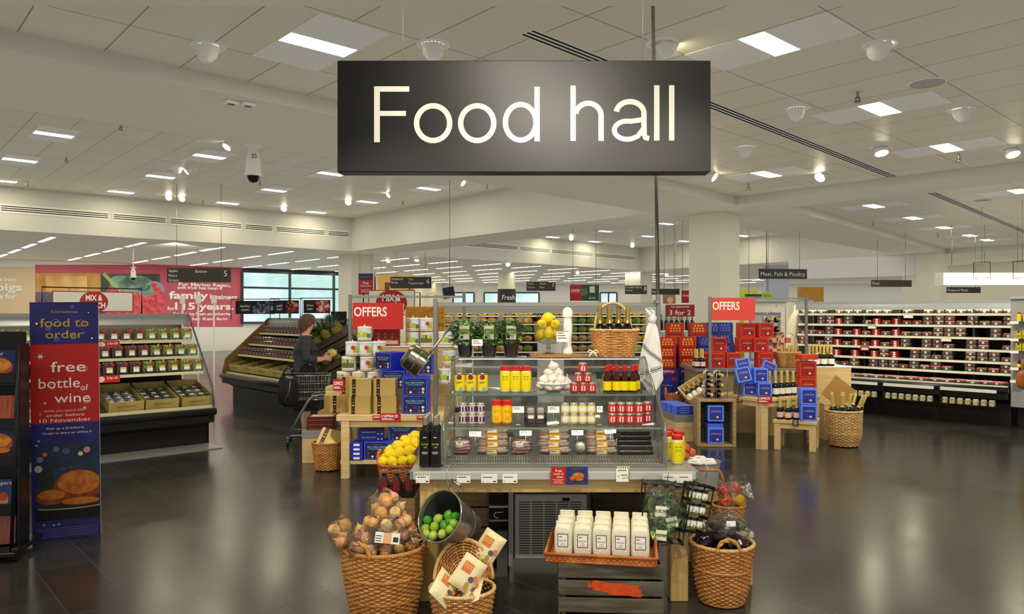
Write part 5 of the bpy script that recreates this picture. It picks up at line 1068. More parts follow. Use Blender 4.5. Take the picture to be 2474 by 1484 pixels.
thing('white_tub', 'round pale metal tub of white packs beyond the mustard jars', 'tub', [('body', M('body', lambda b: [b.lathe([(.105, 0), (.112, .005), (.128, .17), (.131, .172)], C('#cfd0ca', .3, .6), 32, cap=False), b.lathe([(0, .004), (.105, .006), (.125, .172)], C('#cfd0ca', .3, .6), 32, cap=False)])), ('rim', M('rim', lambda b: b.tube([(.131*cos(2*pi*i/32), .131*sin(2*pi*i/32), .172) for i in range(32)], .004, CHROME, 6, True)))], tb)
wp = [('pack', M('pack', lambda b: b.blob(.055, .02, .035, C('#ecebe2', .4, bump=.3, scale=20), None, 14, 8, .05, 2, .7))), ('label', M('label', lambda b: [b.rect(-.03, .03, -.016, .016, -.0215, PAPER), b.rect(-.024, .01, .0, .004, -.022, INK)]))]
for i, p in enumerate([(-.05, -.06, .165), (.04, -.05, .17), (.0, .03, .172), (-.06, .02, .168)]): thing('white_pack', f'soft white food pack in the pale tub, {["front left", "front right", "at the back", "left side"][i]}', 'food pack', wp, tb+V(p), rx=R(-55), rz=rnd.uniform(-.5, .5), group='white packs in the tub')
RON = C('#b8432a', .35, col2='#d0683c', scale=10); ron = M('red_onion', lambda b: b.lathe([(0, -.03), (.022, -.02), (.034, 0), (.026, .02), (.007, .034), (.003, .044)], RON, 16))
for i, p in enumerate([(-.09, .03, .25), (-.13, .06, .215), (-.045, .05, .215), (-.08, .07, .205), (-.1, .0, .20)]): thing('red_onion', f'red onion beside the white tub, {["topmost", "left", "right", "behind", "front"][i]}', 'onion', ron, tb+V(p), rx=rnd.uniform(-1, 1), rz=rnd.uniform(0, 6), group='red onions by the tub')
# --- left side: lemon basket on crate, wrapped bottles
lc = V((PX(966, 4.62), 4.62, 0))
thing('wooden_crate', 'pale slatted crate beneath the lemon basket, left of the table', 'crate', crate(.26, .5, .52, 4, CRATEW), lc+V((.0, -.02, 0)))
lb_ = lc+V((-.01, .06, .522))
thing('lemon_basket', 'orange wicker basket heaped with yellow lemons left of the table', 'basket', [('weave', wicker([(0, .10, .12), (.14, .125, .145)], 14, 32, W4m, .7, .005, .0058)), ('rim', braid(.127, .147, .146, .007, W4m, .7, 52, 26)), ('handle', loop_handle(-.125, .0, .14, .1, .075, .008, W4m, R(90)))], lb_)
ls = [(-.09, -.06, .16), (-.03, -.09, .165), (.035, -.095, .17), (.085, -.08, .175), (-.095, .02, .165), (-.05, -.045, .205), (.01, -.06, .215), (.065, -.05, .225), (-.06, .03, .215), (-.01, -.01, .25), (.05, -.01, .265), (.03, .04, .275), (.095, .0, .265), (.09, .06, .30), (.04, .09, .24), (-.02, .07, .22), (.1, .1, .26), (-.08, .09, .17)]
for i, p in enumerate(ls): thing('lemon', 'yellow lemon heaped in the orange wicker basket', 'lemon', lem, lb_+V(p), rz=rnd.uniform(0, 6), rx=R(90)+rnd.uniform(-.5, .5), ry=rnd.uniform(-.5, .5), s=1.02, group='lemons heaped in the orange basket')
wrapm = [('bottle', M('bottle', lambda b: b.lathe([(.03, 0), (.034, .005), (.034, .06), (.02, .085), (.012, .1), (.012, .125), (0, .126)], C('#17110f', .15, coat=.5), 14))), ('wrap', M('wrap', lambda b: b.lathe([(.037, .0), (.039, .06), (.022, .09), (.018, .12), (.03, .135)], CLING, 14, cap=False))), ('label', M('label', lambda b: b.rect(-.02, .02, .03, .09, -.0395, C('#7e2230', .5))))]
for i in range(3): thing('wrapped_bottle', f'small dark bottle in clear wrap before the lemon basket, {nthof(i, 3)}', 'bottle', wrapm, lc+V((-.06+.075*i, -.2, .535-.0)), rx=R(8), group='wrapped bottles')
# ================================================================== left offers table
LX0, LX1, LY0, LY1, LZ = -1.70, -.66, 7.2, 8.0, .62
t = thing('offers_table', 'pale oak table of gold and blue biscuit boxes, left of centre', 'table', [('tabletop', M('tabletop', lambda b: b.box(LX0, LX1, LY0, LY1, LZ-.06, LZ, PALEW, .004))), ('apron', M('apron', lambda b: b.box(LX0+.06, LX1-.06, LY0+.03, LY0+.05, LZ-.12, LZ-.06, PALEW))), ('lower_shelf', M('lower_shelf', lambda b: b.box(LX0+.03, LX1-.03, LY0+.04, LY1-.04, .135, .175, PALEW, .003)))])
lg2 = M('leg', lambda b: b.box(-.04, .04, -.04, .04, 0, LZ-.06, PALEW, .003))
for x in (LX0+.085, LX1-.06):
    for y in (LY0+.045, LY1-.05): part('leg', lg2, t).location = (x, y, 0)
GOLDB = C('#cdb068', .34, .35, col2='#bf9f55', scale=4)
gb = carton(.215, .16, .17, GOLDB, gold_art)
k_ = 0
for px, z, d in ((815, 0, 7.45), (872, 0, 7.34), (934, 0, 7.34), (849, 1, 7.46), (874, 1, 7.34), (932, 1, 7.34)):
    if px in (849,): d = 7.56
    thing('gold_gift_box', f'gold gift box with dark band on offers table, {["lower row left", "lower row middle", "lower row right", "upper row behind left", "upper row left", "upper row right"][k_]}', 'gift box', gb, (PX(px, d), d, LZ+.001+.171*z), rz=R(35) if px == 815 else 0, group='gold gift boxes on the table'); k_ += 1
bb = carton(.25, .052, .178, BLUE, biscuit_art)
def bstack(px, d, z, n, w3, rz=0.0, s=1.0, grp='blue biscuit boxes'):
    for i in range(n):
        o = V((0, .0535*i*s, 0)); o.rotate(Euler((0, 0, rz)))
        thing('biscuit_box', f'blue biscuit box {w3}'+(f', {nth(i)} from the front' if n > 1 else ''), 'box', bb, V((PX(px, d), d, z))+o, rz=rz, s=s, group=grp)
bstack(1003, 7.30, LZ+.001, 5, 'in the lower right block on offers table')
bstack(1003, 7.30, LZ+.180, 5, 'in the upper right block on offers table')
bstack(1014, 7.62, LZ+.36, 4, 'in the tall rear block behind the hanging pan', s=1.12)
bstack(951, 7.62, LZ+.22, 4, 'in the rear left block beside the tins', R(-6))
bstack(930, 7.72, LZ+.40, 5, 'in the turned block on top beside the tins', R(-40))
bstack(970, 7.28, .176, 4, 'on the low shelf, upper block', 0) if False else None
for px, w3 in ((911, 'left'), (972, 'right')): bstack(px, 7.28, .176, 4, f'in the {w3} block on the low shelf')
bstack(970, 7.29, .176+.179, 4, 'on top of the low shelf blocks')
fb = [('box', M('box', lambda b: b.box(-.125, .125, -.09, .09, 0, .05, BLUE, .003))), ('print', M('print', lambda b: [b.rect(-.12, .12, .006, .044, -.0905, NAVY), b.text('MILK, DARK & WHITE', -.02, .026, .012, -.091, C('#8fd0e8', .5), fit=.13), *[b.disc(.07+.018*i, .015, .007, -.091, C(c, .5), n=8) for i, c in enumerate(('#e4d1a0', '#59301f', '#efe6c8'))]]))]
for i in range(2): thing('biscuit_box', f'blue biscuit box lying flat over the low shelf stack, {["lower", "upper"][i]}', 'box', fb, (PX(898, 7.4), 7.38, .356+.0505*i), rz=R(8), group='flat blue boxes')
eb = [('box', M('box', lambda b: b.box(-.06, .06, -.09, .09, 0, .042, BLUE, .003))), ('label', M('label', lambda b: b.rect(-.03, .03, .01, .03, -.0908, PAPER)))]
for i in range(4): thing('biscuit_box', f'blue biscuit box end-on with white label, {["lowest", "second", "third", "topmost"][i]} by the table leg', 'box', eb, (PX(865, 7.3), 7.32, .176+.043*i), group='end-on blue boxes')
# stepped plinths behind
thing('display_plinth', 'plain wooden step under the pyramid of picture tins', 'plinth', [('block', M('block', lambda b: b.box(-.33, .33, -.12, .12, 0, .22, PALEW, .003))), ('edge', M('edge', lambda b: b.box(-.33, .33, -.125, -.12, .19, .22, C('#bfa878', .5))))], (PX(868, 7.85), 7.86, LZ))
thing('display_plinth', 'tall wooden block holding hamper and picture tins behind the table', 'plinth', [('block', M('block', lambda b: b.box(-1.62, -.58, 8.14, 9.0, 0, 1.235, PALEW, .003))), ('top', M('top', lambda b: b.box(-1.63, -.57, 8.13, 9.01, 1.235, 1.245, WHITE)))])
# picture tins
TINW = C('#d9e2ea', .3); LEAFY = C('#9fb84a', .35, col2='#d3cf4a', scale=16); TREE = C('#7d6a3a', .4, col2='#5d7a34', scale=22); CRM = C('#f0ead8', .35)
def cake_tin(kind):
    r_, h = .073, .150
    def art(b):
        def patch(a0, a1, z0, z1, m, q=1.006):
            k = 8; b.add([(r_*q*cos(R(a0+(a1-a0)*i/k)), r_*q*sin(R(a0+(a1-a0)*i/k)), z) for z in (z0, z1) for i in range(k+1)], [(i, i+1, k+2+i, k+1+i) for i in range(k)], m, None, True)
        if kind == 0: patch(-150, -60, .035, .09, LEAFY); patch(-120, -95, .06, .115, C('#e3d545', .4), 1.01); patch(-60, -20, .03, .075, TREE)
        elif kind == 1: patch(-140, -100, .05, .11, C('#f6f4ee', .4)); patch(-75, -20, .03, .1, LEAFY); b.disc(.02, .085, .022, -r_*1.03, C('#d9322a', .4), n=16)
        else: patch(-150, -30, .03, .085, TREE); patch(-100, -80, .05, .12, C('#7a5a34', .5), 1.01); patch(-140, -95, .085, .12, LEAFY, 1.012); patch(-70, -30, .08, .115, LEAFY, 1.012)
        for i in range(16): a = R(-180+11.5*i); b.poly([(r_*1.03*cos(a+q), r_*1.03*sin(a+q), z) for q, z in ((-.05, .003), (.03, .003), (.07, .02), (-.01, .02))], C(['#7a8a4a', '#b5503a'][i % 2 if kind != 1 else 1], .5))
    return [('body', M('body', lambda b: b.lathe([(r_*1.02, 0), (r_*1.02, .024), (r_, .025), (r_, .13)], [CRM, CRM, TINW], 24))), ('picture', M('picture', art)), ('lid', M('lid', lambda b: [b.lathe([(r_*1.04, .128), (r_*1.04, .142), (r_*.98, .148), (0, .150)], CRM, 24), b.blob(.009, .009, .009, WHITE, TR(0, 0, .158), 8, 6)]))]
tk = [cake_tin(i) for i in range(3)]
tz = LZ+.221; tl = [(831, 0, 2), (867, 0, 0), (904, 0, 1), (843, 1, 2), (887, 1, 1), (921, 1, 2), (852, 2, 1), (884, 2, 1), (915, 2, 1), (881, 3, 0)]
for i, (px, lv, kd) in enumerate(tl):
    d = 7.88+(.05 if px > 910 and lv else 0)
    thing('cake_tin', f'round picture tin in the pyramid by the offers sign, {["bottom left", "bottom middle", "bottom right", "second layer left", "second layer middle", "second layer right", "third layer left", "third layer middle", "third layer right", "topmost"][i]}', 'tin', tk[kd], (PX(px, d), d, tz+.1505*lv+(.008*lv)), group='picture tins in the pyramid')
for i, (px, lv, kd) in enumerate([(997, 0, 0), (1031, 0, 2), (998, 1, 0), (1030, 1, 1)]):
    thing('cake_tin', f'round picture tin on the tall block left of the steel post, {["lower left", "lower right", "upper left", "upper right"][i]}', 'tin', tk[kd], (PX(px, 8.28), 8.28, 1.246+.16*lv), group='picture tins on the tall block')
for i, (px, py, d) in enumerate([(1076, 835, 7.85), (1085, 880, 7.9), (1072, 925, 7.8), (1093, 835, 8.0)]):
    thing('cake_tin', f'yellow-green picture tin seen between post and basil, {["top left", "second down", "lowest", "top right"][i]}', 'tin', tk[0], (PX(px, d), d, PZ(py, d)), group='picture tins behind the post')
thing('tin_stand', 'pale stepped stand holding the tins behind the steel post', 'stand', [('step', M('step', lambda b: [b.box(-.72, -.60, 7.9-.20, 7.9+.0, 0, PZ(925, 7.8), WHITE)])), ('step', M('step', lambda b: b.box(-.75, -.52, 7.92-.1+.0, 8.1, 0, PZ(835, 7.85), PALEW)))]) if False else None
thing('white_shelf', 'narrow white shelf tower with tins behind the steel post', 'shelf', [('shelf_board', M('shelf_board', lambda b, z=z: b.box(-.60, -.42, 7.72, 8.12, z-.02, z-.001, WHITE, .002))) for z in (PZ(835, 7.85), PZ(880, 7.9), PZ(925, 7.8), PZ(990, 7.8))]+[('upright', M('upright', lambda b, x=x: b.box(x, x+.01, 8.08, 8.12, 0, 1.5, WHITE))) for x in (-.60, -.43)])
thing('red_gift_box', 'dark red box with gold pictures below the offers sign', 'gift box', [('box', M('box', lambda b: b.box(-.14, .14, 0, .1, 0, .185, C('#8e1d1c', .4), .003))), ('print', M('print', lambda b: [*[b.disc(-.085+.075*i, .13-.035*j, .011, -.0008, GOLD, n=10) for i in range(3) for j in range(2)], b.rect(-.08, .13, .02, .06, -.0008, C('#c9b49a', .5)), b.rect(-.07, -.04, .035, .055, -.0012, RED)]))], (PX(934, 8.2), 8.17, 1.246))
HAM = C('#c9963f', .55, col2='#a87428', scale=30)
def flatweave(b, w_, h, y):
    for j in range(int(h/.016)):
        z = .008+.016*j; b.tube([(-w_/2+w_*i/28, y-.003+.004*(1 if (i+j) % 2 else -1), z) for i in range(29)], .0075, HAM, 4)
thing('wicker_hamper', 'upright golden woven hamper behind the picture tins', 'hamper', [('body', M('body', lambda b: b.box(-.22, .22, 0, .16, 0, .44, HAM, .004))), ('weave', M('weave', lambda b: flatweave(b, .44, .44, -.003)))], (PX(1028, 8.6), 8.55, 1.246))
# offers frame
def offers(px0, px1, py0, py1, d, txw, label, cm, bar_, posts, ptop):
    fx0, fx1 = PX(posts[0], d), PX(posts[1], d); zt = PZ(ptop, d)
    thing('sign_frame', bar_, 'frame', [('post', M('post', lambda b, x=x: [b.box(x-.017, x+.017, d-.017, d+.017, 0, zt+(.03 if x == fx1 else 0), GREYM, .003)])) for x in (fx0, fx1)]+[('crossbar', M('crossbar', lambda b: b.box(fx0+.017, fx1-.017, d-.012, d+.012, zt-.035, zt-.012, STEEL, .002)))])
    w_, h = PX(px1, d)-PX(px0, d), PZ(py0, d)-PZ(py1, d)
    thing('offers_sign', label, 'sign', [('board', M('board', lambda b: b.box(-w_/2, w_/2, 0, .004, -h, 0, cm))), ('lettering', M('lettering', lambda b: b.text('OFFERS', -w_/2+.014, -h*txw[2], h*txw[1], -.001, PAPER, 'L', .018, fit=w_*txw[0]))), ('clip', M('clip', lambda b: [b.box(x-.006, x+.006, -.001, .005, -.01, zt-.03-PZ(py0, d), STEEL) for x in (w_*.35,)]))], ((PX(px0, d)+PX(px1, d))/2, d-.02, PZ(py0, d)))
offers(853, 975, 732, 796, 8.06, (.65, .34, .50), 'red OFFERS sign hanging above the picture tins', C('#c32a25', .45), 'grey steel sign frame standing behind the left offers table', (846, 1121), 712)
def saletag(px, py, d, w_, h, label, rz=0, txt='1/2PRICE', stem=None, m='#b01c24'):
    ps = [('card', M('card', lambda b: b.box(-w_/2, w_/2, 0, .002, -h/2, h/2, C(m, .45)))), ('lettering', M('lettering', lambda b: [b.text(txt, -w_*.44, h*.02, h*.3, -.001, PAPER, 'L', .02, fit=w_*.8), *[b.rect(-w_*.42, w_*(.1+.1*i), -h*(.18+.12*i), -h*(.12+.12*i), -.001, PAPER) for i in range(2)]]))]
    if stem: ps.append(('stem', M('stem', lambda b: b.tube([(0, .004, -h/2), (0, .004, stem-PZ(py, d))], .003, STEEL, 5))))
    thing('sale_tag', label, 'price card', ps, (PX(px, d), d, PZ(py, d)), rz=rz)
saletag(943, 1009, LY0-.006, .2, .08, 'red half price tag hung on the front edge of offers table')
saletag(818, 931, 7.25, .11, .11, 'red half price card on a stem beside the gold boxes', stem=LZ)
for i, px in enumerate((910, 1017)): thing('shelf_ticket', f'small red ticket on the offers table edge, {["left", "right"][i]} one', 'price ticket', [('ticket', M('ticket', lambda b: [b.box(-.04, .04, 0, .001, -.045, 0, C('#b01c24', .5)), b.rect(-.03, .03, -.02, -.012, -.0006, PAPER)]))], (PX(px, LY0), LY0-.003, LZ-.004))
# hanging pan
ps_ = C('#b3ac93', .16, 1.0, bump=.1, scale=60)
pz = V((PX(1002, 4.9), 4.9, PZ(868, 4.9)))
pan = thing('hanging_pan', 'shiny steel pot with long handle hanging from the left steel post', 'pan', [('pot', M('pot', lambda b: [b.lathe([(.0, -.075), (.06, -.072), (.085, -.05), (.092, 0), (.093, .06), (.1, .066)], ps_, 32, cap=False), b.lathe([(0, -.07), (.082, -.045), (.09, .06)], C('#8b866f', .2, 1), 32, cap=False)])), ('rim', M('rim', lambda b: [b.tube([(.1*cos(2*pi*i/32), .1*sin(2*pi*i/32), .066) for i in range(32)], .004, CHROME, 6, True), b.tube([(.092*cos(2*pi*i/32), .092*sin(2*pi*i/32), .01) for i in range(32)], .003, CHROME, 6, True)])), ('handle', M('handle', lambda b: [b.tube([(0, -.085, .05), (0, -.12, .06), (0, -.33, .065)], [.009, .008, .010], STEEL, 8)]))], pz, rx=0)
pan.rotation_euler = Euler((R(-86), 0, 0)); pan.rotation_mode = 'XYZ'
az = V((.70, .12, -.5)).normalized(); ay = -(V((.46, .05, .9))-az*az.dot(V((.46, .05, .9)))).normalized(); axx = ay.cross(az)
pan.rotation_euler = MX((axx, ay, az)).transposed().to_euler()
thing('wire_hook', 'curled wire hook holding the pan on the left steel post', 'hook', [('wire', M('wire', lambda b: b.tube([(.0, 0, 0), (.012, 0, .05), (-.02, .01, .07), (-.035, .02, .10), (-.02, .05, .13), (.015, .085, .135), (.03, .118, .12)], .002, STEEL, 5)))], (PX(1037, 4.9), 4.93, PZ(757, 4.9)))
# plinth with red boxes, basket with tilted gold box
thing('side_plinth', 'low oak plinth with grey top band left of the offers table', 'plinth', [('body', M('body', lambda b: b.box(-2.24, -1.9, 7.95, 9.1, 0, .27, PALEW, .003))), ('top_band', M('top_band', lambda b: b.box(-2.245, -1.895, 7.945, 9.1, .27, .35, C('#9fa09a', .4, .4), .003)))])
rbx = [('box', M('box', lambda b: b.box(-.15, .15, -.11, .11, 0, .045, C('#5f1a1e', .35), .003))), ('print', M('print', lambda b: [b.rect(-.13, .13, .006, .012, -.1105, GOLD), b.box(-.12, .12, -.08, .08, .0451, .046, C('#c9c2b4', .5))]))]
for i in range(3): thing('flat_gift_box', f'flat dark red box on the low oak plinth, {["lowest", "middle", "topmost"][i]} of three', 'gift box', rbx, (-2.06, 8.1+.01*i, .351+.0465*i), rz=R(4), group='flat dark red boxes')
thing('brown_box', 'tan cardboard box tilted behind the dark red boxes', 'box', [('box', M('box', lambda b: [b.box(-.13, .13, -.1, .1, 0, .18, C('#a8793f', .7), .004)])), ('tape', M('tape', lambda b: b.rect(-.13, .13, .08, .10, -.1006, C('#8f6432', .5))))], (PX(812, 8.3), 8.3, .40), ry=R(-22))
gbk = V((PX(791, 7.63), 7.63, 0))
thing('wicker_basket', 'round wicker basket with tilted gold box beside the offers table', 'basket', [('weave', wicker([(.01, .115, .115), (.28, .15, .15)], 20, 30, W1m, 1, .006, .007)), ('rim', braid(.152, .152, .285, .008, W1m, 1, 48, 24)), ('handle', loop_handle(.152, 0, .28, .11, .07, .008, W1m, R(90)))], gbk)
thing('gold_gift_box', 'gold gift box with black band standing tilted in the round basket', 'gift box', carton(.26, .09, .2, GOLDB, gold_art), gbk+V((.01, -.02, .22)), rx=R(-38), ry=R(12), rz=R(-8))
# ================================================================== open chillers
CASEB = C('#121213', .4); CASEG = C('#8f918f', .35, .5); RAIL = C('#d9cf9f', .5); DECKM = C('#3a3a36', .6); INNER = C('#24241f', .6)
TUBE = emis('#fff1c8', 26.0)
def case(label, org, rz, L, D, H, shelves, bump, deck, setb, canopy, rail=RAIL, inner=INNER, canm=CASEG, lit=True, ends=(1, 1), railh=.035, glass=True, name='open_chiller'):
    """x along the front, y = 0 at the bumper; shelves: (front y, z); deck: (y0, z0, z1)"""
    ps = [('base', M('base', lambda b: [b.box(0, L, .2, D, 0, bump-.12, CASEB), b.add([(0, .0, bump-.02), (L, .0, bump-.02), (L, .2, bump-.2), (0, .2, bump-.2)], [(0, 3, 2, 1)], CASEB), b.box(0, L, .0, D, bump-.13, bump-.03, CASEB)])),
          ('bumper', M('bumper', lambda b: b.tube([(-.02, 0, bump), (L+.02, 0, bump)], .045, C('#1b1b1d', .3), 10))),
          ('back_wall', M('back_wall', lambda b: b.box(0, L, D-.04, D, bump-.05, H, inner))),
          ('canopy', M('canopy', lambda b: [b.box(0, L, setb, D, H-.05, H, canm, .004), b.add([p for x in (0, L) for p in [(x, setb+.10*(1-cos(R(a)))-.03, H-.14+.14*sin(R(a))) for a in (0, 25, 50, 75, 90)]], [(i, i+5, i+6, i+1) for i in range(4)], canm, None, True)])),
          ('deck', M('deck', lambda b: [b.add([(0, deck[0], deck[1]), (L, deck[0], deck[1]), (L, D-.05, deck[2]), (0, D-.05, deck[2])], [(0, 1, 2, 3)], DECKM), b.box(0, L, deck[0]-.02, deck[0], bump-.04, deck[1]+.02, rail)]))]
    if lit: ps.append(('glow_strip', M('glow_strip', lambda b: b.box(.05, L-.05, setb+.05, setb+.085, H-.075, H-.055, TUBE))))
    for y, z in shelves: ps.append(('shelf', M('shelf', lambda b: [b.box(.02, L-.02, y, D-.04, z-.018, z-.001, C('#5c5b52', .5)), b.box(.02, L-.02, y-.008, y, z-railh+.005, z+.004, rail)])))
    for e_, x in ((ends[0], 0), (ends[1], L)):
        if e_:
            pr = [(0, bump-.1), (0, bump+.05), (.06, bump+.30), (setb-.08, H-.08), (setb, H), (D, H), (D, 0), (.2, 0), (.2, bump-.2)]
            if e_ == 2: ps.append(('end_panel', M('end_panel', lambda b: [b.add([(x+o, y, z) for o in (-.015, .015) for y, z in pr], [tuple(range(9)), tuple(range(17, 8, -1))]+[(i, 9+i, 9+(i+1) % 9, (i+1) % 9) for i in range(9)], C('#8a6a3a', .5, col2='#6d4f29', scale=5))])))
            else: ps.append(('end_panel', M('end_panel', lambda b: [b.poly([(x, y, z) for y, z in pr[1:6]+[(D, bump)]], GLASS), b.tube([(x, y, z) for y, z in pr[1:5]], .012, C('#4d5a58', .2), 6), b.box(x-.012, x+.012, .2, D, 0, bump, CASEB)])))
    return thing(name, label, 'chiller', ps, org, rz)
u_, v_ = V((UX, UY, 0)), V((VX, VY, 0))
def frame_pt(org, rz, x, y, z):
    p = V((x, y, 0)); p.rotate(Euler((0, 0, rz))); return V((org[0]+p.x, org[1]+p.y, z))
def seen(p, lo=-15, hi=2490): return lo < CX+F*p.x/p.y < hi
# --- grape chiller
gr_rz = R(42); GL = 3.6; gr_o = V((-3.60, 9.0, 0))-u_*GL
gsh = [(.70, 1.267), (.50, 1.072), (.30, .89)]
case('long black open chiller of grape punnets behind the tall banner', gr_o, gr_rz, GL, 1.2, 1.6, gsh, .42, (.09, .47, .74), .9, 1)
GRR = C('#5a2532', .25, col2='#8b4a52', scale=40); GRG = C('#97a748', .25, col2='#b4bf6a', scale=40)
def punnet(gm, w_=.115, lid=False, lab='#d9c98a'):
    def gr(b):
        rr = random.Random(3)
        for i in range(26): b.blob(.014, .014, .016, gm, TR(rr.uniform(-.042, .042), rr.uniform(-.035, .035), .018+rr.random()*.075), 7, 5)
    return [('grapes', M('grapes', gr)), ('tub', M('tub', lambda b: b.box(-.055, .055, -.05, .05, 0, .10, CLEAR, .012))), ('label', M('label', lambda b: [b.rect(-.025, .03, .02, .062, -.0512, PAPER), b.rect(-.025, .03, .045, .062, -.0516, C(lab, .5)), b.disc(.03, .085, .013, -.0514, RED, n=10)]))]
pR, pG = punnet(GRR), punnet(GRG, lab='#c9c24a')
for si, (y, z) in enumerate(gsh):
    k_ = 0
    for i in range(25):
        x = .12+.142*i; p = frame_pt(gr_o, gr_rz, x, y+.07, z+.001)
        px = CX+F*p.x/p.y
        if not seen(p) or 72 < px < 205: continue
        red = 200 < px < 352
        thing('grape_punnet', f'clear punnet of {"red" if red else "green"} grapes on the {["top", "middle", "lowest"][si]} shelf of the grape chiller, {nth(k_)} along', 'punnet', pR if red else pG, p, gr_rz+rnd.uniform(-.08, .08), s=(1.14, 1.1, 1.45), group=f'grape punnets, {["top", "middle", "lowest"][si]} shelf'); k_ += 1
BOXW = C('#b8a45e', .6, col2='#a18c48', scale=4)
trayb = [('tray', M('tray', lambda b: [b.box(-.27, .27, -.30, -.29, 0, .12, BOXW), b.box(-.27, .27, .29, .30, 0, .14, BOXW), b.box(-.27, -.258, -.29, .29, 0, .12, BOXW), b.box(.258, .27, -.29, .29, 0, .12, BOXW), b.box(-.258, .258, -.29, .29, 0, .01, BOXW)])), ('print', M('print', lambda b: b.text('FARM PRODUCE', 0, .05, .028, -.301, C('#5a4a1c', .6), fit=.3)))]
dslope = atan2(.27, 1.06)
clp = [('tub', M('tub', lambda b: b.box(-.065, .065, -.05, .05, 0, .05, C('#1c1c1d', .3), .006))), ('lid', M('lid', lambda b: b.box(-.067, .067, -.052, .052, .05, .062, CLEAR, .004))), ('contents', M('contents', lambda b: b.box(-.055, .055, -.042, .042, .03, .054, C('#7d8a4a', .4, col2='#4d3a2a', scale=40), .006))), ('label', M('label', lambda b: b.box(-.03, .03, -.02, .02, .0622, .063, PAPER)))]
foilb = [('bag', M('bag', lambda b: b.blob(.07, .05, .035, C('#c9c9c6', .15, .8, bump=.8, scale=30), TR(0, 0, .03), 12, 8, .15, 3))), ('label', M('label', lambda b: b.box(-.02, .02, -.03, .0, .06, .064, PAPER)))]
def gx_at(px, y, org, rz, L):
    return min((abs(CX+F*frame_pt(org, rz, L*k/400, y, 0).x/frame_pt(org, rz, L*k/400, y, 0).y-px), L*k/400) for k in range(401))[1]
for i, px in enumerate((48, 288, 374, 458)):
    x = gx_at(px, .43, gr_o, gr_rz, GL); o = frame_pt(gr_o, gr_rz, x, .43, .555); w3 = ['between stand and banner', 'right beside the banner', 'in the middle', 'at the right end'][i]
    tr_ = thing('produce_tray', f'wooden produce tray on the grape chiller deck, {w3}', 'tray', trayb, o, gr_rz, rx=dslope, s=(.68, 1, 1), group='wooden trays of the grape chiller')
    for r_ in range(4):
        for c_ in range(3):
            q = V((-.112+.112*c_, -.2+.13*r_, .014)); q.rotate(Euler((dslope, 0, gr_rz)))
            thing('foil_bag' if i == 1 else 'fruit_tub', (f'silvery foil bag in the tray beside the banner, {nth(r_)} row, {["left", "middle", "right"][c_]}' if i == 1 else f'black tub of fruit, deck tray {w3}, {nth(r_)} row, {["left", "middle", "right"][c_]}'), 'bag' if i == 1 else 'tub', foilb if i == 1 else clp, o+q, gr_rz+rnd.uniform(-.08, .08), rx=dslope, s=(.82, 1, 1), group='foil bags' if i == 1 else f'fruit tubs in deck tray {i}')
for z, y, w3 in ((1.262, .68, 'top'), (.885, .28, 'lowest')):
    o = frame_pt(gr_o, gr_rz, gx_at(262, y, gr_o, gr_rz, GL), y, z)
    thing('shelf_flag', f'red and white two for four pounds flag on the {w3} grape shelf', 'price card', [('card', M('card', lambda b: [b.box(-.12, .12, 0, .002, -.07, .012, RED), b.disc(-.075, -.03, .036, -.0006, PAPER, rz=.03), b.text('MIX', -.075, -.03, .018, -.001, RED, bold=.02), b.text('MATCH', -.075, -.048, .011, -.001, RED, bold=.02), b.text('2 for £4', .04, -.03, .026, -.001, PAPER, bold=.02, fit=.11)]))], o+v_*.012, gr_rz)
def mixsign(label, o, rz, w_, h, fw, fh, z0, name='mix_sign'):
    thing(name, label, 'sign', [('board', M('board', lambda b: [b.box(-w_/2, w_/2, 0, .006, z0, z0+h, C('#a3211f', .45)), b.rect(-w_/2+.012, w_/2-.012, z0+.012, z0+h-.012, -.001, C('#d6d2c4', .6)), b.disc(0, z0+h*.48, h*.62, -.0016, C('#a3211f', .45), rz=h*.52, n=32)])),
        ('lettering', M('lettering', lambda b: [b.text('MIX &', 0, z0+h*.56, h*.26, -.0022, PAPER, bold=.025, fit=h*.72), b.text('MATCH', 0, z0+h*.20, h*.26, -.0022, PAPER, bold=.025, fit=h*.98)])),
        ('frame', M('frame', lambda b: [b.tube([(-fw/2, .01, 0), (-fw/2, .01, fh), (fw/2, .01, fh), (fw/2, .01, 0)], .009, BLACKP, 6), b.tube([(-w_*.3, .008, z0+h), (-w_*.3, .01, fh)], .003, BLACKP, 5), b.tube([(w_*.3, .008, z0+h), (w_*.3, .01, fh)], .003, BLACKP, 5)]))], o, rz)
mixsign('white MIX & MATCH sign with red disc in black frame on the grape chiller', frame_pt(gr_o, gr_rz, GL-1.07, 1.0, 1.6), gr_rz, .88, .25, 1.08, .31, .02)
tp = MB(); c_ = [frame_pt(gr_o, gr_rz, x, y, 0) for x, y in ((.0, .2), (0, -.22), (GL+.02, -.22), (GL+.02, .2))]
tp.prism([(p.x, p.y) for p in c_], .0, .012, C('#8f8e86', .35, .2)); struct('trim_1', tp)
thing('chalk_board', 'black chalk board standing behind the pineapples', 'board', [('board', M('board', lambda b: b.box(-.11, .11, 0, .02, 1.22, 1.63, C('#17171a', .6)))), ('lettering', M('lettering', lambda b: [b.text('Delicious', 0, 1.48, .035, -.001, C('#8d8d88', .7), shear=.2, fit=.16), b.text('and juicy', 0, 1.40, .035, -.001, C('#8d8d88', .7), shear=.2, fit=.15)])), ('post', M('post', lambda b: b.box(-.015, .015, .02, .05, 0, 1.4, BLACKP)))], (PX(818, 10.55), 10.55, 0))
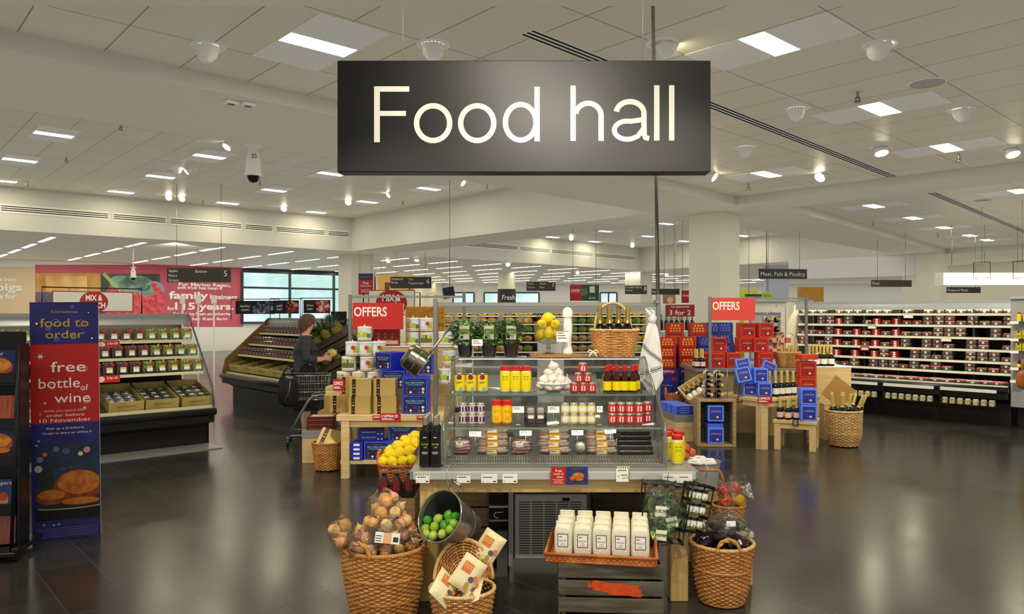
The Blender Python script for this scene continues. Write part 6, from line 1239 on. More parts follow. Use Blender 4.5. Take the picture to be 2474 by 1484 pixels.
# --- berry chiller
be_rz = R(-48); BL = 3.3; be_o = V((-2.95, 10.8, 0))-v_*BL
bsh = [(.68, 1.25), (.48, 1.055), (.28, .87)]
case('long open chiller of berries and fruit behind the person', be_o, be_rz, BL, 1.2, 1.52, bsh, .50, (.09, .55, .78), .85, 1, ends=(2, 1))
BER = [C('#4a2a2c', .4, col2='#8d6a60', scale=60), C('#7d3a30', .4, col2='#b98a6a', scale=60), C('#c98a3a', .4, col2='#e3c96a', scale=40)]
bpk = [[('berries', M('berries', lambda b, m=m: b.box(-.05, .05, -.05, .05, 0, .055, m, .01))), ('lid', M('lid', lambda b: b.box(-.053, .053, -.053, .053, .05, .065, CLEAR, .006)))] for m in BER]
for si, (y, z) in enumerate(bsh):
    for i in range(24):
        x = .1+.133*i; kd = 0 if i < 13 else (2 if si == 0 else 1) if i > 14 else 0
        p = frame_pt(be_o, be_rz, x, y+.07, z+.001)
        if CX+F*p.x/p.y > 742: continue
        thing('berry_punnet', f'small punnet of {["dark berries", "red fruit", "yellow fruit"][kd]} on the {["top", "middle", "lowest"][si]} berry shelf, {nth(i)} from the left', 'punnet', bpk[kd], p, be_rz, group=f'berry punnets, {["top", "middle", "lowest"][si]} shelf')
        thing('berry_punnet', f'stacked punnet of {["dark berries", "red fruit", "yellow fruit"][kd]} on the {["top", "middle", "lowest"][si]} berry shelf, upper layer, {nth(i)}', 'punnet', bpk[kd], frame_pt(be_o, be_rz, x+.01, y+.10, z+.067), be_rz, group=f'upper berry punnets, {["top", "middle", "lowest"][si]} shelf')
for i, x in enumerate((.3, .86, 1.42, 1.98)):
    o = frame_pt(be_o, be_rz, x, .42, .645)
    thing('produce_tray', f'wooden produce tray on the berry chiller deck, {nthof(i, 4)}', 'tray', trayb, o, be_rz, rx=atan2(.23, 1.06), group='wooden trays of the berry chiller')
    for r_ in range(4):
        for c_ in range(4):
            q = V((-.19+.125*c_, -.2+.13*r_, .014)); q.rotate(Euler((atan2(.23, 1.06), 0, be_rz)))
            thing('fruit_pack', f'clear pack of {"dark" if i < 3 else "pale pink"} fruit, berry deck tray {nth(i)}, {nth(r_)} row, {nth(c_)} along', 'punnet', bpk[0 if i < 3 else 1] if i < 3 else bpk[1], o+q, be_rz, rx=atan2(.23, 1.06), group=f'fruit packs in berry deck tray {i}')
def fruitban(px0, px1, d, z0, z1, fm, label, txt, seed):
    w_ = PX(px1, d)-PX(px0, d); h = z1-z0
    def pr(b):
        rr = random.Random(seed); b.box(-w_/2, w_/2, 0, .004, z0, z1, C('#1a1416', .5))
        for i in range(26):
            r_ = h*rr.uniform(.13, .2); x = rr.uniform(-w_*.08+r_, w_/2-r_); z = rr.uniform(z0+r_, z1-r_); b.disc(x, z, r_, -.001-.0004*i, fm[i % len(fm)], n=14); b.disc(x-r_*.25, z+r_*.3, r_*.3, -.0012-.0004*i, fm[-1], n=8)
        b.rect(-w_*.42, -w_*.08, z0+h*.12, z1-h*.12, -.012, C('#26262a', .6)); b.text(txt[0], -w_*.25, z0+h*.52, h*.16, -.0125, PAPER, shear=.3, fit=w_*.24); b.text(txt[1], -w_*.25, z0+h*.26, h*.16, -.0125, PAPER, shear=.3, fit=w_*.2)
    thing('fruit_banner', label, 'banner', [('print', M('print', pr)), ('frame', M('frame', lambda b: b.tube([(-w_*.62, .01, 1.50), (-w_*.62, .01, z1+.03), (w_*.62, .01, z1+.03), (w_*.62, .01, 1.50)], .008, BLACKP, 5)))], ((PX(px0, d)+PX(px1, d))/2, d, 0), 0)
fruitban(569, 664, 13.2, PZ(759, 13.2), PZ(727, 13.2), [C('#3d4254', .5), C('#2a2f42', .5), C('#525a70', .5), C('#8b93a8', .5)], 'photo banner of blueberries above the berry chiller', ('fresh from', 'our growers'), 1)
fruitban(660, 722, 12.6, PZ(758, 12.6), PZ(726, 12.6), [C('#6a1a1c', .5), C('#8d2a26', .5), C('#4a1214', .5), C('#c98a70', .5)], 'photo banner of cherries above the berry chiller', ('add', 'fresh'), 2)
fruitban(733, 798, 12.2, PZ(757, 12.2), PZ(725, 12.2), [C('#a8382a', .5), C('#c25038', .5), C('#7d2018', .5), C('#e3b09a', .5)], 'photo banner of tomatoes right of the cherry banner', ('the finest', 'tomatoes'), 3)
for i, px in enumerate((441, 479, 517)):
    d = 11.6; thing('pole_lamp', f'small white lamp head on a thin white pole, {nthof(i, 3)} of three', 'lamp', [('pole', M('pole', lambda b: b.tube([(0, 0, 0), (0, 0, PZ(735, d))], .014, WHT, 8))), ('head', M('head', lambda b: b.box(-.035, .035, -.03, .03, PZ(735, d), PZ(714, d), WHT, .012)))], (PX(px, d), d, 0))
# --- pineapple crates
pcx = PX(812, 10.1)
PINE = C('#8a7a36', .6, col2='#5d5a26', scale=45, bump=.6)
pine = [('fruit', M('fruit', lambda b: b.lathe([(.02, -.1), (.055, -.085), (.07, -.03), (.068, .03), (.05, .08), (.02, .095)], PINE, 16))), ('leaves', M('leaves', lambda b: [leaf(b, (.012*cos(k), .012*sin(k), .09+.004*(k % 5)), .2-.012*(k % 5), .03, C(['#3c5a3a', '#5b7a4a', '#2d4a30'][k % 3], .5), k*2.4, R(55-14*(k % 5)), -.15) for k in range(22)]))]
def tiltcrate(z, label, n):
    o = V((pcx, 10.12, z)); E = Euler((R(14), R(-28), R(-6)))
    c = thing('wooden_crate', label, 'crate', crate(.5, .36, .2, 2, DARKW, .014, .02), o); c.rotation_euler = E
    for i in range(n):
        q = V((-.15+.15*(i % 3), -.02+.12*(i//3)-.06, .20+.03*(i % 2))); q.rotate(E)
        p = thing('pineapple', f'pineapple with long leaves in the {"upper" if z > 1.1 else "lower"} tilted crate, {nth(i)} of {n}', 'pineapple', pine, o+q, s=.95); p.rotation_euler = Euler((R(-60+20*(i % 2)), R(-40+8*i), R(20*i)))
tiltcrate(1.13, 'upper tilted dark crate heaped with pineapples beside the person', 6)
tiltcrate(.78, 'lower tilted dark crate of pineapples beside the person', 4)
thing('crate_stand', 'dark wooden stand holding the tilted pineapple crates', 'stand', [('post', M('post', lambda b, x=x, y=y: b.box(pcx+x-.02, pcx+x+.02, y-.02, y+.02, 0, 1.05+(.25 if x > 0 else 0), DARKW))) for x in (-.2, .22) for y in (9.99, 10.27)]+[('rail', M('rail', lambda b, z=z: b.add([(pcx-.24, 9.97, z-.10), (pcx+.26, 9.97, z+.15), (pcx+.26, 10.29, z+.15), (pcx-.24, 10.29, z-.10), (pcx-.24, 9.97, z-.13), (pcx+.26, 9.97, z+.12), (pcx+.26, 10.29, z+.12), (pcx-.24, 10.29, z-.13)], [(0, 1, 2, 3), (7, 6, 5, 4), (0, 4, 5, 1), (1, 5, 6, 2), (2, 6, 7, 3), (3, 7, 4, 0)], DARKW))) for z in (1.06, .71)])
# ================================================================== tall banner and brochure stand
BW, BH = .425, 1.68
INDIGO = C('#262557', .45, col2='#2e2d70', scale=5); BANR = C('#b52522', .45); GOLDT = C('#c9a445', .4, .3); CRT = C('#f3e6d6', .5); SPK = C('#f4ede0', .5)
def star(b, x, z, r_, y, n=12):
    for i in range(n):
        a = 2*pi*i/n; L = r_*(1 if i % 2 == 0 else .55)
        b.poly([(x+L*cos(a), y, z+L*sin(a)), (x+r_*.07*cos(a+1.4), y, z+r_*.07*sin(a+1.4)), (x-r_*.02*cos(a), y, z-r_*.02*sin(a)), (x+r_*.07*cos(a-1.4), y, z+r_*.07*sin(a-1.4))], SPK)
def fz(f): return BH*(1-f)
def banner_print(b):
    y = -.0012
    b.rect(-BW/2, BW/2, fz(.178), BH, y, INDIGO); b.rect(-BW/2, BW/2, fz(.51), fz(.178), y, BANR); b.rect(-BW/2, BW/2, 0, fz(.51), y, INDIGO)
    for x, f, r_ in ((-.17, .09, .007), (-.1, .11, .02), (.15, .045, .004), (.12, .13, .01), (-.05, .155, .022), (.17, .155, .006), (.05, .02, .014)): b.disc(x, fz(f), r_, y-.0003, C('#4a4aa0', .5) if r_ > .009 else SPK, n=14)
    b.rect(-BW*.45, BW*.49, fz(.92), fz(.60), y-.0004, C('#1c2536', .45, col2='#2c3a52', scale=9))
    for x, f, r_, c in ((-.13, .64, .015, '#c96a3a'), (.09, .645, .016, '#f0c070'), (.13, .63, .022, '#b98a7a'), (-.06, .62, .02, '#5a6a80'), (0, .63, .024, '#4a5870'), (-.16, .66, .02, '#6f7a88'), (-.17, .70, .025, '#a8a48e')): b.disc(x, fz(f), r_, y-.0006, C(c, .5), n=14)
    b.rect(-BW*.45, BW*.49, fz(.92), fz(.875), y-.0006, C('#14100e', .5))
    ex = .03; b.disc(ex-.01, fz(.868), .195, y-.0007, C('#a8947a', .4), rz=.016, n=30); b.disc(ex-.01, fz(.864), .19, y-.0008, C('#2a1a12', .4), rz=.014, n=30)
    BRD = C('#9a4a17', .45, col2='#6d2c0c', scale=16); BRL = C('#c97a2a', .45, col2='#a8521a', scale=20)
    def ell(x, f, rx, rz_, m, q): pts = [(min(BW*.488, max(-BW*.448, x+rx*cos(2*pi*i/28))), y-q, fz(f)+rz_*sin(2*pi*i/28)) for i in range(28)]; b.poly(pts, m)
    b.poly([(-.15, y-.00085, fz(.80)), (-.17, y-.00085, fz(.72)), (-.13, y-.00085, fz(.735)), (-.11, y-.00085, fz(.695)), (-.07, y-.00085, fz(.74)), (-.1, y-.00085, fz(.82))], C('#26331c', .5))
    ell(.07, .785, .15, .125, BRD, .0009); ell(.08, .765, .135, .085, BRL, .0011); ell(-.09, .82, .10, .055, BRD, .0013); ell(-.09, .812, .085, .036, BRL, .0014); ell(.09, .845, .12, .026, BRL, .0015)
    for x, f in ((-.02, .705), (.13, .735), (-.09, .79), (.03, .70)):
        for k in range(5): a = 1.3*k; b.poly([(x, y-.0018, fz(f)), (x+.022*cos(a), y-.0018, fz(f)+.012*sin(a)), (x+.018*cos(a+.4), y-.0018, fz(f)+.012*sin(a+.4))], C('#5a7a34', .5))
def banner_text(b):
    y = -.0032
    b.text('Christmas', 0, fz(.046), .019, y, GOLDT, fit=.165, bold=.0); b.text('food to', 0, fz(.104), .060, y, GOLDT, fit=.30, bold=.006); b.text('order', 0, fz(.152), .056, y, GOLDT, fit=.235, bold=.006)
    for x, f, r_ in ((-.055, .087, .025), (.10, .09, .024), (.055, .146, .018)): stroke(b, arc(x, fz(f), r_, r_, 0, 352, 20), .0025, GOLDT, y, True)
    for x, f, r_ in ((-.15, .228, .032), (.115, .372, .015), (-.125, .425, .016), (.12, .45, .018), (-.155, .47, .011)): star(b, x, fz(f), r_, y)
    b.text('free', .02, fz(.295), .075, y, CRT, fit=.215, bold=.004); b.text('bottle', -.035, fz(.362), .072, y, CRT, fit=.255, bold=.002); b.text('of', .12, fz(.375), .042, y, CRT); b.text('wine', .045, fz(.425), .068, y, CRT, fit=.225, bold=.004)
    for x, f, r_ in ((.115, .282, .022), (.135, .418, .022), (-.08, .355, .018)): stroke(b, arc(x, fz(f), r_, r_, 0, 352, 20), .0022, CRT, y, True)
    b.text('when you spend £60*', 0, fz(.462), .016, y, CRT, fit=.26, bold=-.008); b.text('order before', .0, fz(.488+.005), .022, y, CRT, fit=.24, bold=-.004) if False else None
    b.text('order before', .0, fz(.483), .020, y, CRT, fit=.235); b.text('10 November', 0, fz(.506), .026, y, CRT, fit=.32)
    b.text('Pick up a brochure.', 0, fz(.537), .017, y, CRT, fit=.235, bold=-.006); b.text('Order in store or online.', 0, fz(.557), .017, y, CRT, fit=.285, bold=-.006)
    for x, f in ((.155, .552), (-.165, .582), (-.18, .60), (-.14, .935), (-.08, .94), (-.05, .937)): star(b, x, fz(f), .012, y)
    for i in range(5): b.text('These products come from a limited range and must be ordered before the date shown above in store or online', 0, fz(.955+.0085*i), .004, y, C('#b8b4cc', .5), fit=.385-.03*(i == 4))
bn = thing('pull_up_banner', 'tall blue and red Christmas food to order banner with roast bird', 'banner', [('board', M('board', lambda b: b.box(-BW/2, BW/2, 0, .016, 0, BH, C('#c9c6c4', .5)))), ('print', M('print', banner_print)), ('lettering', M('lettering', banner_text)), ('foot', M('foot', lambda b: [b.box(x-.01, x+.01, .016, .2, 0, .02, GREYM) for x in (-.12,)])), ('foot', M('foot', lambda b: b.box(.11, .13, .016, .2, 0, .02, GREYM))), ('strut', M('strut', lambda b: b.tube([(0, .02, .9), (0, .19, .012)], .008, GREYM, 6)))], (-3.165, 5.30, 0.002), R(21), ry=R(-.6))
st = V((-3.50, 4.92, 0))
def brochure(kind):
    def f(b):
        if kind == 0: b.box(-.15, .15, 0, .008, 0, .22, NAVY); b.text('Order', .03, .185, .026, -.001, C('#d9d2b4', .5)); turkey(b, .02, .09, .2, -.001)
        elif kind == 1: b.box(-.15, .15, 0, .008, 0, .2, C('#8a3a26', .4, col2='#b0583a', scale=8, stretch=(8, 1, 1)))
        else: b.box(-.15, .15, 0, .008, 0, .2, C('#16234f', .4, col2='#24408a', scale=6)); b.text('Hampers', .06, .165, .026, -.001, C('#d9d2b4', .5)); b.rect(.05, .11, .03, .09, -.001, C('#b9824a', .5)); b.disc(.08, .09, .028, -.0012, C('#a8402a', .5))
    return f
bs = thing('brochure_stand', 'black wheeled brochure stand at the left edge before the banner', 'stand', [
    ('frame', M('frame', lambda b: [b.box(-.24, .24, .02, .06, .06, 1.48, BLACKM, .004), b.box(.225, .245, -.05, .10, .05, 1.40, BLACKP, .004), b.box(-.26, .28, -.22, .22, .04, .07, BLACKP, .006), b.tube([(.235, -.05, 1.40), (.25, -.19, .06)], .012, BLACKP, 6)])),
    *[('pocket', M('pocket', lambda b, z=z: [b.box(-.23, .22, -.06, -.05, z-.02, z+.05, BLACKP, .003), b.box(-.23, .22, -.06, .02, z-.03, z-.02, BLACKP)])) for z in (1.16, .86, .62, .30)],
    ('clear_pocket', M('clear_pocket', lambda b: b.rect(-.22, .23, .09, .27, -.07, CLEAR))),
    ('castor', M('castor', lambda b: [b.lathe([(.035, -.012), (.04, -.008), (.04, .008), (.035, .012)], BLACKP, 16, T=TR(0, 0, 0, 0, 0, R(90))), b.box(-.02, .02, -.03, .03, .02, .05, BLACKP, .004)]))], st, R(12))
for c in bs.children:
    if c.name.startswith('castor'): c.location = (.27, -.17, .041)
for i, (z, k_) in enumerate(((1.14, 0), (.86, 1), (.64, 0), (.305, 2), (.08, 1))):
    q = V((.06, -.045, z)); q.rotate(Euler((0, 0, R(12))))
    thing('brochure', f'brochure with {["roast bird cover", "red-brown cover", "second roast bird cover", "blue hampers cover", "red-brown cover near the floor"][i]} in the black stand', 'brochure', [('cover', M('cover', brochure(k_)))] if False else M('brochure', brochure(k_)), st+q, R(12), rx=R(-6))
# ================================================================== right hand display
def otable(label, o, rz, w_, d, h, lw, name='oak_table'):
    """o = near front-left corner on the floor in the table's own frame"""
    t = thing(name, label, 'table', [('tabletop', M('tabletop', lambda b: b.box(0, w_, 0, d, h-.04, h, PALEW, .004))), ('apron', M('apron', lambda b: b.box(.03, w_-.03, .02, .04, h-.10, h-.04, PALEW))), ('apron', M('apron', lambda b: b.box(.03, w_-.03, d-.04, d-.02, h-.10, h-.04, PALEW))), ('apron', M('apron', lambda b: b.box(.02, .04, .04, d-.04, h-.10, h-.04, PALEW))), ('apron', M('apron', lambda b: b.box(w_-.04, w_-.02, .04, d-.04, h-.10, h-.04, PALEW)))], o, rz)
    lm = M('leg', lambda b: b.box(-lw/2, lw/2, -lw/2, lw/2, 0, h-.04, PALEW, .003))
    for x in (lw/2+.012, w_-lw/2-.012):
        for y in (lw/2+.012, d-lw/2-.012): part('leg', lm, t).location = (x, y, 0)
# big table: local x along v from the left corner to the near corner, y along u
RT = V((2.92, 8.70, 0)); RZ = R(28); RTH = .60
otable('square oak table of champagne and blue chocolate boxes, right of centre', RT, RZ, 1.0, .80, RTH, .10)
ST0 = V((3.09, 8.76, 0)); STR = R(-27)
otable('small low oak table of pink champagne in front of the larger one', ST0-V((.02, -.01, 0)), STR, .48, .42, .355, .07)
cb = carton(.165, .05, .17, LBLUE, choc_art(C('#6d90ee', .4), C('#26349a', .45), 'CHOCOLATES')); rb = carton(.175, .05, .175, C('#cf3a20', .4), choc_art(C('#cf3a20', .4), C('#9c1e1c', .45), 'CHOCOLATES'))
def cstack(kind, px, d, z, n, w3, rz=0.0, s=1.0, lie=None, grp=None):
    col = 'blue' if kind is cb else 'red'
    for i in range(n):
        q = V((0, .0515*i*s, 0)); q.rotate(Euler((0, 0, rz)))
        thing('chocolate_box', f'{col} chocolate box {w3}'+(f', {nth(i)} from the front' if n > 1 else ''), 'chocolate box', kind, V((PX(px, d), d, z))+q, rz=rz, s=s, group=grp or f'{col} chocolate boxes', rx=lie or 0)
cstack(cb, 1847, 8.95, RTH+.001, 3, 'on the square table, lower front', R(-5))
cstack(cb, 1812, 9.05, RTH+.001, 2, 'on the square table, lower left', R(-8))
cstack(cb, 1869, 9.10, RTH+.001, 1, 'on the square table, partly behind the lower front block')
cstack(cb, 1838, 8.97, RTH+.172, 3, 'on the square table, upper block', R(-4))
for px, py, d, a, w3 in ((1800, 907, 8.98, -12, 'leaning pale at the top left'), (1850, 892, 9.2, 24, 'tipped over to the right on top'), (1799, 885, 9.15, -10, 'upright at the very top left')):
    thing('chocolate_box', f'blue chocolate box {w3} of the square table heap', 'chocolate box', cb, (PX(px, d), d, PZ(py, d)-.08), ry=R(a), rx=R(-12), group='tipped blue chocolate boxes', s=1.05)
thing('grey_bucket', 'grey slatted pail under the tipped blue boxes on square table', 'bucket', [('body', M('body', lambda b: [b.lathe([(.09, 0), (.125, .22), (.12, .22), (.085, .01)], C('#7d8384', .5), 14, cap=False), *[b.box(-.008, .008, -.128, -.118, .0, .22, C('#6b7172', .5), T=TR(0, 0, 0, a*.45, 0)) for a in range(14)]])), ('base', M('base', lambda b: b.lathe([(0, .002), (.09, .004)], C('#6b7172', .5), 14)))], (PX(1800, 9.25), 9.28, RTH+.001))
# champagne
CGL = C('#10170f', .08, coat=.6); CGOLD = C('#e6cb72', .3, .35); PINKL = C('#e8bdb6', .5); WL = C('#efe9da', .5)
def champ(lab): return bottle(.043, .30, CGL, CGOLD, .42, .34, lab, (.10, .34), .30, foil=CGOLD)
chp, chw = champ(PINKL), champ(WL)
for i, (x, y) in enumerate([(.05, .06), (.14, .05), (.05, .16), (.15, .15), (.23, .10), (.24, .2), (.14, .25)]):
    q = V((x, y, 0)); q.rotate(Euler((0, 0, STR)))
    thing('champagne_bottle', f'gold-topped bottle with pink label on the small table, {["front left", "front second", "behind left", "behind second", "right front", "right behind", "rearmost"][i]}', 'bottle', chp, ST0+q+V((0, 0, .356)), s=.86, group='pink champagne bottles')
for i in range(2):
    q = V((.36, .10, 0)); q.rotate(Euler((0, 0, STR))); p = ST0+q
    cstack(cb, CX+F*p.x/p.y, p.y-.05, .356+.19*i, 3, f'on the small table, {["lower", "upper"][i]} block', R(-8), 1.1)
for i in range(10):
    q = V((.36+.10*(i % 4)+.02*(i//4), .13+.11*(i//4), 0)); q.rotate(Euler((0, 0, RZ))); p = RT+q
    thing('champagne_bottle', f'gold-topped champagne bottle with white label on square table, {nth(i%4)} in the {["front", "second", "third"][i//4]} row', 'bottle', chw, p+V((0, 0, RTH+.001)), s=1.0, group='white-label champagne bottles')
for z, s_ in ((0, 1.15), (.205, 1.15)):
    cstack(rb, 1951, 9.22, RTH+.001+z, 3, f'at the right end of square table, {["lower", "upper"][z > 0]} block', R(-6), s_)
thing('chocolate_box', 'red chocolate box lying flat on top of the right end block', 'chocolate box', rb, (PX(1945, 9.3), 9.36, RTH+.41+.055), rx=R(90), s=1.2)
saletag(1848, 966, 8.70, .17, .09, 'red half price tag at the corner of the square table', 0)
for px, py, d, w3 in ((1783, 962, 9.1, 'by the crate'), (1876, 965, 9.0, 'right of the half price tag'), (1922, 1022, 8.625, 'on the small table edge')):
    thing('price_tag', f'small black price tag {w3}', 'price card', [('card', M('card', lambda b: [b.box(-.035, .035, 0, .002, -.04, .04, BCARD), *[b.rect(-.025, .02, .02-.018*i, .026-.018*i, -.0006, PAPER) for i in range(3)], b.rect(-.03, .03, -.038, -.028, -.0006, RED)]))], (PX(px, d), d-(.10 if py < 1000 else .0), PZ(py, d)))
# tall shelf unit behind: red boxes and sparkling wine
RS = .87
thing('silver_shelf_unit', 'silver edged shelf unit of red chocolate boxes behind the square table', 'shelf unit', [('top_shelf', M('top_shelf', lambda b: b.box(2.46, 3.98, 9.95, 10.95, RS-.05, RS, C('#a9a9a3', .3, .7), .003))), ('base', M('base', lambda b: b.box(2.52, 3.92, 10.02, 10.9, 0, RS-.05, C('#8a7550', .6))))])
RB = 'on the silver shelf, '
for px, py, d, n, w3, rz in ((1733, 893, 9.85, 4, 'bottom row left', 0), (1772, 893, 9.9, 2, 'bottom row second', 0), (1848, 893, 9.9, 3, 'bottom row right', 0), (1738, 858, 9.95, 5, 'second row left', -.1), (1803, 858, 10.0, 4, 'second row middle', 0), (1838, 858, 9.95, 4, 'second row right', 0), (1806, 821, 10.05, 4, 'top row left', 0), (1850, 820, 10.0, 4, 'top row right', 0), (1708, 877, 10.0, 2, 'far left end', 0)):
    lv = 0 if py > 880 or px == 1708 else 1 if py > 840 else 2
    cstack(rb, px, d+.2, RS+.001+.201*lv, n, RB+w3, rz, 1.14)
for i in range(6): thing('champagne_bottle', f'gold-topped bottle at the left end of the silver shelf, {nth(i%3)} in {["front", "back"][i//3]}', 'bottle', chp, (2.50+.075*(i % 3)-.02, 10.0+.1*(i//3)-.02, RS+.001), s=.85, group='bottles at the left shelf end') if i % 3 < 2 else None
for i in range(12): thing('champagne_bottle', f'gold-topped champagne bottle at the right end of silver shelf, {nth(i%6)} in {["front", "back"][i//6]} row', 'bottle', chw, (PX(1937+17*(i % 6), 10.2), 10.35+.1*(i//6), RS+.001+.0), s=.98, group='bottles at the right shelf end') if PX(1937+17*(i % 6), 10.2) < 3.95 else None
thing('wooden_riser', 'plain wooden block under the champagne row right of the silver shelf', 'plinth', [('block', M('block', lambda b: b.box(3.99, 4.6, 10.1, 10.6, 0, RS, PALEW, .003))), ('top', M('top', lambda b: b.box(3.985, 4.605, 10.095, 10.605, RS, RS+.012, WHITE)))])
for i in range(8): thing('champagne_bottle', f'gold-topped champagne bottle on the wooden riser, {nth(i%4)} in {["front", "back"][i//4]} row', 'bottle', chw, (4.07+.1*(i % 4), 10.2+.12*(i//4), RS+.013), s=.98, group='bottles on the wooden riser')
wb = V((PX(1900, 10.2), 10.16, RS+.001))
thing('wicker_basket', 'square wicker basket with hoop handle of small bottles on silver shelf', 'basket', [('weave', wicker([(0, .125, .09), (.2, .16, .12)], 14, 30, W2m, .5, .005, .0065)), ('rim', braid(.162, .122, .205, .007, W3m, .5, 48, 22)), ('handle', M('handle', lambda b: b.tube([(.14*cos(pi*i/20), 0, .2+.27*sin(pi*i/20)**.7) for i in range(21)], .009, W3m, 8)))], wb)
smb = bottle(.03, .22, CGL, CGOLD, .42, .34, WL, (.1, .34), .3, foil=CGOLD)
for i, dx in enumerate((-.09, -.04, .01, .06, .1)): thing('small_bottle', f'small gold-topped bottle in the square basket, {nthof(i, 5)}', 'bottle', smb, wb+V((dx, .03*(i % 2)-.02, .03)), s=1.25, group='small bottles in the square basket')
CHK_ = C('#d94a3a', .4)
def checked(b):
    b.box(-.16, .16, 0, .2, 0, .30, C('#e9ddd6', .5), .003)
    for i in range(5):
        for j in range(6):
            if (i+j) % 2 == 0: b.rect(-.16+.064*i, -.10+.064*i, .05*j, .05*j+.048, -.001, CHK_)
for i, px in enumerate((1910, 1933)): thing('checked_carton', f'red and white checked carton behind the champagne, {["left", "right"][i]} one', 'carton', [('box', M('box', checked))] if False else M('checked_carton', checked), (3.80, 10.62, RS+.001+.0), s=(.85, .8, 1.55), group='checked cartons') if i == 1 else thing('checked_carton', 'red and white checked carton behind the square wicker basket, left one', 'carton', M('checked_carton', checked), (PX(1905, 10.6)-.08, 10.65, RS+.001), s=(.85, .8, 1.55))
wr0 = V((PX(1872, 10.6), 10.62, RS+.62))
thing('box_tower', 'tall red carton tower carrying the wire wine rack', 'carton', [('box', M('box', lambda b: b.box(-.13, .13, -.1, .1, 0, .615, C('#b8321e', .5), .003)))], (PX(1876, 10.45), 10.5, RS+.001)) if False else None
thing('wine_rack', 'tall curled wire wine rack holding gold-necked bottles behind red boxes', 'rack', [('wire', M('wire', lambda b: [b.tube([(-.13, -.08, -.62), (-.13, -.08, .12), (-.09, -.08, .16), (-.06, -.08, .1)], .005, STEEL, 5), b.tube([(.13, -.08, -.62), (.13, -.08, .2), (.0, -.08, .24), (0, -.08, .2)], .005, STEEL, 5), b.tube([(-.13, .12, -.62), (-.13, .12, .1)], .005, STEEL, 5), b.tube([(.13, .12, -.62), (.13, .12, .1)], .005, STEEL, 5), *[b.box(-.13, .13, -.082, .122, z-.003, z+.003, STEEL) for z in (-.02, -.16, -.30, -.44)]]))], wr0)
hb_ = bottle(.043, .30, CGL, CGOLD, .45, .34, PINKL, (.1, .4), .3, foil=CGOLD)
for i in range(6): thing('champagne_bottle', f'gold-necked bottle lying in the wire wine rack, {["left", "right"][i%2]} on {["top", "second", "third"][i//2]} tier', 'bottle', hb_, wr0+V((-.06+.12*(i % 2), .20, .026-.14*(i//2))), rx=R(90), group='bottles in the wire rack')
offers(1718, 1823, 721, 774, 9.6, (.62, .36, .52), 'red OFFERS sign hanging above the red chocolate boxes', C('#d9463a', .45), 'grey steel sign frame standing over the right display', (1715, 1948), 717)
# small rack, crate and plinth at the left of the display
cr2 = V((2.455, 8.93, 0))
def opencrate(b):
    for x0, x1 in ((-.23, -.19), (.19, .23)): b.box(x0, x1, 0, .28, 0, .54, CRATEW, .003)
    b.box(-.23, .23, 0, .28, .54, .575, CRATEW, .003); b.box(-.19, .19, 0, .28, 0, .03, CRATEW, .003)
thing('upright_crate', 'upright wooden crate with blue chocolate boxes inside', 'crate', [('frame', M('frame', opencrate)), ('back', M('back', lambda b: b.box(-.19, .19, .265, .28, .03, .54, DARKW)))], cr2, R(-4))
for i, z in enumerate((.031, .30)): cstack(cb, CX+F*(cr2.x)/(cr2.y+.06), cr2.y+.06, z, 3, f'inside the upright crate, {["lower", "upper"][i]} block', R(-4), 1.15)
for i in range(2): thing('chocolate_box', f'blue chocolate box lying flat in the crate, {["lower", "upper"][i]}', 'chocolate box', cb, (cr2.x, cr2.y+.25, .231+.03*i), rx=R(90), s=(1.15, .55, 1.1), group='flat boxes in the crate')
wr1 = V((2.46, 9.06, .577))
thing('wine_rack', 'small wire wine rack of six bottles on the upright crate', 'rack', [('wire', M('wire', lambda b: [*[b.tube([(x, -.1, 0), (x, -.1, .36)], .004, STEEL, 5) for x in (-.13, 0, .13)], *[b.box(-.13, .13, -.102, .12, z-.003, z+.003, STEEL) for z in (.003, .12, .235)]]))], wr1)
for i in range(6): thing('champagne_bottle', f'gold-necked bottle lying in the small wire rack, {["left", "right"][i%2]} on {["lowest", "middle", "top"][i//2]} tier', 'bottle', hb_, wr1+V((-.062+.124*(i % 2), .17, .05+.1165*(i//2))), rx=R(90), group='bottles in the small wire rack')
thing('side_plinth', 'low oak plinth with grey band left of the upright crate', 'plinth', [('body', M('body', lambda b: b.box(0, .30, 0, .8, 0, .25, PALEW, .003))), ('top_band', M('top_band', lambda b: b.box(-.005, .305, -.005, .8, .25, .335, C('#8f908b', .4, .4), .003)))], (2.03, 9.27, 0), R(6))
fcb = [('box', M('box', lambda b: b.box(-.115, .115, -.09, .09, 0, .055, LBLUE, .003))), ('print', M('print', lambda b: [b.rect(-.105, .105, .006, .049, -.0907, C('#26349a', .45)), b.text('CHOCOLATES', 0, .02, .013, -.0912, C('#d9c8a8', .5), fit=.12)]))]
for i in range(6): thing('chocolate_box', f'blue chocolate box flat on the low oak plinth, {["lower", "upper"][i//3]} layer, {["front", "middle", "rear"][i%3]}', 'chocolate box', fcb, (2.15-.03*(i % 3), 9.40+.19*(i % 3), .336+.056*(i//3)), rz=R(6), group='flat blue boxes on the plinth')
thing('tilted_crate', 'slanted wooden box of dark bottles behind the low oak plinth', 'crate', crate(.42, .34, .12, 1, PALEW, .02), (PX(1690, 9.9), 9.9, .56), rx=R(28), ry=R(-32))
thing('crate_stand', 'dark block propping the slanted bottle box', 'stand', [('block', M('block', lambda b: b.add([(-.15, -.12, 0), (.15, -.12, 0), (.15, .14, 0), (-.15, .14, 0), (-.15, -.12, .36), (.15, -.12, .54), (.15, .14, .66), (-.15, .14, .48)], [(3, 2, 1, 0), (4, 5, 6, 7), (0, 1, 5, 4), (1, 2, 6, 5), (2, 3, 7, 6), (3, 0, 4, 7)], C('#4a3d28', .7))))], (PX(1692, 9.95), 9.98, 0))
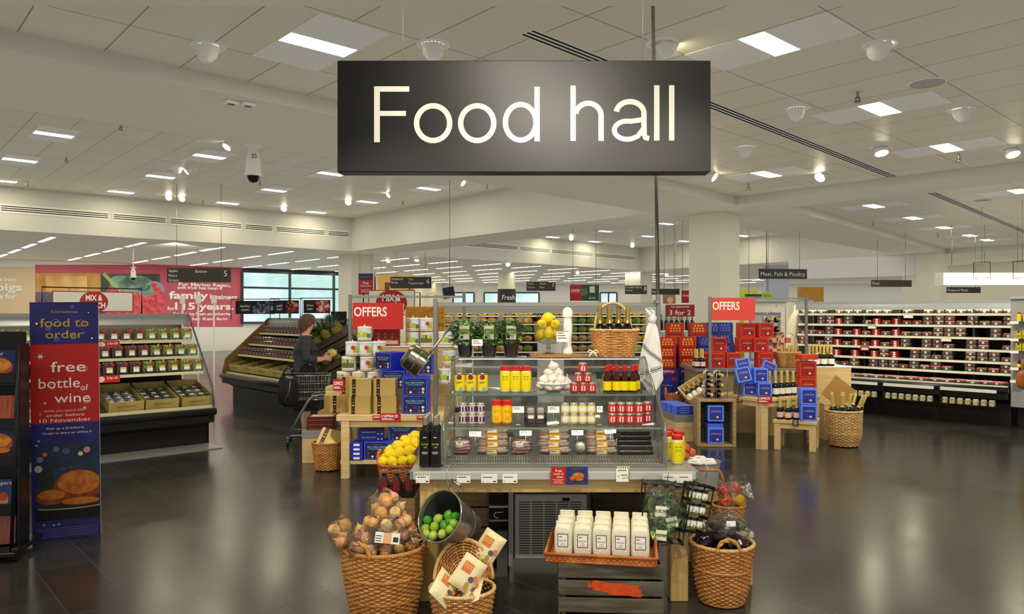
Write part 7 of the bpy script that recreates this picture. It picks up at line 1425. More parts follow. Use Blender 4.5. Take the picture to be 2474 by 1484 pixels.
E = Euler((R(28), R(-32), 0))
wl2 = bottle(.034, .30, C('#0b0c0b', .1, coat=.6), CGOLD, .55, .36, WL, (.12, .4), .3, foil=CGOLD)
for i in range(5):
    q = V((-.15+.075*i, -.14, .05)); q.rotate(E)
    o = thing('wine_bottle', f'dark bottle lying in the slanted wooden box, {nthof(i, 5)}', 'bottle', wl2, V((PX(1690, 9.9), 9.9, .56))+q, group='bottles in the slanted box'); o.rotation_euler = (E.to_matrix() @ Euler((R(-84), 0, 0)).to_matrix()).to_euler()
lb2 = V((PX(1632, 10.1), 10.12, .40))
thing('low_basket', 'shallow dark wicker basket of bottles beyond the blue flat boxes', 'basket', [('weave', wicker([(0, .12, .09), (.1, .14, .11)], 9, 26, W4m, 1, .005, .006)), ('rim', braid(.142, .112, .105, .007, W4m, 1, 40, 20)), ('handle', loop_handle(-.13, 0, .1, .1, .09, .008, W4m, R(90)))], lb2)
for i in range(3): thing('small_bottle', f'gold-topped bottle lying in the shallow basket, {nthof(i, 3)}', 'bottle', smb, lb2+V((-.02+.05*i, .06, .08+.02*i)), rx=R(75), rz=R(20*i), group='bottles in the shallow basket')
thing('low_table', 'plain block under the shallow wicker basket', 'plinth', [('block', M('block', lambda b: b.box(-.16, .2, -.14, .2, 0, .395, PALEW, .003)))], (lb2.x, lb2.y, 0))
# champagne basket on the floor
cbk = V((PX(2040, 9.0), 9.02, 0))
thing('wicker_basket', 'round pale wicker basket of champagne bottles on the right floor', 'basket', [('weave', wicker([(.01, .15, .15), (.15, .195, .195), (.42, .20, .20)], 24, 34, W3m, 1, .008, .009)), ('rim', braid(.203, .203, .428, .011, W3m, 1, 50, 24)), ('band', braid(.175, .175, .08, .008, W2m, 1, 50, 24))], cbk)
for i, (dx, dy, ry, rx) in enumerate([(-.13, -.05, -.15, .1), (-.06, -.10, -.1, .2), (.0, -.08, .1, .15), (.07, -.09, .3, .2), (.13, -.03, .35, .1), (-.08, .05, -.1, -.1), (.02, .06, .1, -.2), (.1, .07, .3, -.1), (-.02, -.01, 0, 0)]):
    thing('champagne_bottle', f'gold-topped champagne bottle in the floor basket, {["far left", "front second", "front third", "front fourth", "far right", "back left", "back middle", "back right", "centre"][i]}', 'bottle', chw, cbk+V((dx, dy, .31)), rx=rx, ry=ry, s=1.12, group='champagne in the floor basket')
thing('cardboard_lid', 'tan cardboard flap leaning behind the champagne basket', 'cardboard', [('sheet', M('sheet', lambda b: b.box(-.16, .16, -.004, .004, 0, .3, C('#b98a4a', .7))))], (PX(2000, 9.5), 9.4, .49), ry=R(38))
thing('side_block', 'wooden block standing under the tan cardboard flap', 'plinth', [('block', M('block', lambda b: b.box(-.14, .2, -.1, .1, 0, .46, PALEW, .003)))], (PX(2010, 9.5), 9.5, 0))
# cardboard floor displays
STARB = C('#1c2470', .45, col2='#222c86', scale=6); CREDB = C('#b5241c', .45)
def dispenser(kind):
    def lower(b):
        b.box(-.17, .17, 0, .28, 0, .92, STARB, .003); rr = random.Random(5)
        for i in range(34): s_ = rr.uniform(.003, .007); b.disc(rr.uniform(-.15, .15), rr.uniform(.05, .9), s_, -.001, PAPER, n=6)
        for z in (.3, .62): b.text('Season\'s treats', 0, z, .02, -.0012, C('#b9bde0', .5), fit=.16); b.rect(.06, .13, z+.10, z+.15, -.0012, RED)
        b.rect(-.1, .12, .84, .9, -.0012, RED); b.text('1/2PRICE', 0, .855, .025, -.002, PAPER, fit=.18)
    m, y2 = (CREDB, C('#e0a83a', .5)) if kind else (C('#232f7e', .45), C('#5a7ad0', .5))
    def bx_(b):
        for z in (.92, 1.10, 1.28):
            b.box(-.13, .13, .02, .24, z+.001, z+.175, m, .003); b.rect(-.12, .12, z+.012, z+.165, .0195, m)
            for i in range(3): b.disc(-.05+.05*i, z+.135, .018, .0188, y2, n=8)
            for j in range(2):
                for i in range(4): b.rect(-.08+.045*i, -.055+.045*i, z+.04+.04*j, z+.065+.04*j, .0188, y2)
    def wing(b):
        for s_ in (-1, 1): b.poly([(s_*.168, 0, .92), (s_*.168, .28, .92), (s_*.168, .28, 1.34), (s_*.168, .18, 1.2), (s_*.168, .0, 1.0)], STARB)
    return [('base', M('base', lower)), ('stock', M('stock', bx_)), ('wing', M('wing', wing))]
dk = [dispenser(0), dispenser(1)]
for i, (px, d, kd) in enumerate([(1632, 11.5, 1), (1688, 11.4, 1), (1662, 11.05, 1), (1722, 11.9, 0), (1708, 11.2, 0), (1752, 11.9, 0), (1613, 11.0, 1)]):
    thing('floor_display', f'blue starry cardboard display of {["blue", "red"][kd]} boxes by the square column, {["rear left", "rear second", "front second", "rear third", "front third", "rear right", "front left"][i]}', 'display', dk[kd], (PX(px, d), d, 0), R(-4), s=(.98, .98, 1.0 if i in (0, 1, 3, 5) else .86))
# --- meat chiller
me_rz = R(-48); ML = 3.25; BAY = .528; me_o = V((6.86, 10.33, 0))-v_*ML
msh = [(.42, 1.60), (.40, 1.425), (.37, 1.25), (.34, 1.075), (.30, .905), (.27, .745)]
CREAMR = C('#e6e2c8', .5)
case('long cream-railed open meat chiller along the right wall', me_o, me_rz, ML, 1.05, 1.80, msh, .53, (.06, .57, .64), .36, 1, rail=CREAMR, inner=C('#7a766a', .6), canm=C('#a9b0b0', .4, .3), ends=(0, 0), railh=.036)
for i in range(6):
    x = ML-BAY*i
    if x < 0 or i == 5: break
    o = frame_pt(me_o, me_rz, x, .42, 0); thing('shelf_upright', f'thin dark upright between meat chiller bays, {nth(i)} from the right', 'upright', [('post', M('post', lambda b: b.box(-.012, .012, 0, .5, .6, 1.72, C('#3c3a34', .5)))), ('foot_bracket', M('foot_bracket', lambda b: b.box(-.016, .016, -.005, .03, .58, .62, STEEL)))], o, me_rz)
MEATC = [C('#a83c36', .4, col2='#5a2a26', scale=30), C('#c9433c', .4, col2='#e0968a', scale=30), C('#e0b0a4', .4, col2='#b0685e', scale=30), C('#7d5a4c', .4, col2='#a8806c', scale=30), C('#d9c2a0', .4, col2='#b8835a', scale=30)]
mpk = [[('tray', M('tray', lambda b: b.box(-.085, .085, -.06, .06, 0, .03, C('#4a4742', .4), .004))), ('meat', M('meat', lambda b, m=m: b.box(-.078, .078, -.054, .054, .02, .045, m, .008))), ('label', M('label', lambda b: b.rect(-.02, .018, .008, .028, -.0605, C('#d6d4ca', .5))))] for m in MEATC]
rpk = [('tub', M('tub', lambda b: b.box(-.06, .06, -.05, .05, 0, .10, C('#b02420', .4, col2='#7d1814', scale=20), .006))), ('label', M('label', lambda b: [b.rect(-.015, .025, .005, .03, -.0505, PAPER), b.rect(-.015, .025, .04, .06, -.0505, PAPER), b.rect(-.015, .025, .07, .09, -.0505, PAPER)]))]
k_ = 0
for si, (y, z) in enumerate(msh):
    for i in range(21):
        x = .10+.153*i
        bay = int((ML-x)/BAY); p = frame_pt(me_o, me_rz, x, y+.085, z+.001)
        px = CX+F*p.x/p.y
        if rnd.random() < .14: continue
        rw = f'{["top", "second", "third", "fourth", "fifth", "lowest"][si]} meat chiller shelf, {nth(i)} place along'
        if bay in (3, 4) and si in (1, 2, 3, 4) and i % 2 == 0: thing('meat_tub', f'red tub with white labels on the {rw}', 'meat pack', rpk, p, me_rz, group='red meat tubs'); continue
        c_ = rnd.choice([0, 0, 1, 3, 3, 2] if si else [2, 4, 4, 1, 2])
        for lv in range(rnd.choice((1, 1, 2, 2))):
            thing('meat_pack', f'{["dark red", "bright red", "pink", "brown", "pale"][c_]} meat pack on the {rw}'+(f', {nth(lv)} up' if lv else ''), 'meat pack', mpk[c_], p+V((0, 0, .071*lv)), me_rz+rnd.uniform(-.1, .1), s=(.82, .8, 1.5), group=f'meat packs, {["top", "second", "third", "fourth", "fifth", "lowest"][si]} shelf')
for i in range(19):
    x = .1+.168*i; p = frame_pt(me_o, me_rz, x, .17+.05*(i % 2), .588)
    thing('meat_pack', f'large raw meat pack on the chiller deck, {nth(i)} along', 'meat pack', mpk[2 if i % 3 else 1], p, me_rz+rnd.uniform(-.4, .4), s=1.1, group='large meat packs on the deck')
bagm = [[('bag', M('bag', lambda b: b.blob(.06, .035, .075, C('#b5854a', .4), TR(0, 0, .075), 12, 8, .06, 3, .8))), ('top', M('top', lambda b: [b.blob(.062, .037, .03, C(c, .4), TR(0, 0, .125), 12, 6, .08, 4, .8)]))] for c in ('#5fa83a', '#3a4ab0', '#d9b09a')]
for i, (x, k) in enumerate([(2.22, 0), (2.33, 0), (2.44, 0), (2.55, 1), (2.64, 1), (2.73, 1), (1.0, 2), (1.12, 2)]):
    p = frame_pt(me_o, me_rz, x, .58, 1.602); thing('snack_bag', f'tall {["green", "blue", "pink"][k]}-topped bag on the top meat chiller shelf, {nth(i)} along', 'bag', bagm[k], p, me_rz, group=f'{["green", "blue", "pink"][k]}-topped bags')
bnw = .80; jl = jar(.04, .085, C('#c9bd84', .35), C('#d9d6c8', .4, .3), None, lidh=.22, n=12)
for i in range(4):
    x0 = ML-.06-bnw*(i+1)+.04; o = frame_pt(me_o, me_rz, x0, -.10, .30)
    thing('jar_basket', f'black wire basket of jars hung under the meat chiller, {nth(i)} from the right', 'basket', [('grid', M('grid', lambda b: [b.tube([(0, 0, .06), (bnw-.08, 0, .06)], .004, STEEL, 5), b.tube([(0, 0, 0), (bnw-.08, 0, 0)], .004, BLACKP, 5), b.box(0, bnw-.08, 0, .12, -.008, -.002, BLACKP), *[b.tube([(x, 0, -.004), (x, 0, .06)], .002, BLACKP, 4) for x in [.1*k for k in range(8)]]])), ('rail', M('rail', lambda b: b.box(0, bnw-.08, .0, .02, .19, .235, C('#d6d6ce', .4)))), ('bracket', M('bracket', lambda b: [b.box(.0, .012, 0, .12, -.008, .235, BLACKP)]))], o, me_rz)
    for j in range(7):
        p = frame_pt(me_o, me_rz, x0+.055+.1*j, -.045, .300); thing('glass_jar', f'pale jar under the meat chiller, {nth(j)} in the {nth(i)} basket from the right', 'jar', jl, p, me_rz, group=f'jars in the {nth(i)} basket')
for px, si, c_, w3 in ((2108, 1, '#a8c48a', 'green and white'), (2286, 2, '#e3d7a0', 'cream'), (2090, 3, '#c9403a', 'red'), (2196, 0, '#e0dccb', 'white')):
    x = gx_at(px, msh[si][0], me_o, me_rz, ML); thing('shelf_flag', f'{w3} price flag hung on the {["top", "second", "third", "fourth"][si]} meat chiller rail', 'price card', M('shelf_flag', lambda b: [b.box(-.07, .07, -.004, 0, -.07, .0, C(c_, .5)), b.rect(-.05, .05, -.06, -.03, -.0046, PAPER)]), frame_pt(me_o, me_rz, x, msh[si][0]-.012, msh[si][1]), me_rz)
# end cabinet with clip strips, bag
ec = frame_pt(me_o, me_rz, ML+.02, 0, 0)
thing('end_cabinet', 'grey end cabinet of the meat chiller with framed panel', 'cabinet', [('body', M('body', lambda b: b.box(0, 1.1, .10, 1.05, .30, 1.80, C('#a3a49c', .45, .2), .004))), ('kick', M('kick', lambda b: b.box(.05, 1.1, .25, 1.05, 0, .30, CASEB))), ('panel', M('panel', lambda b: [b.box(.20, .95, .09, .10, .75, 1.62, C('#6c6d68', .4)), b.box(.24, .91, .084, .09, .79, 1.58, C('#b9bab2', .35))])), ('canopy', M('canopy', lambda b: b.box(0, 1.1, .05, 1.05, 1.80, 1.84, C('#a9b0b0', .4, .3), .004)))], ec, me_rz)
crt = [('carton', M('carton', lambda b: b.box(-.035, .035, -.03, .03, 0, .11, C('#b9b42a', .45), .003))), ('print', M('print', lambda b: [b.disc(0, .1, .016, -.0306, C('#7d1a1a', .5), n=10), b.rect(-.025, .025, .03, .05, -.0306, C('#8a861c', .5))]))]
for r_, (py, kd) in enumerate([(776, 1), (818, 0), (848, 0), (889, 2), (920, 1)]):
    z = PZ(py, 10.1); o = frame_pt(ec, me_rz, .03, -.04, z)
    thing('clip_shelf', f'narrow clip-on shelf of yellow goods, {nth(r_)} from the top', 'shelf', [('tray', M('tray', lambda b: b.box(0, .6, 0, .13, -.02, -.012, BLACKP))), ('ticket', M('ticket', lambda b: b.box(.0, .10, -.008, -.003, -.04, -.005, PAPER)))], o, me_rz)
    for j in range(5):
        p = frame_pt(ec, me_rz, .07+.078*j+.05, .02, z-.011)
        thing('yellow_carton' if kd == 0 else 'clip_jar' if kd == 1 else 'clip_bottle', f'{["yellow carton", "yellow jar with red lid", "dark bottle with yellow label"][kd]} on the {nth(r_)} clip shelf from top, {nth(j)} along', ['carton', 'jar', 'bottle'][kd], [crt, yj, sb_][kd], p, me_rz, s=[1, .8, .85][kd], group=f'goods on the {nth(r_)} clip shelf')
thing('end_cabinet', 'pale end cabinet of the meat chiller behind the wire wine rack', 'cabinet', [('body', M('body', lambda b: b.box(-.85, -.02, .10, 1.05, 0, 1.80, C('#d2cdb8', .5), .004))), ('panel', M('panel', lambda b: [b.box(-.75, -.15, .09, .10, .75, 1.62, C('#7c7d78', .4)), b.box(-.70, -.20, .084, .09, .80, 1.57, C('#a9aaa2', .3))])), ('canopy', M('canopy', lambda b: b.box(-.85, -.02, .05, 1.05, 1.80, 1.84, C('#a9b0b0', .4, .3), .004)))], me_o, me_rz)
LEA = C('#a8622a', .45, col2='#8a4a1c', scale=8)
thing('leather_bag', 'brown leather handbag at the right frame edge by the yellow jars', 'bag', [('body', M('body', lambda b: b.blob(.16, .06, .13, LEA, None, 18, 12, .03, 2, .7))), ('strap', M('strap', lambda b: b.tube([(-.1, 0, .1), (-.05, 0, .28), (.02, 0, .33), (.09, 0, .28), (.12, 0, .1)], .012, LEA, 6)))], (PX(2487, 9.3), 9.3, PZ(917, 9.3)))
# ================================================================== far produce chiller behind the centre unit
FCY = 15.2; fx0, fx1 = PX(1062, FCY), PX(1672, FCY)
fcs = [(.36, PZ(763, FCY+.3)), (.34, PZ(783, FCY+.3)), (.32, PZ(804, FCY+.3)), (.30, PZ(826, FCY+.3)), (.28, PZ(850, FCY+.3))]
case('long bright open produce chiller far behind the oak table', (fx0, FCY, 0), 0, fx1-fx0, 1.0, PZ(741, FCY+.3), fcs, .45, (.06, .5, .62), .30, 1, rail=CREAMR, inner=C('#6d664f', .6), canm=C('#b4b6ae', .4, .3), ends=(0, 0), railh=.03)
PRC = [C('#e3c03a', .4, col2='#d9a02a', scale=30), C('#d98a2f', .4, col2='#c9b04a', scale=30), C('#7d9a3a', .4, col2='#4d6b2c', scale=30), C('#a8462a', .4, col2='#d9b06a', scale=30), C('#8d6a3a', .4, col2='#c9a86a', scale=30), C('#d9d08a', .4, col2='#a8b05a', scale=30)]
prm = [[('bag', M('bag', lambda b, m=m: b.blob(.075, .06, .055, m, TR(0, 0, .052), 12, 7, .08, 3, .75))), ('film', M('film', lambda b: b.box(-.04, .04, -.065, -.062, .03, .07, PACKF))), ('tie', M('tie', lambda b: b.box(-.02, .02, -.01, .01, .095, .12, CLEAR)))] for m in PRC]
pcn = ['yellow', 'orange', 'green', 'red', 'brown', 'pale green']
for si, (y, z) in enumerate(fcs):
    for i in range(27):
        x = .1+.19*i; px = CX+F*(fx0+x)/(FCY+y)
        if x > fx1-fx0-.1: break
        if px < 1290: k = [0, 1, 0, 4][(i+si) % 4] if si < 2 else [4, 2, 1, 3][(i+si*2) % 4]
        elif px < 1340: continue
        elif px < 1470: k = 3 if si == 0 else 2 if si < 3 else 4
        else: k = [1, 5, 0, 2, 3][(i*2+si) % 5]
        thing('produce_bag', f'bag of {pcn[k]} produce on the far chiller, {["top", "second", "third", "fourth", "lowest"][si]} shelf, {nth(i)} along', 'produce', prm[k], (fx0+x, FCY+y+.1, z+.001), rz=rnd.uniform(-.5, .5), s=rnd.uniform(1.22, 1.42), group=f'produce on the {["top", "second", "third", "fourth", "lowest"][si]} far shelf')
thing('white_stand', 'white slanted display board with red sauce bottles before far chiller', 'display stand', [('board', M('board', lambda b: b.box(-.14, .28, 0, .04, 0, 1.52, C('#dedbd0', .5), .004))), ('tray', M('tray', lambda b: b.box(-.24, .14, -.16, 0, 1.385, 1.395, WHITE))), ('prop', M('prop', lambda b: b.box(-.2, .1, -.1, -.02, 0, 1.385, C('#c9c4b4', .6))))], (PX(1325, 13.5), 13.5, 0))
for i in range(9): thing('red_sauce_bottle', f'tiny red sauce bottle on the far white stand, {nthof(i, 9)}', 'bottle', sb_, (PX(1325, 13.5)-.20+.036*i, 13.40, 1.396), s=(.6, .6, 1.0), group='tiny red bottles behind the lemons')
thing('wine_shelf', 'far shelf of dark bottles left of the square column', 'shelf', [('board', M('board', lambda b, z=z: b.box(-.45, .45, 0, .3, z-.03, z, CREAMR))) for z in (1.28, .9, .5)]+[('back', M('back', lambda b: b.box(-.45, .45, .3, .33, 0, 1.75, C('#cfe0d8', .5))))], (PX(1625, 14.2), 14.2, 0))
for i in range(9): thing('dark_bottle', f'dark bottle on the far wine shelf, {nthof(i, 9)}', 'bottle', wine, (PX(1625, 14.2)-.4+.1*i, 14.3, 1.281), group='bottles on the far wine shelf')
thing('three_for_two_sign', 'dark red 3 for 2 board on assorted wines by the column', 'sign', [('board', M('board', lambda b: b.box(-.27, .27, 0, .01, 0, .22, C('#8a1a24', .5)))), ('lettering', M('lettering', lambda b: [b.text('3 for 2', 0, .03, .09, -.001, PAPER, fit=.4), b.text('ON ASSORTED', 0, .165, .03, -.001, PAPER, fit=.34)])), ('post', M('post', lambda b: b.tube([(0, .02, -1.5), (0, .02, .1)], .012, STEEL)))], (PX(1643, 13.9), 13.9, PZ(765, 13.9)))
# ================================================================== mural on the left wall
wang = atan2(wd.y, wd.x)
def wl(px, py):
    r_ = (px-CX)/F; Y = (W1.x-W1.y*wd.x/wd.y)/(r_-wd.x/wd.y); X = r_*Y; return (V((X, Y, 0))-W1).dot(wd), HC-(py-CY)*Y/F
def q4(b, x0, y0, x1, y1, m, y): 
    a, c = wl(x0, y0), wl(x1, y0); d_, e_ = wl(x1, y1), wl(x0, y1); b.poly([(a[0], y, e_[1]), (c[0], y, d_[1]), (c[0], y, c[1]), (a[0], y, a[1])], m)
PINKM = C('#c8606c', .6, col2='#b84f60', scale=.4)
def mural(b):
    q4(b, -200, 645, 85, 790, C('#dcc49a', .6), -.01); q4(b, 85, 640, 587, 790, PINKM, -.012)
    q4(b, 86, 660, 243, 720, C('#d9a55a', .5, col2='#a87434', scale=1.2), -.016); q4(b, 110, 667, 210, 705, C('#e8bd78', .5, col2='#c99450', scale=2), -.018); q4(b, 86, 706, 243, 790, C('#4a4356', .5, col2='#6d6076', scale=2, stretch=(3, 1, 1)), -.017)
    q4(b, 243, 662, 386, 790, C('#27352c', .5, col2='#43584a', scale=.7), -.016)
    c = wl(326, 735); b.disc(c[0], c[1], 1.15, -.02, C('#c22a3c', .4, col2='#e06a6a', scale=6), rz=1.15, n=30); c = wl(326, 765); b.disc(c[0], c[1], .95, -.021, C('#c22a3c', .4, col2='#e06a6a', scale=6), rz=1.3, n=30)
    for px, py, rx, rz_ in ((292, 682, .42, .28), (318, 690, .5, .3), (345, 686, .34, .3), (330, 678, .5, .2), (352, 702, .3, .25)):
        c = wl(px, py); b.disc(c[0], c[1], rx, -.023, C('#8fae9c', .5, col2='#5f8a72', scale=2), rz=rz_, n=16)
    a, c = wl(246, 664), wl(292, 702); b.poly([(a[0], -.024, a[1]), (c[0], -.024, c[1]-.12), (c[0], -.024, c[1]+.05), (a[0]+.1, -.024, a[1]+.1)], C('#a8bf6a', .5))
    c = wl(372, 700); b.disc(c[0], c[1], .4, -.018, C('#8a98a8', .6), rz=.35, n=18)
def murtext(q):
    b = MB()
    def tx(s_, px, py, hpx, wpx, m=PAPER, bold=.03):
        c, d_ = wl(px, py), wl(px, py-hpx); e_ = wl(px+wpx/2, py)[0]-wl(px-wpx/2, py)[0]; b.text(s_, c[0], c[1], d_[1]-c[1], -.028, m, fit=e_, bold=bold)
    for a in (('as been', 16, 679, 9, 44), ('pigs', 22, 702, 17, 62), ('e for', 18, 722, 13, 40), ('For Marion Regan,', 495, 692, 8, 125), ('soft fruit has been a', 483, 699, 7, 108), ('family', 456, 722, 17, 95), ('business', 540, 723, 11, 66), ('for', 413, 749, 8, 18), ('115 years.', 495, 748, 16, 142), ('Enjoy juicy fresh strawberries', 490, 762, 7, 140), ('from her Kent farm', 490, 774, 7, 120))[q:q+1]: tx(*a)
    return b
thing('wall_mural', 'big pink mural with bread and strawberry pictures on far left wall', 'mural', [('print', M('print', mural))]+[('lettering', murtext(q)) for q in range(11)], (W1.x, W1.y, 0), wang)
# aisle signs
SGN = C('#3a3733', .5)
def aisle(px0, px1, py0, py1, d, texts, num, label, rz=0.0):
    w_, h = (px1-px0)*d/F, (py1-py0)*d/F
    c = V((PX((px0+px1)/2, d), d, PZ(py1, d)))
    def tx(b):
        for s_, fx, fy, fw in texts: b.text(s_, -w_/2+w_*fx, h*fy, h*.20 if len(texts) > 1 else h*.42, -.001, PAPER, 'L', -.01, fit=w_*fw)
        if num: b.text(num, w_*.42, h*.42, h*.42, -.001, PAPER, 'C', -.01)
    thing('aisle_sign', label, 'sign', [('board', M('board', lambda b: b.box(-w_/2, w_/2, 0, .03, 0, h, SGN))), ('lettering', M('lettering', tx)), *[('rod', M('rod', lambda b, x=x: b.tube([(x, .015, h), (x, .015, ceilz(c.x+x*cos(rz), c.y+x*sin(rz))-c.z)], .006, STEEL, 5))) for x in (-w_*.35, w_*.35)]], c, rz)
aisle(403, 557, 648, 682, 17.5, [('Apples', .03, .72, .14), ('Pears', .03, .38, .13), ('Grapes', .03, .06, .16), ('Bananas', .45, .68, .18)], '5', 'dark aisle sign 5 listing apples, pears, grapes and bananas')
aisle(943, 1042, 669, 697, 24, [('Strawberries', .03, .72, .28), ('Berries', .03, .42, .15), ('Fruit', .45, .70, .1), ('Prepared Salads', .45, .36, .36)], '6', 'dark aisle sign 6 listing strawberries and prepared salads')
aisle(1272, 1342, 681, 703, 30, [('Salads', .04, .70, .2), ('Tomatoes', .04, .30, .24), ('Potatoes', .45, .70, .22), ('Onions', .45, .30, .17)], '7', 'dark aisle sign 7 before the far windows')
aisle(1510, 1563, 690, 711, 33, [('Hot Vegetables', .04, .70, .38), ('Prepared Veg', .46, .70, .3), ('Mushrooms', .04, .34, .3)], '8', 'dark aisle sign 8 on the third column')
aisle(1574, 1642, 698, 712, 26, [('Dairy', .02, .3, .2)], '', 'dark narrow sign crossing behind the tall pole')
aisle(1830, 1955, 650, 674, 18, [('Meat, Fish & Poultry', .03, .28, .93)], '', 'dark sign reading Meat, Fish and Poultry over the right chillers', R(10))
aisle(2103, 2206, 677, 693, 20, [('Deli', .02, .28, .17)], '', 'dark sign reading Deli left of the fourth column', R(6))
aisle(2286, 2372, 694, 708, 20, [('Prepared Meals', .02, .28, .60)], '', 'dark sign reading Prepared Meals right of fourth column', R(5))
aisle(1800, 1866, 711, 722, 19, [('Prepared Fish', .02, .25, .6)], '', 'dark sign partly hidden behind the offers frame', 0)
thing('new_sign', 'lime green NEW sign behind the right offers frame', 'sign', [('board', M('board', lambda b: b.box(-.13, .13, 0, .01, 0, .16, C('#b5cf2a', .5)))), ('lettering', M('lettering', lambda b: b.text('NEW', 0, .04, .07, -.001, INK, fit=.2))), ('rod', M('rod', lambda b: b.tube([(0, .02, .1), (0, .02, ceilz(PX(1853, 18.5), 18.5)-PZ(722, 18.5))], .006, STEEL)))], (PX(1853, 18.5), 18.5, PZ(722, 18.5)))
def board(name, px0, px1, py0, py1, d, fn, label, cat, rods=True, post=False):
    w_, h = (px1-px0)*d/F, (py1-py0)*d/F; c = V((PX((px0+px1)/2, d), d, PZ(py1, d)))
    ps = [('board', M('board', lambda b: b.box(-w_/2, w_/2, 0, .02, 0, h, C('#3a3a40', .5)))), ('print', M('print', lambda b: fn(b, w_, h)))]
    if rods: ps += [('rod', M('rod', lambda b, x=x: b.tube([(x, .01, h), (x, .01, ceilz(c.x+x, c.y)-c.z)], .006, STEEL, 5))) for x in (-w_*.4, w_*.4)]
    if post: ps.append(('post', M('post', lambda b: b.box(-.02, .02, .02, .05, -c.z, h*.5, GREYM))))
    thing(name, label, cat, ps, c)
board('offers_board', 1377, 1447, 688, 727, 17.5, lambda b, w_, h: [b.rect(-w_/2, -w_*.09, 0, h, -.001, C('#a81e24', .5)), b.rect(-w_*.09, w_/2, 0, h, -.001, C('#2c4a30', .5)), b.rect(w_*.18, w_*.36, h*.5, h*.9, -.002, C('#c9d0b8', .5)), b.text('OFFERS', -w_*.29, h*.52, h*.2, -.002, PAPER, fit=w_*.34), b.text('eat fresh', w_*.26, h*.12, h*.13, -.002, PAPER, fit=w_*.2), b.disc(-w_*.02, h*.55, h*.25, -.002, C('#5a6a5c', .5), n=14)], 'hanging board half red OFFERS half green above far chiller', 'board')
board('offers_board', 1647, 1668, 702, 732, 16.0, lambda b, w_, h: [b.rect(-w_/2, w_/2, 0, h, -.001, C('#a81e24', .5)), b.text('OFFERS', 0, h*.5, h*.16, -.002, PAPER, fit=w_*.8)], 'small red OFFERS board left of the square column', 'board')
board('wine_poster', 866, 901, 661, 712, 24.2, lambda b, w_, h: [b.rect(-w_/2, w_/2, h*.7, h, -.001, C('#252a52', .5)), b.rect(-w_/2, w_/2, 0, h*.7, -.001, C('#9c2626', .5)), b.text('free', 0, h*.5, h*.12, -.002, PAPER), b.text('bottle of wine', 0, h*.38, h*.08, -.002, PAPER, fit=w_*.7), b.text('order before', 0, h*.2, h*.06, -.002, PAPER), b.text('10 November', 0, h*.1, h*.07, -.002, PAPER, fit=w_*.6), b.text('food to order', 0, h*.8, h*.07, -.002, GOLD, fit=w_*.7)], 'narrow red and blue wine poster beside the second column', 'poster', True)
board('lolly_poster', 912, 1000, 664, 722, 27, lambda b, w_, h: [b.rect(-w_/2, w_/2, 0, h, -.001, C('#e0b061', .5)), b.rect(-w_*.3, w_*.4, 0, h*.68, -.002, C('#6a4a40', .5)), b.box(-w_*.17, w_*.36, -.02, -.003, 0, h*.52, C('#e3d78a', .5, col2='#d0bd5a', scale=5), .15)], 'orange poster with pale frozen fruit block beneath aisle sign six', 'poster', True)
board('meat_poster', 1602, 1632, 712, 734, 17, lambda b, w_, h: [b.rect(-w_/2, w_/2, 0, h, -.001, C('#b88a5a', .5, col2='#8d5a34', scale=4)), b.disc(.02, h*.4, h*.35, -.002, C('#d9b08a', .5))], 'small brown food poster behind the tall pole', 'poster', True)
mixsign('second white MIX & MATCH sign in black frame behind left OFFERS sign', (PX(946, 10.6), 10.6, 0), 0, PX(1001, 10.6)-PX(888, 10.6), .36, PX(1015, 10.6)-PX(878, 10.6), PZ(707, 10.6), PZ(762, 10.6))
b = MB(); b.lathe([(.42, 0), (.42, ZB-.003)], COLP, 28); struct('column_5', b, (PX(1224, 36), 36, 0))
thing('column_wrap', 'dark wrap lettered Fresh flowers round the far white column', 'wrap', [('wrap', M('wrap', lambda b: b.lathe([(.44, 1.2), (.44, PZ(699, 36))], C('#2c2c2e', .5), 28, cap=False))), ('lettering', M('lettering', lambda b: [b.text('Fresh', .08, PZ(725, 36), .24, -.445, PAPER, shear=.2, fit=.62), b.text('flowers', .1, PZ(742, 36), .2, -.445, PAPER, shear=.2, fit=.66)]))], (PX(1224, 36), 36, 0))
thing('ceiling_screen', 'small dark tilted screen on a thin ceiling rod far away', 'screen', [('screen', M('screen', lambda b: b.box(-.13, .13, 0, .03, 0, .26, C('#1a2238', .3), T=TR(0, 0, 0, 0, R(-15), R(-10))))), ('rod', M('rod', lambda b: b.tube([(0, .06, .2), (0, .06, ceilz(PX(1086, 17), 17)-PZ(720, 17))], .008, STEEL)))], (PX(1086, 17), 17, PZ(720, 17)))
for i, (px, d) in enumerate(((2372, 15), (2470, 14))):
    thing('acrylic_frame', f'clear hanging frame over the deli at right, {["left", "right"][i]} one', 'frame', [('sheet', M('sheet', lambda b: b.box(-.15, .15, 0, .01, 0, .32, CLEAR))), ('frame', M('frame', lambda b: [b.tube([(-.15, 0, 0), (-.15, 0, .32), (.15, 0, .32), (.15, 0, 0)], .008, BLACKP, 5, True)])), ('wire', M('wire', lambda b: b.tube([(0, 0, .32), (0, 0, ceilz(PX(px, d), d)-PZ(672, d))], .003, STEEL)))], (PX(px, d), d, PZ(672, d)), rz=R(-50))
GLW2 = emis('#fff0cc', 3.2)
thing('counter_light', 'wide glowing white light box over the deli counter', 'light', [('box', M('box', lambda b: b.box(-1.5, 1.5, 0, .3, 0, .32, FRAME))), ('diffuser', M('diffuser', lambda b: b.box(-1.45, 1.45, -.004, 0, .02, .30, GLW2))), *[('wire', M('wire', lambda b, x=x: b.tube([(x, .1, .3), (x, .1, ceilz(PX(2425, 18)+x, 18.1)-PZ(690, 18))], .006, STEEL))) for x in (-1.2, -.4, .4, 1.2)]], (PX(2425, 18), 18, PZ(690, 18)))
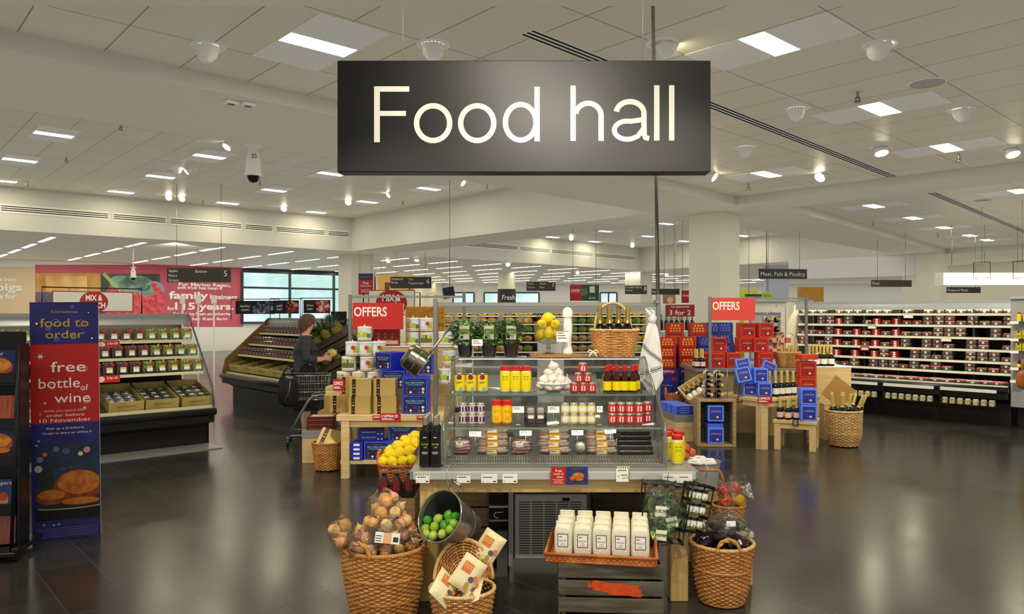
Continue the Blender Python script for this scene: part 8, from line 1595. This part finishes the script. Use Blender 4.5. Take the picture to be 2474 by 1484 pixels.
slab('wall_panel', PX(1784, 30), PX(1830, 30), 0, PZ(700, 30), 30, C('#c3cf3a', .6)); slab('wall_panel', PX(1931, 30), PX(1990, 30), 0, PZ(694, 30), 30, C('#c08a3a', .6)); slab('wall_panel', PX(1850, 31), PX(1905, 31), 0, ZB-.002, 31, C('#b9bccb', .6))
# ================================================================== the shopper
def skin(pts, edges, name, m, sub=2):
    bm = bmesh.new(); ly = bm.verts.layers.skin.verify(); vs_ = []
    for i, (x, y, z, rx, ry) in enumerate(pts):
        v1 = bm.verts.new((x, y, z)); v1[ly].radius = (rx, ry); v1[ly].use_root = (i == 0); vs_.append(v1)
    for a, b_ in edges: bm.edges.new((vs_[a], vs_[b_]))
    me = bpy.data.meshes.new(name); bm.to_mesh(me); bm.free(); o = bpy.data.objects.new(name, me); COL.objects.link(o)
    s_ = o.modifiers.new('skin', 'SKIN'); s_.use_smooth_shade = True; d_ = o.modifiers.new('sub', 'SUBSURF'); d_.levels = d_.render_levels = sub
    dg = bpy.context.evaluated_depsgraph_get(); dg.update(); out = bpy.data.meshes.new_from_object(o.evaluated_get(dg))
    bpy.data.objects.remove(o); bpy.data.meshes.remove(me); out.materials.clear(); out.materials.append(MATS[m]); return out
SKN = C('#d8a487', .5, sub=.1); TIGHT = C('#a8846a', .6); COAT = C('#4a4d52', .9, col2='#2c2e33', scale=90, bump=.3); SKIRT = C('#16161a', .85); HAIR = C('#6d5238', .6, col2='#4f3a28', scale=40, stretch=(1, 1, .2)); SHOE = C('#1a1512', .4)
body = [(0, 0, .86, .13, .10), (0, 0, 1.04, .12, .09), (-.01, 0, 1.22, .13, .10), (.0, 0, 1.335, .055, .05), (.03, 0, 1.40, .05, .05), (.045, 0, 1.455, .078, .07), (.04, 0, 1.53, .07, .066)]
ed = [(0, 1), (1, 2), (2, 3), (3, 4), (4, 5), (5, 6)]
for s_ in (-1, 1):
    n0 = len(body); body += [(0, s_*.15, 1.275, .058, .05), (-.03, s_*.205, 1.03, .042, .042), (.16, s_*.15, 1.0, .033, .03), (.225, s_*.10, 1.015, .026, .03)]; ed += [(2, n0), (n0, n0+1), (n0+1, n0+2), (n0+2, n0+3)]
    n0 = len(body); body += [(0, s_*.085, .80, .085, .08), (.012, s_*.085, .46, .052, .05), (-.015, s_*.085, .30, .05, .048), (-.012, s_*.085, .085, .032, .032), (.08, s_*.09, .04, .03, .026)]; ed += [(0, n0), (n0, n0+1), (n0+1, n0+2), (n0+2, n0+3), (n0+3, n0+4)]
bodym = skin(body, ed, 'body', SKN)
coat = [(0, 0, .98, .16, .125), (0, 0, 1.12, .155, .12), (-.01, 0, 1.24, .145, .11), (-.005, 0, 1.32, .075, .065)]; ce = [(0, 1), (1, 2), (2, 3)]
coat.append((.0, 0, .86, .175, .14)); ce.append((0, 4))
for s_ in (-1, 1):
    n0 = len(coat); coat += [(0, s_*.155, 1.27, .075, .068), (-.03, s_*.215, 1.03, .06, .06), (.13, s_*.165, 1.0, .048, .046)]; ce += [(2, n0), (n0, n0+1), (n0+1, n0+2)]
coatm = skin(coat, ce, 'coat', COAT)
def hand(s_):
    def f(b):
        b.blob(.045, .016, .036, SKN, TR(.255, s_*.085, 1.02, R(-12*s_)), 10, 7)
        for k in range(4): b.tube([(.285-.0*k, s_*.083, 1.043-.019*k), (.318, s_*.068, 1.05-.021*k), (.334-.004*k, s_*.045, 1.052-.022*k), (.336-.006*k, s_*.028, 1.05-.022*k)], [.0095, .009, .0085, .007], SKN, 6)
        b.tube([(.24, s_*.08, 1.05), (.262, s_*.062, 1.075), (.285, s_*.045, 1.083)], [.011, .010, .008], SKN, 6)
    return f
def face(b):
    b.blob(.016, .012, .02, SKN, TR(.122, 0, 1.445), 8, 6); b.blob(.012, .022, .006, C('#b5706a', .5), TR(.113, 0, 1.412), 8, 5)
    for s_ in (-1, 1): b.blob(.006, .012, .007, C('#f0ece4', .3), TR(.112, s_*.03, 1.468), 8, 5); b.blob(.004, .006, .006, C('#3a2a20', .3), TR(.117, s_*.03, 1.468), 8, 5); b.blob(.018, .008, .026, SKN, TR(.03, s_*.076, 1.45), 8, 6)
def hair(b):
    b.blob(.105, .098, .085, HAIR, TR(.022, 0, 1.515), 20, 12, .05, 4); b.blob(.075, .09, .11, HAIR, TR(-.025, 0, 1.465), 18, 12, .05, 5)
    for s_ in (-1, 1): b.blob(.045, .02, .06, HAIR, TR(.03, s_*.082, 1.485), 12, 8, .06, 6)
def skirt(b): b.lathe([(.165, .34), (.17, .36), (.185, .6), (.175, .86), (.14, .95)], SKIRT, 26, cap=False, sq=(1.0, .85))
PO = V((-2.70, 9.75, 0))
thing('person', 'short-haired shopper in dark tweed jacket and black skirt holding a melon', 'person', [('body', bodym, [('face', M('face', face)), ('hand', M('hand', hand(-1))), ('hand', M('hand', hand(1)))]), ('hair', M('hair', hair)), ('jacket', coatm), ('skirt', M('skirt', skirt)), *[('stocking', M('stocking', lambda b, s_=s_: b.lathe([(.036, .07), (.054, .30), (.056, .42), (.05, .5)], TIGHT, 12, T=TR(0, s_*.085, 0), cap=False))) for s_ in (-1, 1)], *[('shoe', M('shoe', lambda b, s_=s_: [b.blob(.115, .044, .04, SHOE, TR(.045, s_*.087, .038), 14, 8, 0, 0, .8)])) for s_ in (-1, 1)]], PO, R(22), s=(1, 1, 1.0))
mq = V((.335, 0, 1.05)); mq.rotate(Euler((0, 0, R(22))))
thing('melon', 'pale yellow melon held in both hands by the shopper', 'melon', M('melon', lambda b: b.blob(.068, .056, .056, C('#e0c878', .4, col2='#cdb05a', scale=20), None, 18, 12)), PO+mq+V((.0, 0, .03)))
# trolley and bag
tro = V((-2.50, 9.2, 0)); TRM = C('#a9aba8', .25, .9)
def twire(b):
    for z, e_ in ((.85, 0), (.75, .01), (.65, .02), (.55, .03)): b.tube([(-.22+e_, -.2+e_, z), (.26-e_*2, -.17+e_, z), (.26-e_*2, .17-e_, z), (-.22+e_, .2-e_, z)], .004 if z < .85 else .007, TRM, 5, True)
    for i in range(11):
        x = -.2+.044*i; b.tube([(x, -.19, .85), (x, -.16, .55), (x, .16, .55), (x, .19, .85)], .0025, TRM, 4)
    for i in range(7): y = -.15+.05*i; b.tube([(-.2, y, .85), (-.19, y, .55), (.2, y, .55), (.24, y, .85)], .0025, TRM, 4)
thing('shopping_trolley', 'shallow wire shopping trolley beside the shopper', 'trolley', [('basket', M('basket', twire)), ('handle', M('handle', lambda b: [b.tube([(-.22, -.22, .9), (-.30, -.22, .93), (-.30, .22, .93), (-.22, .22, .9)], .012, TRM, 8), b.tube([(-.30, -.2, .93), (-.30, .2, .93)], .018, C('#3a4a3a', .5), 8)])), ('frame', M('frame', lambda b: [b.tube([(.22, s_*.17, .62), (.05, s_*.17, .60), (-.02, s_*.18, .52), (-.24, s_*.24, .12)], .014, TRM, 8) for s_ in (-1, 1)]+[b.tube([(-.24, s_*.24, .13), (.3, s_*.2, .14)], .012, TRM, 8) for s_ in (-1, 1)]+[b.tube([(.24, s_*.17, .6), (.3, s_*.2, .14)], .012, TRM, 8) for s_ in (-1, 1)])), *[('castor', M('castor', lambda b, x=x, y=y: [b.lathe([(.04, -.014), (.052, -.01), (.052, .01), (.04, .014)], BLACKP, 14, T=TR(x, y, .053, R(90), R(90))), b.box(x-.012, x+.012, y-.02, y+.02, .06, .13, GREYM)])) for x in (-.24, .3) for y in (-.23, .2)]], tro, R(12))
thing('handbag', 'black shoulder bag hanging from the shopping trolley handle', 'bag', [('body', M('body', lambda b: [b.blob(.12, .05, .2, C('#141416', .3, bump=.4, scale=14), TR(0, 0, -.24), 18, 12, .05, 4, .75)])), ('strap', M('strap', lambda b: [b.tube([(-.09, 0, -.1), (-.03, .0, .02), (.02, .0, .02), (.08, 0, -.1)], .011, C('#141416', .4), 6)])), ('zip', M('zip', lambda b: b.tube([(.03, -.05, -.12), (.01, -.056, -.25), (-.04, -.05, -.38)], .004, STEEL, 5)))], tro+V((-.18, -.27, .92)), R(12))
